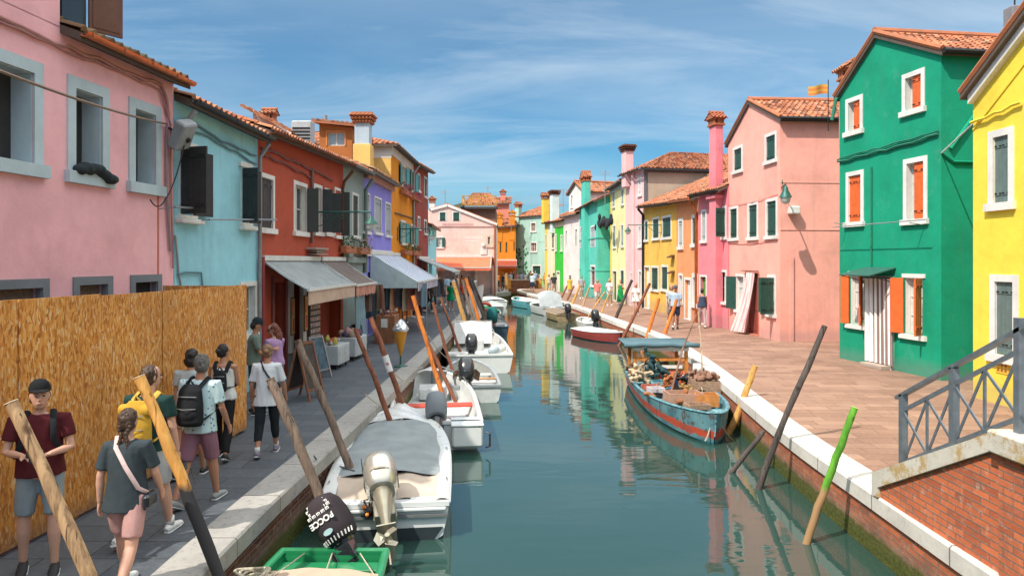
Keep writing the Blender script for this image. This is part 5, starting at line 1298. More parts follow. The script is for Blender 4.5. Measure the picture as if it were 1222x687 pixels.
def boat(label, stern, bow, beam, hull, inner=None, free=.42, rise=.2, bl=.5, tr=.86, deck=.0, cover=None, trim=None, floor=.08, cat='boat', bottom=None, name='motorboat', benches=(), bmat=None, rail=None):
    S = Vector(stern); B = Vector(bow); d = B - S; L = d.length; e = empty(name, label, cat, (S.x, S.y, WATER), math.atan2(d.y, d.x))
    b = beam / 2; NS = 26
    gz = lambda t: free + rise * max(0, t - .3) ** 2 * 2
    T = lambda i: 1 - (1 - i / NS) ** 1.35
    def sec(t, k, inn=0):
        w = b * bprof(t, bl, tr) - inn * .06; w = max(w, .012); g = gz(t)
        q = [(1.0, g), (.97, g * .62), (.90, .05), (.62, -.12), (0, -.2)] if not inn else [(1, g - .003), (.95, g * .6), (.88, floor + .04), (.8, floor), (0, floor)]
        return w * q[k][0], q[k][1]
    def xs(t, z): return L * t + (max(0, z) - .1) * .35 * max(0, t - .6) * 2
    for inn in (0, 1):
        m = MB()
        for i in range(NS):
            t0, t1 = T(i), T(i + 1)
            if inn: t0, t1 = .02 + t0 * .93, .02 + t1 * .93
            for k in range(4):
                for sd in (1, -1):
                    P4 = []
                    for t, kk in ((t0, k), (t1, k), (t1, k + 1), (t0, k + 1)):
                        y, z = sec(t, kk, inn); P4.append(V(xs(t, z), y * sd, z))
                    if (sd == 1) != bool(inn): P4 = P4[::-1]
                    m.mi = 1 if (not inn and k >= 2) else 0
                    m.quad(*P4)
        m.mi = 0; t = .02 if inn else 0
        pr = [V(xs(t, sec(t, k, inn)[1]), sec(t, k, inn)[0], sec(t, k, inn)[1]) for k in range(5)]
        q = pr + [V(p.x, -p.y, p.z) for p in pr[-2::-1]]; m.add(q if inn else q[::-1], [tuple(range(len(q)))])
        m.build('hull' if not inn else 'inner_shell', [hull, bottom or hull] if not inn else [inner or gel], e, 50)
    # gunwale
    m = MB(); pts = []
    for i in range(NS + 1):
        t = T(i) * .985; y, z = sec(t, 0); pts.append(V(xs(t, z), y - .025, z + .01))
    path = pts + [V(p.x, -p.y, p.z) for p in pts[::-1]]
    m.tube(path, [(.045, .028)] * len(path), 8, True); m.box(-.03, .06, -sec(0, 0)[0], sec(0, 0)[0], free - .03, free + .03)
    m.build('gunwale', trim or hull, e, 50)
    def top(t0, t1, name_, mat, up=.03, crown=.06, z0=None, nb=10):
        m = MB()
        def fn(u, v):
            t = lerp(t0, t1, v); y, z = sec(t, 0); a = u * 2 - 1
            return V(xs(t, z), (y - .03) * a, (z if z0 is None else z0) + up + crown * (1 - a * a) + .006 * math.sin(u * 19 + v * 23))
        m.grid(lambda u, v: fn(1 - u, v), 16, nb)
        return m.build(name_, mat, e, True)
    if deck: top(1 - deck, .985, 'foredeck', gel)
    if cover: top(cover[0], cover[1], 'cover', cover[2], .035, cover[3] if len(cover) > 3 else .05)
    for t, w, z in benches:
        y = sec(t, 0)[0] - .05; m = MB(); m.cbox(L * t - w / 2, L * t + w / 2, -y, y, z - .04, z, .01); m.build('bench', bmat or gel, e)
    if rail:
        m = MB(); r0, r1, rz = rail
        for sd in (1, -1):
            pp = []
            for i in range(9):
                t = lerp(r0, r1, i / 8); y, z = sec(t, 0); pp.append(V(xs(t, z), (y - .05) * sd, z + rz * min(1, i / 2)))
            m.tube(pp, .014, 6)
            for i in (2, 5, 8): m.tube([pp[i], V(pp[i].x, pp[i].y, pp[i].z - rz)], .011, 5)
        m.build('bow_rail', met, e, 60)
    e['L'] = L; return e, sec, gz
def motor(label, E, pos, tilt, cowl=blk, leg=None, s=1.0, yaw=0.0, tiller=True, cover=None, group=None, roll=0.0):
    """outboard engine clamped on a transom: cowling, leg, gearcase, propeller"""
    o = empty('outboard_motor', label, 'outboard motor', (0, 0, 0), 0, group)
    T = E.matrix_basis @ Matrix.Translation(pos) @ Matrix.Rotation(yaw, 4, 'Z') @ Matrix.Rotation(roll, 4, 'X') @ Matrix.Rotation(tilt, 4, 'Y') @ Matrix.Scale(s, 4)
    o.matrix_world = T
    m = MB(); prof = [(.10, .155, .13, -.06), (.14, .20, .16, -.05), (.26, .235, .175, -.05), (.40, .24, .175, -.045), (.52, .215, .16, -.03), (.60, .15, .12, -.01), (.625, .06, .05, 0)]
    pts = []; n = 20
    for z, rx, ry, x0 in prof:
        for j in range(n):
            a = 2 * PI * j / n; ca, sa = math.cos(a), math.sin(a)
            pts.append(V(x0 + rx * (abs(ca) ** .75) * (1 if ca > 0 else -1), ry * (abs(sa) ** .75) * (1 if sa > 0 else -1), z))
    k = len(prof); f = [(i * n + j, i * n + (j + 1) % n, (i + 1) * n + (j + 1) % n, (i + 1) * n + j) for i in range(k - 1) for j in range(n)] + [tuple(range(n - 1, -1, -1)), tuple(range((k - 1) * n, k * n))]
    m.add(pts, f); m.mi = 1
    m.tube([(-.05, 0, .225), (-.05, 0, .245)], [(.243, .183)] * 2, 24, ref=(0, 1, 0)) if not cover else None
    m.mi = 0; m.build('cowling', [cover or cowl, leg or met], o, 45)
    if not cover: m = MB(); m.cbox(-.05, .12, -.178, -.17, .36, .42, .002); m.cbox(-.05, .12, .17, .178, .36, .42, .002); m.build('side_stripe', met if cowl is blk else blk, o)
    m = MB(); m.tube([(-.04, 0, .12), (-.06, 0, -.05), (-.10, 0, -.3), (-.11, 0, -.62)], [(.13, .11), (.10, .08), (.075, .05), (.07, .04)], 12, ref=(0, 1, 0))
    m.tube([(.08, 0, -.66), (0, 0, -.67), (-.12, 0, -.67), (-.24, 0, -.67)], [.02, .05, .058, .045], 12)
    m.prism([V(.02, -.008, -.68), V(-.16, -.008, -.68), V(-.14, -.008, -.86), V(-.04, -.008, -.86)], (0, .016, 0)); m.box(-.28, .05, -.09, .09, -.52, -.505)
    m.build('leg', leg or met, o, 50)
    m = MB(); m.tube([(-.24, 0, -.67), (-.32, 0, -.67)], [.04, .025], 10)
    for q in range(3):
        a = q * 2 * PI / 3; c = V(-.28, math.cos(a), math.sin(a)); u_ = V(0, math.cos(a), math.sin(a)); w_ = V(0, -math.sin(a), math.cos(a)); p0 = V(-.28, 0, -.67)
        m.prism([p0 + u_ * .03 - w_ * .02 + V(.02, 0, 0), p0 + u_ * .09 - w_ * .055 + V(.03, 0, 0), p0 + u_ * .13 + V(0, 0, 0), p0 + u_ * .09 + w_ * .06 - V(.03, 0, 0), p0 + u_ * .03 + w_ * .02 - V(.02, 0, 0)], (.008, 0, 0))
    m.build('propeller', leg or met, o)
    m = MB(); m.cbox(-.02, .12, -.11, .11, -.16, .06, .01); m.cbox(.10, .16, -.12, -.07, -.1, .04, .005); m.cbox(.10, .16, .07, .12, -.1, .04, .005); m.build('clamp', leg or met, o)
    if tiller: m = MB(); m.tube([(.1, .05, .16), (.38, .1, .22), (.5, .12, .24)], [.022, .02, .024], 8); m.build('tiller', blk, o, 50)
    return o
def loose(pts, r=.012, label='slack mooring rope', mat=None, sag=.08, group=None): return cable(pts, r, mat or rope, sag, 8, label, 'rope', group, 'mooring_rope')
W_ = lambda E, x, y, z: E.matrix_basis @ V(x, y, z)
# B1 white boat, grey cover, champagne engine
e1, s1, g1 = boat('white motorboat with a grey cover and a champagne coloured engine', (-1.62, 9.05), (-2.22, 14.3), 1.78, gel, gelg, .46, .16, .42, .92, bottom=flat('dark_antifouling', (.02, .03, .035), .6), benches=((.03, .42, .42),))
m = MB()
def cov(t0, t1, mat, nm, zo=.05, cr=.07):
    m = MB(); L = e1['L']
    m.grid(lambda u, v: V(L * lerp(t0, t1, v), (s1(lerp(t0, t1, v), 0)[0] * .90 - (.035 if nm == 'cover' else 0)) * (1 - 2 * u), s1(lerp(t0, t1, v), 0)[1] + zo + cr * (1 - (2 * u - 1) ** 2) + .012 * math.sin(u * 13 + v * 17)), 20, 14); return m.build(nm, mat, e1, True)
cov(.19, .76, tarp, 'cover', .045, .09); cov(.76, .975, gel, 'foredeck', .03, .12)
L_ = e1['L']
for sd in (1, -1):
    m = MB(); m.grid(lambda u, v: V(L_ * lerp(.0, .80, v), sd * ((s1(lerp(.0, .80, v), 0)[0] - .01) - (.17 * (u if sd > 0 else 1 - u))), s1(lerp(0, .8, v), 0)[1] + .05 + .02 * math.sin((u if sd > 0 else 1 - u) * PI)), 4, 16); m.build('side_deck', gel, e1, True)
m = MB(); m.prism([V(-.008, -.74, .16), V(-.008, .74, .16), V(-.008, .52, -.14), V(-.008, -.52, -.14)], (-.012, 0, 0)); m.build('dark_transom', flat('dark_antifouling', (.02, .03, .035), .6), e1)
m = MB(); m.box(-.05, -.01, -.80, .80, .30, .335); m.build('rub_strip', flat('grey_rubber', (.14, .15, .15), .6), e1)
m = MB(); L1 = e1['L']
for sd in (1, -1): m = MB(); m.cbox(-.02 if sd < 0 else 0, .30, min(sd * .30, sd * .80), max(sd * .30, sd * .80), .36, .455, .03); m.build('stern_seat', gel, e1)
m = MB(); m.grid(lambda u, v: V(lerp(.32, 1.1, v), lerp(.80, -.80, u), .50 + .05 * math.sin(u * PI) - .12 * (1 - v) ** 2 + .02 * math.sin(u * 21)), 20, 8); m.build('rolled_cover_edge', beige, e1, True)
for sd in (1, -1):
    for t in (.15, .45, .7): y, z = s1(t, 0); m = MB(); m.tube([(L1 * t - .1, sd * (y - .05), z + .03), (L1 * t - .07, sd * (y - .05), z + .07), (L1 * t + .07, sd * (y - .05), z + .07), (L1 * t + .1, sd * (y - .05), z + .03)], .012, 6); m.build('cleat', met, e1)
mo1 = motor('champagne coloured outboard engine tilted up on the grey covered boat', e1, (-.14, .0, .52), 1.08, gold, flat('champagne_leg', (.36, .33, .25), .35, .6), 1.22, .10, roll=-.12)
m = MB(); m.cbox(-.11, .1, -.182, -.174, .28, .34, .002); m.cbox(-.2, .0, .174, .182, .44, .50, .002); m.cbox(.0, .12, .0, .1, .6, .622, .002); m.build('dark_vent', M_['iron'], mo1)
m = MB()
for k in range(9): m.tube([(R.uniform(-.02, .12), R.uniform(.1, .2), R.uniform(-.02, .12)), (R.uniform(0, .16), R.uniform(.1, .24), R.uniform(-.05, .1)), (R.uniform(0, .16), R.uniform(.06, .2), R.uniform(-.08, .1))], .013, 5)
m.mi = 1
for k in range(4): m.ball((R.uniform(.0, .12), R.uniform(.12, .22), R.uniform(-.04, .1)), .022, 6, 4)
m.build('cables', [M_['iron'], flat('orange_fittings', (.8, .25, .03), .6)], mo1)
loose([W_(e1, 1.6, .78, .52), W_(e1, 1.9, 1.0, .62), V(-2.75, 9.9, .1)], .012, 'dark rope tied from the grey covered boat to a pole', flat('dark_rope', (.1, .11, .11), .9)); loose([W_(e1, 1.6, .76, .52), W_(e1, 1.2, .5, .56)], .012, 'loose rope end lying on the grey boat cover', flat('dark_rope', (.1, .11, .11), .9), 0)
# B2 open white boat
e2, s2, g2 = boat('white open boat with a red bench and white engine box', (-1.42, 13.4), (-2.16, 19.2), 1.85, gel, gelg, .52, .12, .40, .94, deck=.1, rail=(.62, .95, .12), benches=((.40, .34, .40),), bmat=flat('red_bench', (.55, .06, .03), .5))
m = MB(); m.cbox(-.32, .30, -.85, -.28, .12, .50, .03); m.cbox(-.34, .32, -.87, -.26, .50, .55, .02); m.build('engine_box', gel, e2)
m = MB(); m.cbox(0, .3, .25, .85, .40, .46, .03); m.build('stern_seat', gel, e2)
m = MB(); m.cbox(4.3, 5.0, -.35, .35, .12, .40, .03); m.build('bow_locker', gelg, e2)
m = MB(); m.tube([V(-.34, -.9, .4), V(-.38, -.97, .38), V(-.38, -.97, .15), V(-.34, -.9, .12)], .02, 6); m.build('boarding_loop', blk, e2)
mo2 = motor('outboard engine under a grey cloth hood on the red benched boat', e2, (-.02, .0, .46), .95, blk, blk, 1.2, 0, False, cover=fabric('charcoal_engine_hood', (.20, .22, .24)))
# B3 small grey boat
e3, s3, g3 = boat('small grey boat with planks and a black engine partly under a peach cloth', (-.92, 17.9), (-1.42, 22.0), 1.42, gelg, flat('weathered_grey_ply', (.30, .31, .30), .7), .42, .12, .45, .92, bottom=flat('black_bottom', (.02, .03, .035), .6), benches=((.3, .22, .34), (.6, .22, .34)), trim=flat('dull_grey_trim', (.28, .31, .33), .6))
mo3 = motor('glossy black outboard engine with a peach cloth behind the cowling', e3, (.05, .22, .42), .5, blk, blk, 1.2)
m = MB(); m.grid(lambda u, v: V(.3 + .55 * v, .55 - .7 * u, .72 - .3 * v + .12 * math.sin(u * PI) + .02 * math.sin(u * 17 + v * 9)), 14, 8); m.grid(lambda u, v: V(.3 + .55 * v, .55 - .7 * (1 - u), .70 - .3 * v + .12 * math.sin(u * PI)), 14, 8); tag_o = m.build('cloth', fabric('peach_cloth', (.62, .36, .24)), None, True); tag_o.matrix_world = e3.matrix_basis.copy(); tag(tag_o, 'peach cloth thrown behind the black engine of the small grey boat', 'cloth')
m = MB(); m.bar((.9, -.1, .46), (.95, -.62, .45), .1, .03); m.build('plank', wood('bright_plank', (.5, .22, .08), (.65, .35, .16), 14, 1), e3); m = MB(); m.cbox(1.2, 1.6, .3, .62, .1, .55, .02); m.build('teal_box', flat('teal_plastic', (.08, .2, .22), .5), e3)
# B4 bigger white boat
e4, s4, g4 = boat('larger white boat with a folded white windscreen hood', (-1.0, 22.6), (-1.95, 31.0), 2.3, gel, gel, .58, .2, .35, .9, deck=.3, rail=(.68, .96, .22), benches=((.25, .4, .42),))
m = MB()
pw = [(3.9, .75), (3.9, -.75)]; m.grid(lambda u, v: V(3.7 + .45 * v, lerp(.68, -.68, u), .55 + .75 * v - .02 * math.sin(u * 9)), 12, 6); m.grid(lambda u, v: V(3.68 + .45 * v, lerp(-.68, .68, u), .55 + .75 * v - .02 * math.sin(u * 9)), 12, 6); m.build('windscreen_hood', fabric('white_canvas', (.66, .66, .64)), e4, True)
m = MB(); m.tube([(3.7, .7, .5), (4.15, .7, 1.32), (4.15, -.7, 1.32), (3.7, -.7, .5)], .02, 6); m.build('hood_frame', met, e4); m = MB(); m.cbox(2.6, 3.3, -.3, .3, .12, .8, .05); m.build('console', gelg, e4)
mo4 = motor('black outboard engine with silver stripes on the larger white boat', e4, (.6, .25, .5), .35, blk, blk, 1.15)
for k, (x, y, c_) in enumerate(((.9, -.5, 'grey buoy'), (1.3, -.75, 'white float'))):
    m = MB(); m.lathe([(.02, -.2), (.12, -.16), (.15, 0), (.12, .16), (.03, .2)], (0, 0, 0), 12); o = m.build('fender', flat('fender_' + c_[:4], (.35, .42, .45) if k == 0 else (.6, .6, .56), .4), None, True); o.matrix_world = e4.matrix_basis @ Matrix.Translation((x, y, .62)) @ Matrix.Rotation(1.3, 4, 'X'); tag(o, '%s lying in the stern of the larger white boat' % c_, 'fender')
# B0 green boat
grb = flat('glossy_green_paint', (.015, .20, .075), .35, 0, .12, 4, 0, .3)
e0, s0, g0 = boat('green wooden boat with a stained beige tarpaulin at the bottom of the photo', (-1.93, 7.75), (-1.95, 3.2), 1.36, grb, grb, .40, .1, .5, .86, bottom=flat('dark_red_bottom', (.12, .03, .03), .6), cover=(.14, .9, fabric('stained_beige_tarp', (.50, .36, .27)), .06), benches=((.05, .2, .34),), bmat=grb)
mo0 = motor('tilted outboard engine under a black printed cover on the green boat', e0, (-.06, .12, .40), -.25, blk, blk, 1.05, .0, False, cover=fabric('black_printed_cover', (.045, .035, .04)), roll=.62)
m = MB(); fm = bpy.data.curves.new('t', 'FONT'); fm.body = 'BOCCE'; fm.size = .085; fm.extrude = .002; fm.align_x = 'CENTER'; fm.offset = .003
to = bpy.data.objects.new('t', fm); COL.objects.link(to); dg = bpy.context.evaluated_depsgraph_get(); dg.update(); me = bpy.data.meshes.new_from_object(to.evaluated_get(dg)); bpy.data.objects.remove(to)
me.materials.clear(); wpr = flat('white_print', (.75, .74, .70), .8); me.materials.append(wpr)
to = bpy.data.objects.new('lettering', me); COL.objects.link(to); to.parent = mo0; to.matrix_local = Matrix.Translation((.197, .0, .40)) @ Matrix.Rotation(PI / 2, 4, 'Z') @ Matrix.Rotation(PI / 2, 4, 'X') @ Matrix.Rotation(PI, 4, 'Z')
m = MB()
for i in range(4):
    for j in range(5 - (i > 2)):
        y = lerp(-.11, .11, j / 4) + (i % 2) * .02; z = .45 + i * .038; x = .188 - max(0, i - 0) * .022
        for dy in (-.014, .0, .014): m.bar((x, y + dy, z - .014), (x + .002, y + dy * 1.2, z + .014), .006, .008)
        m.bar((x, y - .016, z + .012), (x, y + .016, z + .012), .006, .01)
for k in range(12): a = k / 11 * 2.4 - 1.2; m.bar((-.05 + .215 * math.cos(a), .172 * math.sin(a), .13), (-.05 + .235 * math.cos(a + .05), .182 * math.sin(a + .05), .175), .01, .012)
m.build('pattern', wpr, mo0)
m = MB(); m.T = Matrix.Translation((.20, 0, .24)) @ Matrix.Rotation(PI / 2, 4, 'Y'); m.tube([(0, 0, -.004), (0, 0, -.008)], [(.03, .055)] * 2, 14); m.build('badge', flat('pale_teal_badge', (.35, .5, .52), .4), mo0)
for k in range(3): loose([W_(e0, .1, .3 - k * .3, .42), W_(e0, .8, .6 - k * .5, .48)], .008, 'thin cord stretched over the green boat stern', None, .0, 'cords on the green boat')
m = MB()
for k in range(30): pass
m.tube([V((.15 + .03 * math.sin(k * .37)) * math.cos(k * .5), (.13 + .03 * math.sin(k * .23)) * math.sin(k * .5), .0022 * k + .02 * math.sin(k * .9)) for k in range(64)], .014, 6)
o = m.build('rope_coil', rope, None); o.location = W_(e0, .9, -.55, .45); tag(o, 'untidy coil of pale rope on the left corner of the green boat', 'rope')
# fishing boat
tb = NT('flaking_teal_paint'); v = tb.coord(); a = tb.noise(v, 4, 6, .75); c = tb.ramp(tb.noise(v, 1.5, 4), [(.3, (.045, .15, .19)), (.7, (.15, .31, .35))]); c = tb.mix(tb.ramp(a, [(.54, 0), (.58, 1)]), c, (.10, .06, .045)); zc = tb.sep(v)[2]
c = tb.mix(tb.ramp(tb.math('ADD', zc, tb.math('MULTIPLY', a, .45)), [(.355, 0), (.375, 1), (.535, 1), (.555, 0)]), c, tb.ramp(a, [(.5, (.50, .07, .03)), (.58, (.30, .07, .05))])) ; c = tb.mix(tb.ramp(zc, [(.03, 1), (.07, 0)]), c, (.02, .12, .14)); tb.bump(a, .4, .01); teal_hull = tb.out(c, .6)
tp2 = flat('worn_teal_paint', (.09, .22, .26), .6, 0, .6, 9)
ef, sf, gf = boat('old teal and red wooden fishing boat crammed with nets and crates', (4.0, 20.6), (3.904, 12.45), 1.85, teal_hull, tp2, .52, .22, .25, .85, trim=tp2, name='fishing_boat', benches=((.25, .5, .4), (.62, .3, .42), (.8, .3, .46)), bmat=flat('worn_teal_bench', (.13, .28, .32), .7, 0, .6, 8))
ef.scale = (.835, .95, .85); bpy.context.view_layer.update()
ow = wood('orange_cabin_wood', (.45, .14, .03), (.66, .26, .06), 10, 2)
m = MB()
for x, y in ((1.8, .72), (1.8, -.72), (.5, .7), (.5, -.7)): m.bar((x, y, .3), (x, y, 1.5), .09)
m.bar((1.82, .72, 1.1), (1.82, -.72, 1.1), .05, .1); m.box(1.78, 1.83, -.7, .7, .5, .78); m.bar((1.8, .7, .5), (.5, .7, .5), .05, .3); m.bar((1.8, -.7, .5), (.5, -.7, .5), .05, .3); m.build('cabin_frame', ow, ef)
m = MB(); m.bar((1.88, .78, 1.42), (1.88, -.78, 1.42), .04, .1); m.box(1.84, 1.88, -.6, .6, .82, .92); m.build('white_beam', gel, ef)
m = MB(); m.tube([(2.0, y, 1.56 + .015 * math.sin(y * 9)) for y in [i / 8 * 2.1 - 1.05 for i in range(9)]], .075, 8); m.cbox(.3, 2.0, -.98, .98, 1.5, 1.57, .03); m.tube([(.3, -1, 1.55), (.3, 1, 1.55)], .06, 8); m.build('rolled_canopy', fabric('blue_grey_canopy', (.10, .17, .20), bump=.8), ef, True)
m = MB(); n_ = 20; m.tube([(1.95, -.25 + .22 * math.cos(2 * PI * k / n_), .95 + .22 * math.sin(2 * PI * k / n_)) for k in range(n_ + 1)], .018, 6); [m.bar((1.95, -.25, .95), (1.95, -.25 + .22 * math.cos(k * PI * 2 / 3), .95 + .22 * math.sin(k * PI * 2 / 3)), .018) for k in range(3)]; m.build('steering_wheel', M_['iron'], ef)
m = MB(); m.cbox(2.0, 2.25, -.1, .62, .4, .75, .02); m.build('console', flat('rust_red_paint', (.5, .10, .04), .6, 0, .3, 10), ef)
def onboat(name, label, cat, mb, mat, E=ef, sm=False, group=None):
    o = mb.build(name, mat, None, sm); o.matrix_world = E.matrix_basis.copy(); return tag(o, label, cat, group)
def crate(x, y, z, lx, ly, lz, mat, label, rot=0):
    m = MB(); m.T = Matrix.Translation((x, -y, z)) @ Matrix.Rotation(rot, 4, 'Z'); t = .025; hx, hy = lx / 2, ly / 2
    m.box(-hx, hx, -hy, hy, 0, t); m.box(-hx, hx, -hy, -hy + t, t, lz); m.box(-hx, hx, hy - t, hy, t, lz); m.box(-hx, -hx + t, -hy + t, hy - t, t, lz); m.box(hx - t, hx, -hy + t, hy - t, t, lz)
    m.box(-hx - .012, hx + .012, -hy - .012, hy + .012, lz - .04, lz - .005) if 0 else None
    return onboat('crate', label, 'crate', m, mat)
wd = wood('weathered_crate_wood', (.20, .12, .08), (.38, .25, .17), 12, 0)
crate(5.75, .15, .46, .62, .8, .32, flat('pinkish_brown_box', (.42, .24, .17), .8, 0, .2, 6), 'pinkish brown box in the bow of the fishing boat', .1)
crate(5.9, -.35, .46, .45, .5, .3, flat('rusty_orange_box', (.52, .20, .05), .8, 0, .3, 6), 'rusty orange box in the bow of the fishing boat', -.05)
crate(4.1, -.68, .42, 1.2, .62, .45, wd, 'big weathered wooden crate full of nets on the quay side of the fishing boat'); crate(3.0, -.7, .42, .5, .5, .35, flat('white_fish_box', (.6, .62, .6), .6), 'white fish box behind the big crate of the fishing boat', .2)
crate(2.9, .3, .40, .55, .5, .2, flat('pale_blue_fish_box', (.25, .45, .5), .6), 'pale blue fish box in front of the cabin', .3); crate(4.3, .55, .2, .4, .35, .45, flat('white_blue_striped_tub', (.55, .5, .52), .5), 'small striped tub at the left side of the fishing boat', .2)
def heap(x, y, z, sx, sy, sz, n, mat, label, cat='net', vox=.03, r=.07, wild=1):
    m = MB()
    for k in range(n):
        p = V(x + R.gauss(0, sx), -y + R.gauss(0, sy), z + abs(R.gauss(0, sz))); q = p + V(R.gauss(0, .14), R.gauss(0, .14), R.gauss(0, .12)) * wild; w = (p + q) / 2 + V(R.gauss(0, .05), R.gauss(0, .05), R.gauss(0, .05)); m.tube([p, w, q], [r * R.uniform(.5, 1.1) for _ in range(3)], 6)
    o = remesh(m, cat.replace(' ', '_'), vox, mat, None, True, 1); o.matrix_world = ef.matrix_basis.copy(); tag(o, label, cat); return o
heap(2.6, .65, .6, .25, .12, .25, 26, fabric('cream_net', (.48, .38, .26), bump=1), 'cream coloured net heaped at the cabin of the fishing boat'); heap(2.5, .3, .6, .12, .1, .4, 20, fabric('dark_teal_net', (.03, .07, .08), bump=1), 'dark teal net hanging beside the cabin of the fishing boat')
heap(4.1, -.68, .85, .3, .14, .1, 26, fabric('brown_net', (.26, .14, .10), bump=1), 'brown nets and floats spilling from the big crate'); heap(3.6, .0, .55, .12, .14, .2, 16, flat('rusty_winch', (.36, .12, .04), .8, .3, .4, 14), 'rusty orange winch amidships on the fishing boat', 'winch', .02, .05); heap(5.2, .1, .48, .35, .3, .05, 14, flat('rusty_chain', (.30, .12, .05), .9, .2, .4, 14), 'rusty chain and tackle before the boxes', 'tackle', .04, .1)
heap(3.4, -.35, .6, .2, .15, .15, 14, flat('black_rubber', (.02, .022, .025), .8), 'black rubber hose and tyre pieces by the crate', 'hose', .025, .06)
m = MB(); m.tube([(4.6, -.25, .45), (3.6, .25, 1.6), (3.0, .75, 2.6)], [.03, .026, .018], 7); onboat('pole', 'long crooked pole standing in the fishing boat, darker of two', 'pole', m, wood('dark_stick', (.12, .06, .04), (.25, .14, .1)))
m = MB(); m.tube([(3.4, .8, .5), (3.2, .85, 1.5), (3.05, .78, 2.7)], [.022, .02, .012], 7); onboat('pole', 'thin pale stick standing by the crate, lighter of two', 'pole', m, wood('pale_stick', (.42, .3, .2), (.6, .45, .32)))
for k, y in enumerate((.95, -.3)): m = MB(); m.tube([(2.15, y, .7), (2.2, y + .02, 1.0)], .14, 10); onboat('lifebuoy', ('white jerrycan at the left side of the cabin', 'white jerrycan at the right side of the cabin')[k], 'jerrycan', m, gel, ef, True)
loose([W_(ef, 8.1, 0, .75), W_(ef, 8.2, -.2, .1)], .015, 'frayed rope hanging from the bow of the fishing boat'); loose([W_(ef, 8.1, .05, .75), W_(ef, 7.7, .5, .0)], .012, 'second rope hanging over the bow of the fishing boat')
for k, (x, y, z, r, h_, c_, lb) in enumerate(((3.2, -.1, .42, .14, .3, (.10, .25, .45), 'blue bucket amidships in the fishing boat'), (4.9, -.45, .40, .15, .26, (.5, .42, .3), 'cream bucket near the bow boxes'), (2.75, -.45, .45, .13, .3, (.62, .12, .05), 'red bucket under the canopy of the fishing boat'), (5.0, .62, .38, .13, .22, (.03, .03, .035), 'black bucket by the gunwale of the fishing boat'))):
    m = MB(); m.lathe([(r * .8, 0), (r, h_), (r * .94, h_), (r * .74, .02)], (x, -y, z), 14, False); m.tube([V(x + r * math.cos(a), -y, z + h_ + .1 * math.sin(a)) for a in [i * PI / 8 for i in range(9)]], .008, 5); onboat('bucket', lb, 'bucket', m, flat('bucket%d' % k, c_, .5), ef, False)
heap(5.4, .55, .42, .3, .1, .06, 16, fabric('blue_rope_net', (.10, .22, .30), bump=1), 'tangle of blue rope along the gunwale', 'rope', .02, .035); heap(1.2, .1, .5, .3, .3, .25, 26, fabric('mixed_gear', (.20, .15, .10), bump=1), 'heap of brown gear under the canopy of the fishing boat', 'fishing gear', .04, .09)
heap(4.4, -.2, .45, .35, .2, .06, 18, fabric('ochre_net', (.36, .22, .08), bump=1), 'ochre netting on the deck of the fishing boat', 'net', .025, .05)
crate(6.5, .0, .5, .4, .5, .12, wd, 'flat weathered tray at the very bow of the fishing boat', .2); crate(3.55, .6, .3, .45, .4, .28, flat('faded_red_crate', (.4, .10, .06), .7, 0, .4, 8), 'faded red crate beside the striped tub', -.2)
for k, (a_, b_, lb) in enumerate(((W_(e2, 4.6, .5, .55), V(-2.62, 15.3, .5), 'pale rope from the red benched boat to a dark red pole'), (W_(e3, 3.6, .4, .5), V(-2.5, 21.2, .6), 'rope from the small grey boat to the orange pole'), (W_(e4, 7.2, .3, .7), V(-2.4, 29.5, .7), 'rope from the larger white boat to a brown pole'), (W_(e1, 5.1, 0, .62), V(-2.75, 13.4, .3), 'rope from the bow of the grey covered boat to a pole'), (W_(ef, .2, .7, .55), V(5.0, 21.5, -.1), 'rope from the fishing boat stern to the kerb'))):
    loose([a_, b_], .013, lb, None, .1)
# smaller right bank boats
er, sr, gr = boat('red and white dinghy with a white cover on the right bank', (3.3, 34.0), (4.65, 30.9), 1.4, flat('red_hull', (.30, .05, .045), .45), gel, .38, .1, .4, .8, bottom=flat('navy_hull', (.03, .05, .09), .5), trim=gel, cover=(.03, .95, fabric('white_tonneau', (.72, .70, .68)), .04), name='dinghy')
es, ss, gs = boat('small brown covered punt with an engine on the right bank', (3.3, 42.0), (2.6, 46.2), 1.6, flat('tan_hull', (.33, .24, .13), .6, 0, .3), None, .42, .08, .3, .9, cover=(.02, .95, fabric('brown_cover', (.22, .17, .13)), .05), name='punt')
motor('small dark engine on the brown covered punt', es, (-.05, 0, .42), .3, blk, blk, 1.1)
ec, sc_, gc = boat('grey white boat with a raised grey canopy on the right bank', (2.75, 46.8), (1.75, 51.5), 1.8, gelg, gel, .5, .15, .4, .88, deck=.3)
m = MB(); m.grid(lambda u, v: V(.6 + 1.4 * v, .8 - 1.6 * u, .55 + 1.05 * math.sin(min(1, v * 1.6) * PI / 2) * (1 - .25 * abs(2 * u - 1) ** 2) - .3 * max(0, v - .6)), 14, 10); m.grid(lambda u, v: V(.6 + 1.4 * v, -.8 + 1.6 * u, .54 + 1.05 * math.sin(min(1, v * 1.6) * PI / 2) * (1 - .25 * abs(2 * u - 1) ** 2) - .3 * max(0, v - .6)), 14, 10); m.build('canopy', fabric('grey_canopy', (.36, .40, .42)), ec, True)
boat('turquoise rowing boat moored nearest the far bend', (1.85, 53.5), (.35, 57.5), 1.9, flat('turquoise_hull', (.10, .33, .38), .5), gelg, .55, .15, .35, .9, trim=flat('white_wale', (.6, .6, .55), .5), benches=((.4, .3, .45), (.7, .3, .45)), name='rowing_boat')
em, sm, gm_ = boat('white tender behind the red and white dinghy', (4.3, 36.8), (3.9, 39.6), 1.2, gel, gelg, .35, .1, .4, .9, name='dinghy'); motor('dark engine on the white tender by the right kerb', em, (-.05, 0, .35), .3, blk, blk, 1.2)
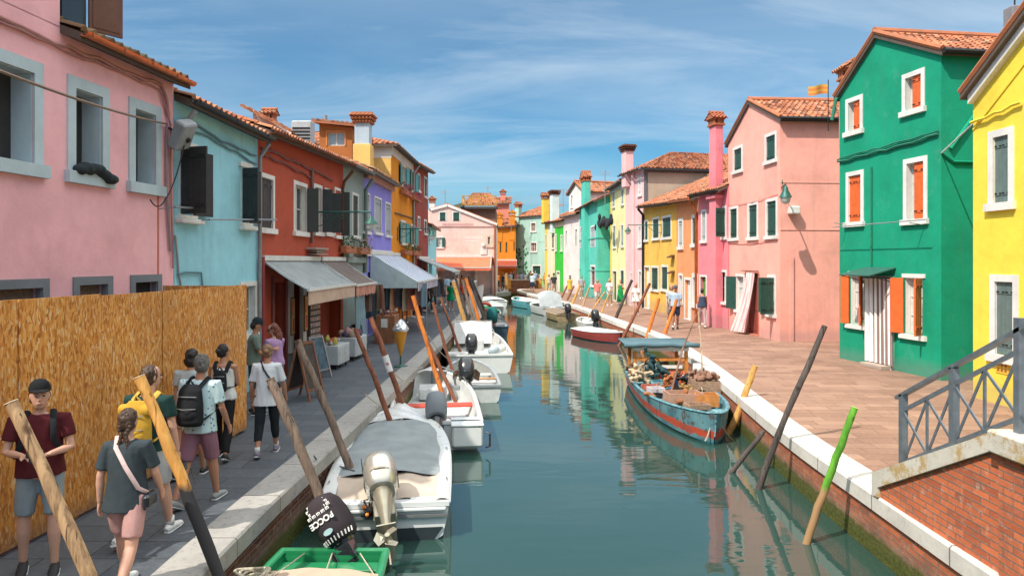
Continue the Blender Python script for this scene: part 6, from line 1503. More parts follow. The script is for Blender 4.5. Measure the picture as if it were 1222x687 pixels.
# far left boats
for lab, s_, b_, w, c, tp in (('dark blue boat with a dark teal covered engine on the left bank', (-1.0, 33.2), (-1.5, 38.4), 1.9, (.03, .06, .09), dkt), ('white boat with bright green cover on the left bank', (-1.5, 41.5), (-1.9, 46.5), 1.9, (.6, .6, .56), fabric('green_cover', (.03, .28, .08))), ('grey boat with clutter under the far left quay', (-1.4, 48), (-1.9, 53), 1.9, (.35, .38, .38), None), ('low white boat closest to the far left quay', (-1.2, 54.5), (-2.0, 59.5), 1.9, (.65, .66, .64), fabric('white_tonneau', (.72, .70, .68)))):
    E_, _, _ = boat(lab, s_, b_, w, flat('h' + lab[:6], c, .5), gelg, .5, .15, .4, .9, cover=(.3, .9, tp) if tp and tp is not dkt else None, benches=((.5, .3, .45),), trim=flat('g' + lab[:6], sc(c, 1.1), .5))
    if tp is dkt:
        motor('engine bundled in a dark teal cover on the dark blue boat', E_, (.3, -.1, .5), .4, blk, blk, 1.5, 0, False, cover=dkt)
m = MB(); n_ = 18; m.tube([(.33 * math.cos(2 * PI * k / n_), 0, .33 * math.sin(2 * PI * k / n_)) for k in range(n_ + 1)], .09, 8); o = m.build('lifebuoy', flat('orange_red_lifebuoy', (.7, .10, .05), .5), None, True); o.location = P(578.5, 366, 40.5); o.rotation_euler = (.9, 0, 0); tag(o, 'orange red lifebuoy lying between the far left boats', 'lifebuoy')
# ================================================================= mooring poles
bark = wood('grey_brown_pole', (.13, .09, .07), (.28, .20, .15)); brn = wood('red_brown_pole', (.17, .06, .035), (.30, .11, .06)); org = wood('orange_pole', (.55, .14, .03), (.74, .24, .05)); yw = wood('ochre_pole', (.42, .20, .05), (.68, .38, .12))
dk_ = wood('dark_wet_pole', (.035, .03, .03), (.10, .08, .07)); pine = wood('varnished_pine_pole', (.16, .085, .045), (.58, .36, .19), 12); gpl = wood('lime_green_pole', (.05, .20, .015), (.13, .36, .03), 10, low=(.33, .19, .09), lowz=1.2)
p2m = wood('half_tarred_pole', (.55, .24, .05), (.80, .42, .12), 10, low=(.035, .035, .038), lowz=2.2)
P_ = 'mooring poles along the canal'
def pole(lab, tx, ty, bx, by, r, mat, zb=WATER, Yb=None, dY=0, crook=.0, cap=None):
    b = G(bx, by, zb) if Yb is None else P(bx, by, Yb)
    t = P(tx, ty, b.y + dY); b0 = b + (b - t).normalized() * (.5 if zb < -.7 and Yb is None else 1.5)
    m = MB(); n = 15; L = (t - b0).length; side = V(1, .3, 0)
    org_ = b0.copy(); pts = []; rr = []
    for i in range(n):
        u = i / (n - 1); pts.append(b0.lerp(t, u) - org_ + side * crook * math.sin(u * PI * 1.3) + V(R.uniform(-.009, .009) + .009 * math.sin(u * 7 + tx), R.uniform(-.009, .009), 0)); rr.append(r * .88 * lerp(1.12, .9, u) * R.uniform(.93, 1.07))
    m.tube(pts, rr, 14); m.v = [(x + R.uniform(-.035, .035) * r, y + R.uniform(-.035, .035) * r, z) for x, y, z in m.v]; m.mi = 1; d = (pts[-1] - pts[-2]).normalized(); m.tube([pts[-1], pts[-1] + d * .004], [r * .88, r * .8], 14)
    o = m.build('mooring_pole', [mat, cap or mat], None, 50); o.location = org_; return tag(o, lab, 'mooring pole', P_)
cutw = flat('cut_pole_end', (.62, .50, .36), .8)
pole('thick pine pole with a sawn top in front of the man in the cap', 15, 480, 150, 788, .056, pine, Yb=5.0, cap=cutw)
pole('thick pole, ochre above and tarred black below, before the yellow backpack', 166, 449, 260, 680, .060, p2m, Yb=6.5, cap=cutw)
for a_ in (('weathered pole in front of the woman in white, by the grey covered boat', 323, 452, 381, 600, .068, bark, -.3), ('tall worn grey brown pole leaning left of the ice cream cone', 355, 406, 407, 540, .065, bark, -.4), ('slim dark red pole left of the one with a sticker', 424, 392, 459, 495, .055, brn, -.45),
    ('dark red pole with a white sticker beside the ice cream cone', 443, 379, 475, 480, .062, brn, -.4), ('bright orange pole right of the ice cream cone', 492, 353, 517, 447, .065, org, -.5), ('brown pole crossing behind the bright orange one', 499, 385, 525, 447, .055, brn, -.5), ('brown pole in front of the woman in a brown skirt', 516, 361, 534, 428, .05, brn, -.5), ('brown pole right of the woman in a brown skirt', 526, 355, 543, 408, .055, brn, -.5),
    ('mottled yellow pole on the far left quay', 541, 336, 557, 398, .09, yw, -.5), ('dark pole right of the mottled yellow one', 541, 325, 562, 396, .06, dk_, -.5), ('pole with a white cloth tied to it on the left bank', 552, 334, 565, 392, .07, bark, -.5), ('orange pole topped with brown among the far left poles', 556, 332, 571, 388, .09, org, -.5), ('black pole leaning over the dark blue boat', 559, 330, 579, 386, .09, dk_, -.5), ('thin black pole furthest right of the left cluster', 564, 334, 580, 380, .07, dk_, -.5)):
    a_ = list(a_); a_[3] += 4 if a_[4] > 430 else 2; pole(*a_[:7], zb=.0)
for k, (a, b) in enumerate(((573, 575), (586, 588), (604, 606))): pole('pale pile at the far restaurant landing, %s' % ('leftmost', 'middle one', 'rightmost')[k], a, 326, b, 355, .16, yw)
pole('stout ochre pole right of the fishing boat bow', 903, 436, 869, 517, .08, yw, crook=.02, cap=cutw)
pole('tall black crooked pole between the ochre and the green one', 982, 389, 907, 583, .055, dk_, crook=-.04)
pole('lime green pole with a bare brown foot', 1019, 486, 962, 648, .052, gpl, cap=flat('green_cut_top', (.35, .55, .15), .7)); pole('short dark stub leaning on the canal wall', 911, 514, 889, 543, .05, dk_, Yb=12.0)
for a_ in (('rust orange pole behind the fishing boat cabin, left of two', 786, 356, 770, 409, .085, org, -.4), ('rust orange pole behind the fishing boat cabin, right of two', 808, 357, 789, 410, .085, org, -.4), ('long pole, brown above and black below, by the red dinghy', 776, 338, 741, 408, .075, brn, -.6), ('dark brown pole rising by the woman in white', 754, 334, 731, 389, .09, dk_, -.4), ('thin pole leaning towards the woman in blue shorts', 729, 345, 712, 388, .045, yw, -.6), ('thin pale pole by the white tender', 722, 348, 697, 385, .04, yw, -.6), ('pale brown pole left of the thin ones', 703, 343, 691, 379, .07, wood('tan_pole', (.38, .22, .12), (.55, .36, .2)), -.6), ('ochre pole in the middle of the far right group', 692, 340, 679, 374, .09, yw, -.6), ('brown pole second in the far right group', 685, 341, 672, 368, .08, brn, -.6), ('brown pole furthest in the right group', 677, 341, 666, 364, .08, brn, -.6)):
    pole(*a_[:7], zb=a_[7])
m = MB(); p = P(460, 434, 17.6)
q0, q1 = P(459.5, 424, 14.17), P(465.5, 443, 14.17); m.tube([q0, q1], .066, 14); m.mi = 1; q_ = (q0 + q1) / 2; m.tube([q_ + V(.01, -.05, 0), q_ + V(.01, -.07, 0)], .03, 10); o = m.build('sticker', [flat('white_sticker', (.7, .7, .68), .6), flat('pink_print', (.5, .15, .2), .6)], None, 40); tag(o, 'white sticker wrapped round the dark red pole', 'sticker')
m = MB(); c0_ = P(562, 345, 36); m.grid(lambda u, v: c0_ + V(-.1 + .75 * u * (1 - v * .3) + .1 * v, .1 * math.sin(u * 7), -1.7 * v + .25 * u), 10, 10); m.grid(lambda u, v: c0_ + V(-.1 + .75 * (1 - u) * (1 - v * .3) + .1 * v, .012 + .1 * math.sin((1 - u) * 7), -1.7 * v + .25 * (1 - u)), 10, 10); tag(m.build('cloth', fabric('white_sail_cloth', (.66, .64, .6)), None, True), 'white cloth furled between the far left poles', 'cloth')
# ================================================================= people (local frame: facing +y)
SK = {'fair': flat('fair_skin', (.55, .30, .21), .6, 0, .05), 'tan': flat('tanned_skin', (.42, .20, .12), .6, 0, .05)}
def person(label, xy, head, H, legs, arms, top, bottom, shoes, hair, skin='fair', vox=.011, sleeve=.5, hem=.0, bot_len=.5, style='short', yaw=0.0, pitch=0.0, lean=.04, fem=False, dress=False, tank=False, socks=None, cap=None, glasses=False, group=None, dz=0.0):
    k = H / 1.75; e = empty('person', label, 'person', (xy[0], xy[1], dz), math.radians(head), group)
    far = vox > .02; sw = .165 if fem else .19; s_ = skin
    S3 = lambda p: Vector(p) * k
    J = {}
    for sd, (a, b, ab) in ((-1, legs[0]), (1, legs[1])):
        hip = V(sd * .09, 0, .93); d1 = V(sd * ab, math.sin(a), -math.cos(a)).normalized(); kn = hip + d1 * .445; d2 = V(sd * ab * .3, math.sin(a - b), -math.cos(a - b)).normalized(); an = kn + d2 * .41
        J[sd] = [hip, kn, an, a - b]
    low = min(J[1][2].z, J[-1][2].z) - .085; sh = V(0, 0, -low)
    for sd in J: J[sd][:3] = [p + sh for p in J[sd][:3]]
    pel = V(0, 0, .95) + sh
    up = lambda x, y, z: V(x, y + (z - .95) * lean, z) + sh
    A = {}
    for sd, (a, ab, b, inw) in ((-1, arms[0]), (1, arms[1])):
        s0 = up(sd * sw, 0, 1.415); d1 = V(sd * ab, math.sin(a), -math.cos(a)).normalized(); el = s0 + d1 * .285; d2 = V(sd * ab * .3 - sd * inw, math.sin(a + b), -math.cos(a + b)).normalized(); wr = el + d2 * .25
        A[sd] = (s0, el, wr, d2)
    hc = up(0, .025, 1.635); RH = Matrix.Translation(hc) @ Matrix.Rotation(yaw, 4, 'Z') @ Matrix.Rotation(pitch, 4, 'X')
    hd = lambda x, y, z: (RH @ V(x, y, z))
    yref = (0, 1, 0)
    def T(m, pts, rad, n=12, ref=yref): m.tube([S3(p) for p in pts], [(r[0] * k, r[1] * k) if isinstance(r, tuple) else r * k for r in rad], n, True, ref=ref)
    # ---- body: one continuous skin
    m = MB()
    hipw, wst, chs = (.168, .125, .15) if fem else (.165, .145, .175)
    T(m, [pel + V(0, 0, -.08), pel, up(0, 0, 1.06), up(0, 0, 1.22), up(0, 0, 1.36), up(0, 0, 1.44), up(0, -.005, 1.47)], [(.11, .09), (hipw, .115), (wst, .095), (chs * .97, .105), (chs, .105), (sw * .8, .075), (.06, .05)], 16)
    T(m, [up(0, -.005, 1.43), up(0, .005, 1.50), hc - V(0, .01, .06)], [.06, .052, .05], 10)
    prof = [(-.115, .035, .040, .028), (-.085, .052, .062, .020), (-.04, .066, .080, .008), (.01, .073, .092, .0), (.055, .073, .093, -.004), (.09, .058, .075, -.006), (.112, .025, .035, -.006)]
    m.tube([S3(hd(0, y, z)) for z, a_, b_, y in prof], [(a_ * k, b_ * k) for z, a_, b_, y in prof], 14, True, ref=tuple(RH.to_3x3() @ V(0, 1, 0)))
    if not far:
        m.tube([S3(hd(0, .088, .018)), S3(hd(0, .108, -.022)), S3(hd(0, .09, -.034))], [.008 * k, .017 * k, .010 * k], 6)
        for sd in (-1, 1): m.ball(S3(hd(sd * .074, -.005, -.005)), (.010 * k, .022 * k, .032 * k), 8, 6)
        m.ball(S3(hd(0, .082, -.062)), (.026 * k, .012 * k, .012 * k), 8, 5)
        for sd in (-1, 1): m.ball(S3(hd(sd * .03, .078, .03)), (.022 * k, .012 * k, .007 * k), 6, 4)
    for sd in (-1, 1):
        hip, kn, an, fa = J[sd]
        T(m, [hip + V(0, 0, .04), hip.lerp(kn, .25), hip.lerp(kn, .7), kn, kn.lerp(an, .3), kn.lerp(an, .7), an], [.092, .088, .066, .055, .058, .040, .034], 10)
        f_ = V(0, math.cos(fa * .6), math.sin(fa * .6)); T(m, [an - V(0, .03, .03), an + f_ * .08 - V(0, 0, .045), an + f_ * .17 - V(0, 0, .065)], [.034, .026, .014], 8)
        s0, el, wr, d2 = A[sd]
        T(m, [up(sd * (sw - .05), 0, 1.41), s0, s0.lerp(el, .5), el, el.lerp(wr, .35), wr], [.05, .05, .043, .036, .037, .024], 10)
        side = d2.cross(V(0, 1, .2)).normalized() * sd if abs(d2.y) < .9 else V(sd, 0, 0); fw = side.cross(d2).normalized() * sd
        if far: T(m, [wr, wr + d2 * .08, wr + d2 * .15], [.026, .033, .016], 6)
        else:
            # palm with four curled fingers and a thumb
            ax = V(0, 1, 0) - d2 * d2.y; ax = ax.normalized() if ax.length > .2 else V(0, 0, 1); inn = d2.cross(ax).normalized(); inn = inn if inn.x * sd < 0 else -inn
            m.tube([S3(wr), S3(wr + d2 * .05), S3(wr + d2 * .085)], [(.022 * k, .018 * k), (.036 * k, .016 * k), (.038 * k, .014 * k)], 10, True, ref=tuple(inn))
            for q in range(4):
                b0 = wr + d2 * .08 + ax * (.027 - q * .018); l = (.040, .045, .042, .033)[q]; c1 = b0 + d2 * l + inn * .008; c2 = c1 + (d2 * .5 + inn * .6).normalized() * l * .8
                T(m, [b0, c1, c2], [.0095, .009, .0075], 6)
            T(m, [wr + d2 * .025 + ax * .02, wr + d2 * .06 + ax * .05 + inn * .01, wr + d2 * .095 + ax * .055 + inn * .02], [.013, .011, .009], 6)
    remesh(m, 'body', vox if far else .0085, SK[skin], e, True, 1 if far else 1)
    # ---- clothes
    cl = max(vox, .013)
    m = MB(); o_ = .016; hz = .90 if not dress else .95
    b0 = pel + V(0, 0, -.03 + hem)
    if not dress: path = [b0, b0 + V(0, 0, .07), up(0, 0, 1.10), up(0, 0, 1.24), up(0, 0, 1.36), up(0, 0, 1.425), up(0, -.004, 1.465)]; rr = [(hipw + .042, .150), (hipw + .036, .145), (wst + .045, .130), (chs + .016, .125), (chs + .018, .122), (sw * .92, .105), (.088, .080)]
    else:
        zb = dress; path = [V(0, 0, zb) + sh * 0, V(0, 0, (zb + .98) / 2), up(0, 0, .98), up(0, 0, 1.12), up(0, 0, 1.26), up(0, 0, 1.37)] + ([] if tank else [up(0, 0, 1.43), up(0, -.004, 1.465)]); rr = [(.26, .22), (.22, .18), (.185, .14), (.14, .115), (.165, .125), (.165, .115)] + ([] if tank else [(sw * .86, .09), (.07, .06)])
    T(m, path, rr, 18)
    if tank and not dress: m = MB(); T(m, path[:5] + [up(0, 0, 1.40)], rr[:5] + [(chs * .8, .10)], 18)
    if not tank:
        for sd in (-1, 1):
            s0, el, wr, d2 = A[sd]; q = s0.lerp(el, min(1, sleeve * 1.5)) if sleeve <= .66 else el.lerp(wr, (sleeve - .66) * 3)
            pth = [up(sd * (sw - .07), 0, 1.40), s0 + V(0, 0, -.005), s0.lerp(el, .45), q] if sleeve <= .66 else [up(sd * (sw - .07), 0, 1.40), s0, el, q]
            T(m, pth, [.070, .074, .066, .063 if sleeve <= .66 else .045], 12)
    remesh(m, 'dress' if dress else 'shirt', cl if far else .0095, top, e, True, 2, fold=0 if far else .010)
    if tank:
        m = MB()
        for sd in (-1, 1): T(m, [up(sd * .09, .115, 1.33), up(sd * .095, .07, 1.45), up(sd * .095, -.02, 1.475), up(sd * .09, -.11, 1.34)], [.014] * 4, 6)
        m.build('strap', top, e)
    if bottom is not None:
        m = MB(); T(m, [pel + V(0, 0, -.06), pel + V(0, 0, .0), pel + V(0, 0, .10)], [(hipw * .95, .115), (hipw + .010, .124), (wst + .004, .098)], 16)
        for sd in (-1, 1):
            hip, kn, an, fa = J[sd]; L = bot_len
            if L <= .5: q = hip.lerp(kn, L * 2); pts = [hip + V(0, 0, .03), hip.lerp(kn, L), q]; r_ = [.102, .098, .090 if L < .4 else .085]
            else: q = kn.lerp(an, (L - .5) * 2); pts = [hip + V(0, 0, .03), hip.lerp(kn, .5), kn, kn.lerp(q, .5), q]; r_ = [.102, .088, .072, .070, .06]
            T(m, pts, r_, 12)
        remesh(m, 'trousers' if bot_len > .5 else 'shorts', cl, bottom, e, True, 2, fold=0 if far else .009)
    for sd in (-1, 1):
        hip, kn, an, fa = J[sd]; p = fa * .8 if fa < 0 else fa * .3
        M3 = Matrix.Translation(S3(an)) @ Matrix.Rotation(p, 4, 'X')
        m = MB(); m.T = M3
        m.tube([V(0, -.065, -.05) * k, V(0, -.05, -.045) * k, V(0, .03, -.04) * k, V(0, .11, -.055) * k, V(0, .18, -.066) * k, V(0, .2, -.07) * k], [(.025 * k, .03 * k), (.038 * k, .042 * k), (.043 * k, .045 * k), (.045 * k, .032 * k), (.036 * k, .02 * k), (.015 * k, .01 * k)], 10, ref=(0, 0, 1)) if 0 else m.tube([V(0, y, z) * k for y, z in ((-.065, -.052), (-.045, -.042), (.03, -.040), (.11, -.055), (.18, -.064), (.205, -.068))], [(a_ * k, b_ * k) for a_, b_ in ((.022, .026), (.038, .044), (.044, .046), (.047, .032), (.038, .022), (.014, .01))], 12, True, ref=(0, 0, 1))
        m.mi = 1; m.tube([V(0, y, -.077) * k for y in (-.072, -.04, .05, .12, .19, .21)], [(a_ * k, .011 * k) for a_ in (.025, .042, .046, .051, .038, .016)], 12, True, ref=(0, 0, 1))
        m.v = [(x, y, z) for x, y, z in m.v]
        so = m.build('shoe', [shoes, flat('shoe_sole', (.6, .6, .58), .7) if not far else shoes], e, 50)
        if socks: m = MB(); T(m, [an + V(0, 0, -.01), an + V(0, 0, .075)], [.043, .042], 10); m.build('sock', socks, e, True)
    # ---- hair
    hm = hair; m = MB()
    def hb(x, y, z, rx, ry, rz): m.ball(S3(hd(x, y, z)), (rx * k, ry * k, rz * k), 12, 9)
    if cap is None or style != 'short': hb(0, -.018, .030, .084, .098, .096)
    else: hb(0, -.03, -.005, .078, .085, .07)
    if style == 'short': hb(0, -.04, -.02, .078, .072, .08); hb(0, -.025, .005, .087, .076, .08)
    elif style == 'bob': hb(0, -.035, -.05, .092, .085, .09); hb(.07, .0, -.05, .02, .05, .08); hb(-.07, 0, -.05, .02, .05, .08)
    elif style == 'long': hb(0, -.045, -.06, .088, .07, .12); hb(0, -.07, -.17, .08, .04, .12)
    elif style == 'bun': hb(0, -.04, -.02, .078, .075, .07); hb(0, -.115, .02, .038, .038, .038)
    elif style == 'braids':
        hb(0, -.04, -.02, .078, .075, .07)
        for sd in (-1, 1):
            for q in range(9): hb(sd * (.035 + .012 * math.sin(q)), -.085 - .004 * q, .03 - q * .032, .021, .02, .023)
    remesh(m, 'hair', .007 if not far else .03, hm, e, True, 1, fold=0 if far else .009, ff=(60, 60, 14))
    if cap:
        m = MB(); prof = [(-.0, .088, .104), (.035, .088, .102), (.075, .076, .088), (.105, .045, .055), (.113, .012, .014)]
        m.tube([S3(hd(0, -.008, z + .045)) for z, a_, b_ in prof], [(a_ * k, b_ * k) for z, a_, b_ in prof], 16, True, ref=tuple(RH.to_3x3() @ V(0, 1, 0)))
        if cap[1] == 'cap': m.tube([S3(hd(0, .06, .062)), S3(hd(0, .12, .064)), S3(hd(0, .160, .056))], [(.075 * k, .008 * k), (.07 * k, .007 * k), (.03 * k, .004 * k)], 12, True, ref=tuple(RH.to_3x3() @ V(0, 0, 1)))
        else: m.tube([S3(hd(0, -.008, .038)), S3(hd(0, -.008, .046))], [(.15 * k, .16 * k)] * 2, 20, True, ref=tuple(RH.to_3x3() @ V(0, 1, 0)))
        m.build('cap' if cap[1] == 'cap' else 'hat', cap[0], e, 50)
    if not far:
        for sd in (-1, 1):
            m = MB(); m.ball(S3(hd(sd * .03, .083, .010)), (.013 * k, .007 * k, .007 * k), 8, 5); m.build('eye', flat('dark_eye', (.03, .02, .015), .2), e, True)
        m = MB(); m.ball(S3(hd(0, .092, -.058)), (.022 * k, .005 * k, .005 * k), 8, 4); m.build('mouth', flat('lips', (.35, .12, .1), .5), e, True)
        m = MB()
        for sd in (-1, 1): m.tube([S3(hd(sd * .014, .090, .032)), S3(hd(sd * .05, .074, .034))], .004 * k, 5)
        m.build('eyebrows', hm, e)
    if glasses:
        m = MB()
        for sd in (-1, 1): m.ball(S3(hd(sd * .033, .095, .008)), (.028 * k, .006, .022 * k), 8, 5); m.tube([S3(hd(sd * .06, .085, .015)), S3(hd(sd * .08, -.02, .01))], .004, 5)
        m.build('sunglasses', M_['iron'], e)
    e['k'] = k; return e, dict(J=J, A=A, up=up, k=k, S3=S3, hd=hd)
def attach(o, e, name=None):
    o.matrix_world = Matrix.Translation(e.location) @ Matrix.Rotation(e.rotation_euler.z, 4, 'Z'); return o
def backpack(E, I, label, mat, mat2, w=.15, h=.21, d=.085, zc=1.22, roll=False):
    k = I['k']; e = empty('backpack', label, 'backpack'); e.matrix_world = Matrix.Translation(E.location) @ Matrix.Rotation(E.rotation_euler.z, 4, 'Z')
    c = I['up'](0, -.20, zc) * k; m = MB()
    m.tube([c + V(0, 0, -h), c + V(0, 0, -h * .8), c, c + V(0, .01, h * .7), c + V(0, .02, h)], [(w * .85, d * .7), (w, d), (w * .98, d), (w * .85, d * .8), (w * .5, d * .5)], 18, True, ref=(0, 1, 0))
    m.ball(c + V(0, -.045, -h * .4), (w * .78, d * .75, h * .42), 14, 8)
    if roll: m.tube([c + V(-w, 0, h * .62), c + V(w, 0, h * .62)], .06, 12)
    remesh(m, 'pack', .012, mat, e, True, 2)
    m = MB()
    for sd in (-1, 1):
        u = lambda x, y, z: I['up'](x, y, z) * k
        m.tube([c + V(sd * .07, .05, h * .75), u(sd * .10, -.10, 1.44), u(sd * .105, .0, 1.492), u(sd * .115, .10, 1.42), u(sd * .13, .125, 1.28), u(sd * .17, .04, 1.10), c + V(sd * w * .9, .05, -h * .7)], [(.028, .009)] * 7, 8, True, ref=(0, 1, 0))
    m.tube([c + V(-.03, .02, h), c + V(0, -.0, h + .05), c + V(.03, .02, h)], .01, 6); m.build('strap', mat2, e, 50)
    m = MB()
    for z, ww in ((h * .45, .75), (-h * .12, .7)): m.tube([c + V(-w * ww, -d * .75, z), c + V(0, -d * 1.06 - (.05 if z < 0 else 0), z + .006), c + V(w * ww, -d * .75, z)], .005, 5)
    m.build('zip', M_['zinc'], e); return e
def hand_mid(I, sd, t=.07): s0, el, wr, d2 = I['A'][sd]; return (wr + d2 * t) * I['k']
Wk = lambda a, b: ((a, .12, .02), (b, .45, .02))
jb = flat('black_hair', (.012, .010, .009), .5, 0, .3, 30); bh = flat('brown_hair', (.055, .028, .016), .55, 0, .35, 30); gh = flat('grey_hair', (.12, .11, .10), .7, 0, .3, 30); lh = flat('light_brown_hair', (.22, .12, .06), .6, 0, .35, 30)
wsh = flat('white_trainers', (.68, .68, .66), .6); gsh = flat('grey_trainers', (.25, .27, .27), .7); bsh = flat('black_shoes', (.02, .02, .022), .7)
fab = lambda n_, c: fabric(n_, c, bump=.5)
# man in the cap, facing the camera
E, I = person('man in a black cap and burgundy t-shirt holding a camera by the hoarding', (-4.27, 6.45), 207, 1.70, ((.12, .1, .05), (-.06, .1, .10)), ((.22, .22, 1.35, .80), (.18, .24, 1.4, .82)), fab('burgundy_cotton', (.10, .018, .022)), fab('grey_shorts', (.25, .29, .31)), bsh, bh, vox=.011, sleeve=.42, hem=-.02, yaw=.12, pitch=.0, cap=(fab('black_cap', (.018, .018, .02)), 'cap'), bot_len=.44)
c = (hand_mid(I, 1) + hand_mid(I, -1)) / 2; e = empty('camera', 'black camera held in both hands by the man in the cap', 'camera'); attach(e, E)
m = MB(); m.cbox(c.x - .065, c.x + .065, c.y - .01, c.y + .05, c.z - .03, c.z + .06, .012); m.build('camera_body', blk, e); m = MB(); m.tube([c + V(0, .04, .015), c + V(0, .12, .0)], .034, 14); m.build('lens', blk, e, 50)
e = empty('backpack', 'black backpack straps on the man in the cap', 'backpack'); attach(e, E); m = MB(); k = I['k']
m.tube([I['up'](0, -.18, 1.0) * k, I['up'](0, -.2, 1.2) * k, I['up'](0, -.17, 1.42) * k], [(.14, .08), (.15, .09), (.1, .05)], 14, ref=(0, 1, 0)); m.build('pack', fab('black_nylon', (.02, .021, .024)), e, True); m = MB()
for sd in (-1, 1): m.tube([I['up'](sd * .1, -.14, 1.42) * k, I['up'](sd * .105, 0, 1.495) * k, I['up'](sd * .115, .12, 1.40) * k, I['up'](sd * .12, .145, 1.25) * k, I['up'](sd * .19, .06, 1.08) * k], [(.026, .009)] * 5, 8, True, ref=(0, 1, 0))
m.build('strap', fab('black_nylon', (.02, .021, .024)), e, 50)
# woman with braids
E, I = person('woman with two dark braids in a charcoal t-shirt and pink cycling shorts', (-3.25, 6.0), 4, 1.57, ((.30, .08, .02), (-.28, .45, .02)), ((-.12, .22, .2, 0), (.15, .28, .45, .1)), fab('charcoal_cotton', (.045, .058, .066)), fab('dusty_pink_lycra', (.48, .27, .25)), wsh, bh, 'fair', style='braids', fem=True, sleeve=.52, hem=-.10, bot_len=.40)
k = I['k']; e = empty('bag', 'crossbody bag on a pale pink strap worn by the woman with braids', 'bag'); attach(e, E); m = MB(); u = lambda *a: I['up'](*a) * k
m.tube([u(-.09, .1, 1.40), u(-.09, -.0, 1.50), u(-.05, -.115, 1.42), u(.05, -.14, 1.25), u(.16, -.12, 1.05), u(.20, -.02, .98)], [(.018, .006)] * 6, 8, True, ref=(0, 1, 0)); m.build('strap', fab('pale_pink_strap', (.66, .48, .46)), e, 50); m = MB(); m.cbox(u(.21, 0, .9).x - .03, u(.21, 0, .9).x + .03, -.09, .1, u(0, 0, .84).z, u(0, 0, .97).z, .02); m.build('pouch', blk, e)
# man with yellow backpack
E, I = person('man in a dark green t-shirt and white trainers wearing a mustard backpack', (-3.68, 7.2), -6, 1.76, ((-.22, .3, .02), (.28, .05, .02)), ((.1, .15, .3, 0), (.05, .2, .15, 0)), fab('bottle_green_cotton', (.018, .05, .045)), fab('pale_grey_shorts', (.45, .46, .46)), wsh, bh, 'fair', sleeve=.4, bot_len=.42, socks=fab('white_socks', (.65, .65, .63)), yaw=-.5, glasses=False)
backpack(E, I, 'mustard yellow roll top backpack on the man in dark green', fab('mustard_canvas', (.52, .30, .04)), fab('mustard_strap', (.58, .36, .07)), .16, .24, .09, 1.2, True)
c = hand_mid(I, 1, .12); e = empty('camera', 'black camera dangling on a strap from the right hand of the man in dark green', 'camera'); attach(e, E); m = MB(); m.cbox(c.x - .03, c.x + .06, c.y - .06, c.y + .06, c.z - .1, c.z - .01, .012); m.build('camera_body', blk, e); m = MB(); m.tube([c + V(.03, -.04, -.08), c + V(.07, -.08, -.22), c + V(.12, -.05, -.30), c + V(.17, 0, -.22), c + V(.10, .04, -.08)], [(.012, .004)] * 5, 6); m.build('strap', blk, e, 50)
# man with black backpack, patterned shirt
n = NT('palm_print_shirt'); v = n.coord(); vo = n.n('ShaderNodeTexVoronoi', i_Scale=19.0); n.l(v, vo.inputs['Vector']); nz = n.noise(v, 40, 3); dd = n.math('ADD', vo.outputs['Distance'], n.math('MULTIPLY', nz, .35)); pr_ = n.out(n.mix(n.ramp(dd, [(.36, 1), (.42, 0)]), (.50, .66, .68), (.08, .13, .20)), .9)
E, I = person('grey haired man in a pale blue printed shirt and mauve shorts', (-3.62, 8.25), -8, 1.73, ((-.25, .3, .02), (.25, .05, .02)), ((.0, .18, .2, 0), (.12, .22, .35, 0)), pr_, fab('mauve_shorts', (.26, .13, .17)), gsh, gh, 'tan', sleeve=.52, hem=-.06, bot_len=.46, yaw=.35, glasses=True)
backpack(E, I, 'black backpack with two zipped pockets on the grey haired man', fab('black_nylon', (.02, .021, .024)), fab('black_strap', (.016, .018, .02)), .16, .235, .095, 1.20)
st2 = fabric('pale_striped_knit', (.38, .42, .42)); E, I = person('woman with a dark bob and striped grey t-shirt walking beside the hoarding', (-4.2, 9.3), -4, 1.66, ((-.2, .3, .02), (.22, .05, .02)), ((-.1, .12, .2, 0), (.1, .12, .3, 0)), st2, fab('tan_shorts', (.36, .22, .15)), bsh, jb, 'tan', style='bob', fem=True, sleeve=.4, bot_len=.3)
E, I = person('woman with a dark bun, white vest and black trousers by the hoarding', (-4.12, 10.15), 8, 1.62, ((.2, .05, .02), (-.2, .3, .02)), ((.1, .12, .4, 0), (.2, .12, 1.2, .3)), fab('white_vest', (.62, .62, .6)), fab('black_trousers', (.018, .018, .02)), bsh, jb, 'tan', style='bun', fem=True, tank=True, bot_len=.97, yaw=-.6)
backpack(E, I, 'small black rucksack on the woman with a dark bun', fab('black_nylon', (.02, .021, .024)), fab('black_strap', (.016, .018, .02)), .10, .15, .06, 1.22)
E, I = person('woman in a loose white t-shirt and black cropped trousers', (-3.56, 10.35), 10, 1.60, ((-.18, .25, .03), (.25, .05, .03)), ((.0, .25, .3, 0), (.05, .3, .4, 0)), fab('white_cotton', (.66, .68, .70)), fab('black_leggings', (.02, .024, .028)), fab('violet_grey_trainers', (.24, .20, .28)), lh, 'tan', style='bun', fem=True, sleeve=.58, hem=-.12, bot_len=.80, socks=fab('white_socks', (.65, .65, .63)))
k = I['k']; u = lambda *a: I['up'](*a) * k; e = empty('bag', 'dark sling bag across the back of the woman in white', 'bag'); attach(e, E); m = MB(); m.tube([u(-.1, 0, 1.5), u(-.03, -.15, 1.38), u(.08, -.165, 1.22), u(.16, -.12, 1.12)], [(.014, .006)] * 4, 6, True, ref=(0, 1, 0)); m.build('strap', blk, e); m = MB(); m.ball(u(.13, -.16, 1.12), (.09, .05, .07), 10, 7); m.build('pouch', fab('black_nylon', (.02, .021, .024)), e, True)
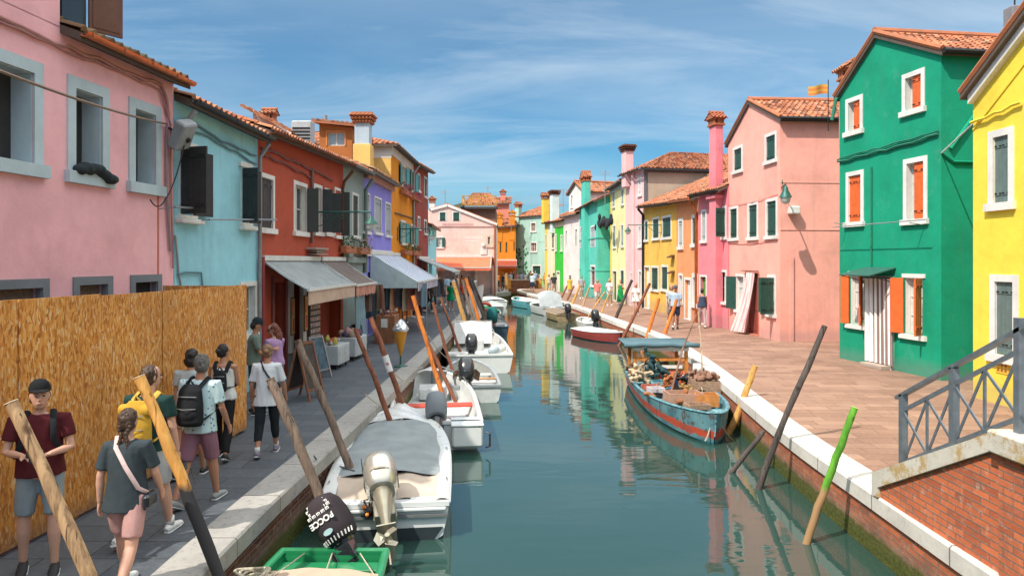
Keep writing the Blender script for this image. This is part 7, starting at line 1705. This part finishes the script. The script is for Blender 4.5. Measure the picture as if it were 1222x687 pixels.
person('man in a dark cap and grey green shirt reading his phone by the shop', (-4.75, 13.1), -70, 1.73, ((0, .05, .05), (.05, .05, .05)), ((.35, .1, 1.5, .4), (.3, .1, 1.5, .4)), fab('sage_print_shirt', (.16, .22, .19)), fab('dark_shorts', (.05, .06, .07)), bsh, jb, 'tan', vox=.02, cap=(fab('dark_cap', (.025, .035, .04)), 'cap'), pitch=-.4)
person('woman in a lilac shirt with auburn hair standing beside the man with a phone', (-4.42, 13.3), 60, 1.63, ((0, .05, .05), (.05, .05, .05)), ((.35, .1, 1.4, .4), (.3, .1, 1.4, .3)), fab('lilac_shirt', (.42, .26, .46)), fab('grey_jeans', (.16, .17, .2)), wsh, flat('auburn_hair', (.16, .05, .03), .6), 'fair', vox=.02, style='long', fem=True, pitch=-.3, yaw=.6, glasses=True)
ns = lambda c: fab('cloth_%d_%d_%d' % tuple(int(x * 99) for x in c), c)
def mid(label, px, py, H, head, topc, botc, **kw):
    p = G(px, py); a = R.uniform(.15, .3) * R.choice((-1, 1)); v_ = .026 if p.y < 48 else .034
    pose = dict(legs=((a, .1, .02), (-a, .25, .02)), arms=((-a * .8, .13, .3, 0), (a * .8, .13, .3, 0)))
    kw.setdefault('hair', bh); kw.setdefault('shoes', wsh); lg = kw.pop('legs', pose['legs']); ar = kw.pop('arms', pose['arms'])
    return person(label, (kw.pop('x', p.x), kw.pop('y', p.y)), head, H, lg, ar, ns(topc), ns(botc) if botc else None, kw.pop('shoes'), kw.pop('hair'), vox=v_, **kw)
bk_ = ((.3, .1, 1.6, .3), (.25, .12, 1.4, .2))
mid('woman in a brown skirt and tan top walking away past the awnings', 483, 386, 1.66, 5, (.50, .36, .26), (.09, .03, .02), fem=True, style='long', bot_len=.28, skin='tan', tank=True)
mid('woman in an emerald green dress on the left quay', 538, 370.5, 1.62, 0, (.01, .30, .12), None, fem=True, dress=.62, style='bun', skin='tan')
mid('woman in black standing by the striped awning', 499, 379, 1.64, -60, (.03, .03, .035), (.04, .04, .05), fem=True, style='long', bot_len=.95); mid('man in a pale blue shirt beyond the emerald dress', 529, 364, 1.76, 170, (.30, .40, .46), (.15, .17, .2), bot_len=.45)
mid('person in a coral red top among the far left poles', 553, 368, 1.66, 180, (.70, .10, .06), (.2, .2, .22), fem=True, style='long'); mid('man in a brown shirt under the grey awnings', 517, 366, 1.75, 20, (.16, .09, .06), (.05, .05, .06), bot_len=.95)
mid('woman in a white skirt near the far left poles', 566, 356, 1.65, 0, (.3, .3, .32), (.6, .6, .58), fem=True, style='long', bot_len=.3); mid('person in a dark jacket at the shop under the striped awning', 490, 372, 1.7, -80, (.05, .05, .06), (.06, .06, .08), bot_len=.95, x=-4.6)
mid('man in a light blue shirt, navy shorts and grey cap walking towards the camera', 806, 393, 1.80, 172, (.42, .54, .68), (.03, .05, .09), bot_len=.42, cap=(ns((.12, .13, .15)), 'cap'), socks=ns((.7, .7, .68)), shoes=bsh, skin='tan')
mid('dark haired companion half hidden behind the man in light blue', 801, 387, 1.78, 175, (.5, .5, .5), (.3, .3, .3), hair=jb, fem=True, style='bob')
mid('woman in a navy top and pink patterned trousers seen from behind', 838, 391, 1.66, -10, (.05, .07, .12), (.44, .30, .30), fem=True, tank=True, bot_len=.97, style='bun', hair=jb, skin='tan')
mid('red haired woman in a short white tunic on the right quay', 759, 375.5, 1.68, 165, (.70, .70, .70), None, fem=True, dress=.72, style='long', hair=flat('auburn_hair', (.16, .05, .03), .6), arms=bk_)
mid('woman in a long strapless green dress by the pale yellow house', 742, 363, 1.64, 170, (.02, .32, .09), None, fem=True, dress=.2, tank=True, style='bun', arms=bk_, x=7.0, y=46)
mid('blonde woman in a white top and pale blue shorts with a dark sling bag', 727.5, 364.5, 1.72, 160, (.62, .66, .68), (.42, .58, .62), fem=True, style='long', hair=lh, bot_len=.25, arms=bk_)
mid('dark haired woman in a rose top and white skirt on the right quay', 713, 364, 1.68, 170, (.78, .22, .20), (.70, .68, .66), fem=True, style='long', hair=jb, bot_len=.4)
mid('man in a grey shirt and cream shorts in front of the turquoise house', 694, 356, 1.74, 175, (.36, .36, .37), (.58, .55, .48), bot_len=.42); mid('person in a mustard yellow dress before the pale pink house', 680, 353, 1.62, 180, (.70, .45, .08), None, fem=True, dress=.55, style='bob')
mid('person in a black hat and dark top before the bright green strip', 661, 351, 1.78, 170, (.05, .05, .055), (.45, .3, .25), bot_len=.5, cap=(ns((.04, .035, .03)), 'hat')); mid('person in cream beside the one in the black hat', 655, 350.5, 1.7, 190, (.66, .58, .45), (.5, .45, .38), bot_len=.6, fem=True, style='bob')
mid('walker in a pale blue shirt with a blue backpack at the canal bend', 635.5, 349.5, 1.82, -20, (.45, .58, .66), (.03, .06, .10), bot_len=.45, cap=(ns((.6, .55, .45)), 'hat'))
# crowd under the restaurant awning and behind the brick parapet
spots = [(x, y) for x, y in ((589, 347.5), (594, 346), (600, 347), (603, 345.5), (609, 343.6), (612, 342.6), (617, 342), (622, 342), (627, 342.2), (633, 341.8), (639, 342), (645, 342), (650, 343), (656, 344), (546, 354), (551, 352), (570, 350.5), (576, 350), (582, 349.6), (541, 358), (523, 357), (534, 355))]
kinds = [('white', (.62, .62, .6), (.1, .1, .12)), ('dark', (.04, .045, .055), (.08, .09, .11)), ('pale blue', (.34, .46, .56), (.2, .2, .22)), ('orange', (.62, .24, .08), (.12, .12, .13)), ('dusty pink', (.55, .30, .28), (.4, .38, .36))]
proto = []
for i, (x, y) in enumerate(spots):
    ki = (i * 3 + i // 5) % 5; nm, tc_, bc = kinds[ki]; grp = 'distant visitors in %s at the far end of the canal' % nm; lab = 'distant visitor in a %s top at the far end of the canal' % nm; p = G(x, y)
    pr = [q for q in proto if q[0] == ki]
    if len(pr) < 1:
        E, I = mid(lab, x, y, 1.7, R.uniform(0, 360), tc_, bc, bot_len=.8 if ki % 2 else .45, fem=bool(ki % 2), style='bob' if ki % 2 else 'short', hair=(jb, bh, lh)[i % 3]); E['group'] = grp; proto.append((ki, E))
    else:
        E = copy_tree(pr[0][1]); E.location = (p.x, p.y, 0); E.rotation_euler.z = R.uniform(0, 6.28); s = R.uniform(.93, 1.06); E.scale = (s, s, s); E['label'] = lab; E['group'] = grp
# ================================================================= shops and street things
def wall_lamp(H, px, y, out, side=0, label='', lh_=.5, arm_lean=0.0):
    s, z = H.q(px, None)[0], None
    base = H.e.matrix_basis @ V(s, 0, 0); Yd = base.y; z = CZ - (y - HY) * Yd / F
    e = empty('wall_lamp', label, 'street lamp', (base.x, base.y, z), H.rz)
    g_ = flat('green_cast_iron', (.02, .10, .08), .5, .3)
    m = MB(); m.tube([(0, 0, 0), (0, -out, .0)], .025, 8); m.tube([(0, 0, -.45), (0, -out * .25, -.32), (0, -out * .45, -.03)], .014, 6); m.cbox(-.04, .04, -.03, .02, -.55, .12, .01)
    for yc, r in ((.22, .12), (.5, .09)):
        m.tube([(0, -out * yc + r * math.cos(a) * (1 - a / 9), -.14 + r * math.sin(a) * (1 - a / 9)) for a in [i * .5 for i in range(14)]], .009, 5)
    m.tube([(0, -out, .0), (0, -out, -.12)], .012, 6); m.build('bracket', g_, e, 50)
    m = MB(); m.lathe([(.02, -.10), (.05, -.14), (.07, -.2), (.17, -.3), (.19, -.33)], (0, -out, 0), 14); m.build('lamp_hood', g_, e, 50)
    m = MB(); m.lathe([(.15, -.33), (.13, -.45), (.05, -.52)], (0, -out, 0), 14); m.build('lamp_glass', flat('opal_glass', (.6, .62, .6), .15), e, 50)
    return e
wall_lamp(HRED, 372, 253, 1.65, label='green lantern on a long scrolled bracket over the red shop'); wall_lamp(HORA, 474, 273, 1.6, label='green lantern on a bracket at the orange house'); wall_lamp(HYA, 790, 268.6, 1.9, label='dark lantern on a long arm from the warm yellow house')
e = empty('wall_lamp', 'green lantern at the corner of the salmon pink house, casting a long shadow', 'street lamp', (9.42, 24.88, 5.28), -.25)
g_ = flat('green_cast_iron', (.02, .10, .08), .5, .3); m = MB(); m.tube([(0, 0, .1), (0, -1.1, .1), (0, -1.1, 0)], .025, 8); m.tube([(0, 0, -.3), (0, -.5, .06)], .014, 6); m.tube([(.0, -.2 + .1 * math.cos(i), .25 + .1 * math.sin(i)) for i in range(6)], .01, 5); m.build('bracket', g_, e); m = MB(); m.lathe([(.03, .05), (.07, 0), (.09, -.1), (.19, -.3), (.21, -.34)], (0, -1.1, 0), 14); m.build('lamp_hood', g_, e, 50); m = MB(); m.lathe([(.17, -.34), (.14, -.5), (.05, -.56)], (0, -1.1, 0), 14); m.build('lamp_glass', flat('opal_glass', (.6, .62, .6), .15), e, 50)
# ice cream cone sign on a foot by the kerb
b = G(413, 450) if 0 else P(478, 436, 19.3); b = V((478 - CX) / F * 19.0, 19.0, 0)
e = empty('ice_cream_sign', 'giant ice cream cone sign with silver foil top on a green foot at the kerb', 'sign', b)
n = NT('wafer'); v = n.coord(); vv = n.coord((1, 1, 1)); xs_, ys_, zs_ = n.sep(v); an_ = n.math('ARCTAN2', ys_, xs_)
d1_ = n.math('PINGPONG', n.math('ADD', n.math('MULTIPLY', an_, 3.2), n.math('MULTIPLY', zs_, 14)), .5); d2_ = n.math('PINGPONG', n.math('SUBTRACT', n.math('MULTIPLY', an_, 3.2), n.math('MULTIPLY', zs_, 14)), .5); mn = n.math('MINIMUM', d1_, d2_)
n.bump(n.ramp(mn, [(0, 1), (.16, 0)]), .8, .02); b_s = .77; wf = n.out(n.mix(n.ramp(mn, [(0, 1), (.2, 0)]), (.78, .34, .02), (.62, .22, .01)), .45)
m = MB(); m.lathe([(.035, .38), (.09, .6), (.19, 1.0), (.235, 1.2), (.25, 1.28), (.23, 1.34)], (0, 0, 0), 24); m.build('cone', wf, e, 60)
m = MB(); pts = []
for i in range(7):
    z = 1.24 + i * .065; r = (.262, .285, .262, .225, .17, .10, .02)[i]
    pts.append((r, z))
m.lathe(pts, (0, 0, 0), 20); m.v = [(x + R.uniform(-.022, .022), y + R.uniform(-.022, .022), z + R.uniform(-.02, .02)) for x, y, z in m.v]; m.build('foil_top', flat('silver_foil', (.62, .64, .66), .28, .7, .1, 20), e)
m = MB(); m.lathe([(.03, .03), (.03, .42)], (0, 0, 0), 8); m.build('pole', g_, e); m = MB(); m.lathe([(.24, 0.0), (.24, .03), (.06, .07), (.04, .1)], (0, 0, 0), 18); m.build('foot', g_, e, 50); e.scale = (.77, .77, .77)
def aboard(label, x, y, rz, w=.6, h=1.15, face=None, frame=None):
    e = empty('pavement_sign', label, 'sign', (x, y, 0), rz); fr = frame or wood('brown_frame', (.18, .07, .03), (.3, .13, .07))
    for sd in (-1, 1):
        m = MB(); m.T = Matrix.Rotation(sd * .22, 4, 'X') @ Matrix.Translation((0, -sd * .0, 0)); o_ = -sd * .28
        T_ = lambda X, Z: V(X, o_ * (1 - Z / h) * 1, Z)
        m.T = None
        m.bar(T_(-w / 2, 0), T_(-w / 2, h), .04, .04); m.bar(T_(w / 2, 0), T_(w / 2, h), .04, .04); m.bar(T_(-w / 2, h - .02), T_(w / 2, h - .02), .04, .05); m.bar(T_(-w / 2, .2), T_(w / 2, .2), .03, .04); m.build('frame', fr, e)
        m = MB(); m.prism([T_(-w / 2 + .02, .2), T_(w / 2 - .02, .2), T_(w / 2 - .02, h - .04), T_(-w / 2 + .02, h - .04)], (0, .012, 0)); m.build('board', face or flat('chalkboard', (.05, .04, .035), .8, 0, .4, 8), e)
aboard('brown framed pavement board beside the couple with a phone', -4.25, 14.6, 1.35); aboard('blue painted pavement board in front of the red shop', -4.75, 17.2, 1.2, .5, 1.0, flat('blue_menu_face', (.05, .10, .14), .6, 0, .6, 9), M_['zinc'])
# chests with goods
def goods(x, y, z, sx, sy, n_, cols, name, label, cat, group=None, s=.07):
    e = empty(name, label, cat, (x, y, z), 0, group)
    for q, c in enumerate(cols):
        m = MB()
        for k in range(n_):
            p = V(R.uniform(-sx, sx), R.uniform(-sy, sy), R.uniform(0, .14)); m.ball(p, (s * R.uniform(.6, 1.3), s * R.uniform(.6, 1.3), s * R.uniform(.5, 1.6)), 7, 5)
        m.build(('cloth_goods', 'toy', 'packet', 'bag')[q % 4], flat('g%d%d' % (int(c[0] * 99), int(c[1] * 99)), c, .7), e)['kind'] = 'stuff'
def chest(label, x, y, w, d, h):
    e = empty('display_chest', label, 'chest', (x, y, 0), PI / 2 - .08); m = MB(); m.cbox(-w / 2, w / 2, -d / 2, d / 2, .12, h, .015); m.build('body', flat('white_chest_paint', (.50, .54, .55), .5), e)
    for sx in (-1, 1):
        for sy in (-1, 1): m = MB(); m.tube([(sx * (w / 2 - .08), sy * (d / 2 - .08), .12), (sx * (w / 2 - .08), sy * (d / 2 - .08), 0)], .03, 8); m.build('castor', blk, e)
    for k in (-1, 1): m = MB(); m.box(k * w * .24 - w * .2, k * w * .24 + w * .2, -d / 2 - .006, -d / 2 + .001, .18, h - .06); m.build('panel', flat('white_chest_panel', (.44, .48, .49), .5), e)
cc = ((.55, .12, .05), (.5, .42, .1), (.06, .12, .12), (.5, .3, .28))
chest('white display chest on castors in front of the red shop, nearer one', -4.75, 18.9, .95, .6, .62); chest('white display chest heaped with bags, the farther one', -4.65, 20.6, 1.1, .6, .65)
goods(-4.75, 18.9, .64, .22, .4, 5, ((.65, .14, .05), (.5, .42, .1), (.35, .33, .3)), 'goods', 'toys and a red basket on the nearer white chest', 'goods'); goods(-4.65, 20.6, .7, .22, .48, 9, ((.4, .22, .2), (.04, .05, .06), (.45, .33, .25), (.10, .06, .12)), 'goods', 'heap of bags and scarves on the farther white chest', 'goods', s=.1)
def rack(label, x, y, L, zt, n_, cols, hlen=.75, rz=PI / 2 - .05, name='clothes_rack'):
    """rail on two legs with garments hanging from it"""
    e = empty(name, label, 'clothes rack', (x, y, 0), rz); m = MB()
    for sx in (-1, 1): m.tube([(sx * L / 2, -.22, .02), (sx * L / 2, 0, .08), (sx * L / 2, 0, zt)], .014, 6)
    m.tube([(-L / 2, 0, zt), (L / 2, 0, zt)], .014, 6); m.build('rail', M_['zinc'], e)
    for k in range(n_):
        xx = lerp(-L / 2 + .08, L / 2 - .08, k / max(1, n_ - 1)); w = R.uniform(.17, .24); hl = hlen * R.uniform(.8, 1.15); m = MB(); ph = R.random() * 6; tw = R.uniform(.5, 1.3)
        ca, sa = math.cos(tw), math.sin(tw)
        def f(u, v, o_=0): a = (u * 2 - 1) * w * (.55 + .45 * min(1, v * 3) + .1 * v); b_ = .02 * math.sin(u * 11 + ph) * v + o_; return V(xx + a * ca - b_ * sa, a * sa + b_ * ca, zt - .05 - hl * v)
        m.grid(lambda u, v: f(u, v), 8, 6); m.grid(lambda u, v: f(1 - u, v, .012), 8, 6); m.build('garment', cols[k % len(cols)], e, True)
gc = [fab('garment%d' % i, c) for i, c in enumerate(((.55, .36, .28), (.5, .48, .46), (.36, .20, .17), (.12, .20, .26), (.62, .30, .18), (.08, .07, .09), (.55, .45, .30), (.30, .10, .08)))]
rack('row of beige and brown dresses hanging under the second awning', -4.6, 23.6, 2.4, 2.05, 9, gc, .95); rack('clothes hanging at the near side of the striped awning', -4.2, 27.5, 1.8, 2.0, 8, gc[2:], 1.0, .05); rack('long rail of dresses under the striped awning', -4.3, 30.3, 3.2, 2.05, 11, gc, 1.0); rack('clothes rail beside the far grey awning', -3.9, 38.5, 2.2, 1.9, 8, gc[3:], .9)
e = empty('display_stand', 'brown display counter with a white card by the grey green house', 'stand', (-4.35, 24.7, 0), 0); m = MB(); m.cbox(-.35, .35, -.4, .6, 0, .95, .01); m.build('counter', wood('brown_frame', (.18, .07, .03), (.3, .13, .07)), e); m = MB(); m.box(-.12, .1, -.412, -.4, .55, .85); m.build('card', M_['white'], e)
goods(-4.35, 24.8, .98, .28, .42, 8, ((.3, .1, .06), (.05, .04, .05), (.5, .4, .3)), 'goods', 'small wares on the brown display counter', 'goods', s=.06)
e = empty('postcard_rack', 'postcard rack covered in magnets at the red shop front', 'rack', (-5.0, 18.1, 0), PI / 2 - .1); m = MB(); m.cbox(-.35, .35, 0, .05, .3, 1.95, .01); m.build('panel', flat('dark_panel', (.05, .045, .04), .8), e)
m = MB()
for i in range(6):
    for j in range(10): m.box(-.31 + i * .11, -.24 + i * .11, -.012, 0, .4 + j * .15, .5 + j * .15)
o = m.build('postcards', flat('postcard_faces', (.42, .30, .26), .6, 0, .7, 14), e); o['kind'] = 'stuff'
m = MB()
for i in range(3): m.box(-.2 + i * .2, -.12 + i * .2, -.03, 0, 0, .3)
m.build('foot', M_['iron'], e)
# tables and standing umbrellas of the restaurant far away
for k, (x, y) in enumerate(((-5.6, 52), (-4.9, 49), (-2.6, 63.5), (-4.2, 56))):
    e = empty('cafe_table', 'small cafe table on the far left quay', 'table', (x, y, 0), 0, 'cafe tables on the far left quay'); m = MB(); m.cbox(-.4, .4, -.4, .4, .72, .75, .01); m.build('tabletop', M_['white'], e); m = MB(); m.tube([(0, 0, 0), (0, 0, .72)], .03, 8); m.lathe([(.22, 0), (.22, .02), (.04, .05)], (0, 0, 0), 12); m.build('foot', M_['iron'], e)
# landing stage at the restaurant
e = empty('landing_stage', 'low stone landing stage in front of the pink restaurant', 'landing stage', (-2.7, 60.0, 0), .0)
m = MB(); m.prism([V(0, 0, .03), V(2.3, 5.9, .03), V(2.6, 5.6, .03), V(.5, -.4, .03)], (0, 0, -.35)); m.build('deck', stone('kerb_stone_grey', (.36, .345, .32), 1.3, .6), e)
for k in range(4): m = MB(); p = V(.45, -.3, 0).lerp(V(2.5, 5.3, 0), k / 3); m.tube([p + V(0, 0, -1.4), p + V(0, 0, -.3)], .12, 8); m.build('pile', dk_, e)
# roofline aerials
for k, (px, y0, y1, Y, lab) in enumerate(((722, 230, 203, 51, 'on the pale yellow house'), (672, 240, 225, 62, 'by the dormer tower'), (531, 243, 226, 63, 'above the pink restaurant'), (610, 262, 235, 78, 'by the orange chimneys'), (582, 235, 222, 82, 'over the roof terrace'))):
    b = P(px, y0 + 14, Y); t_ = P(px, y1, Y); e = empty('aerial', 'thin roof aerial ' + lab, 'aerial', b); m = MB(); h_ = t_.z - b.z; m.tube([(0, 0, 0), (0, 0, h_)], .03, 5)
    for q in range(3): m.tube([(-.4, 0, h_ - .1 - q * .12), (.4, 0, h_ - .1 - q * .12)], .015, 4)
    m.build('mast', M_['zinc'], e)
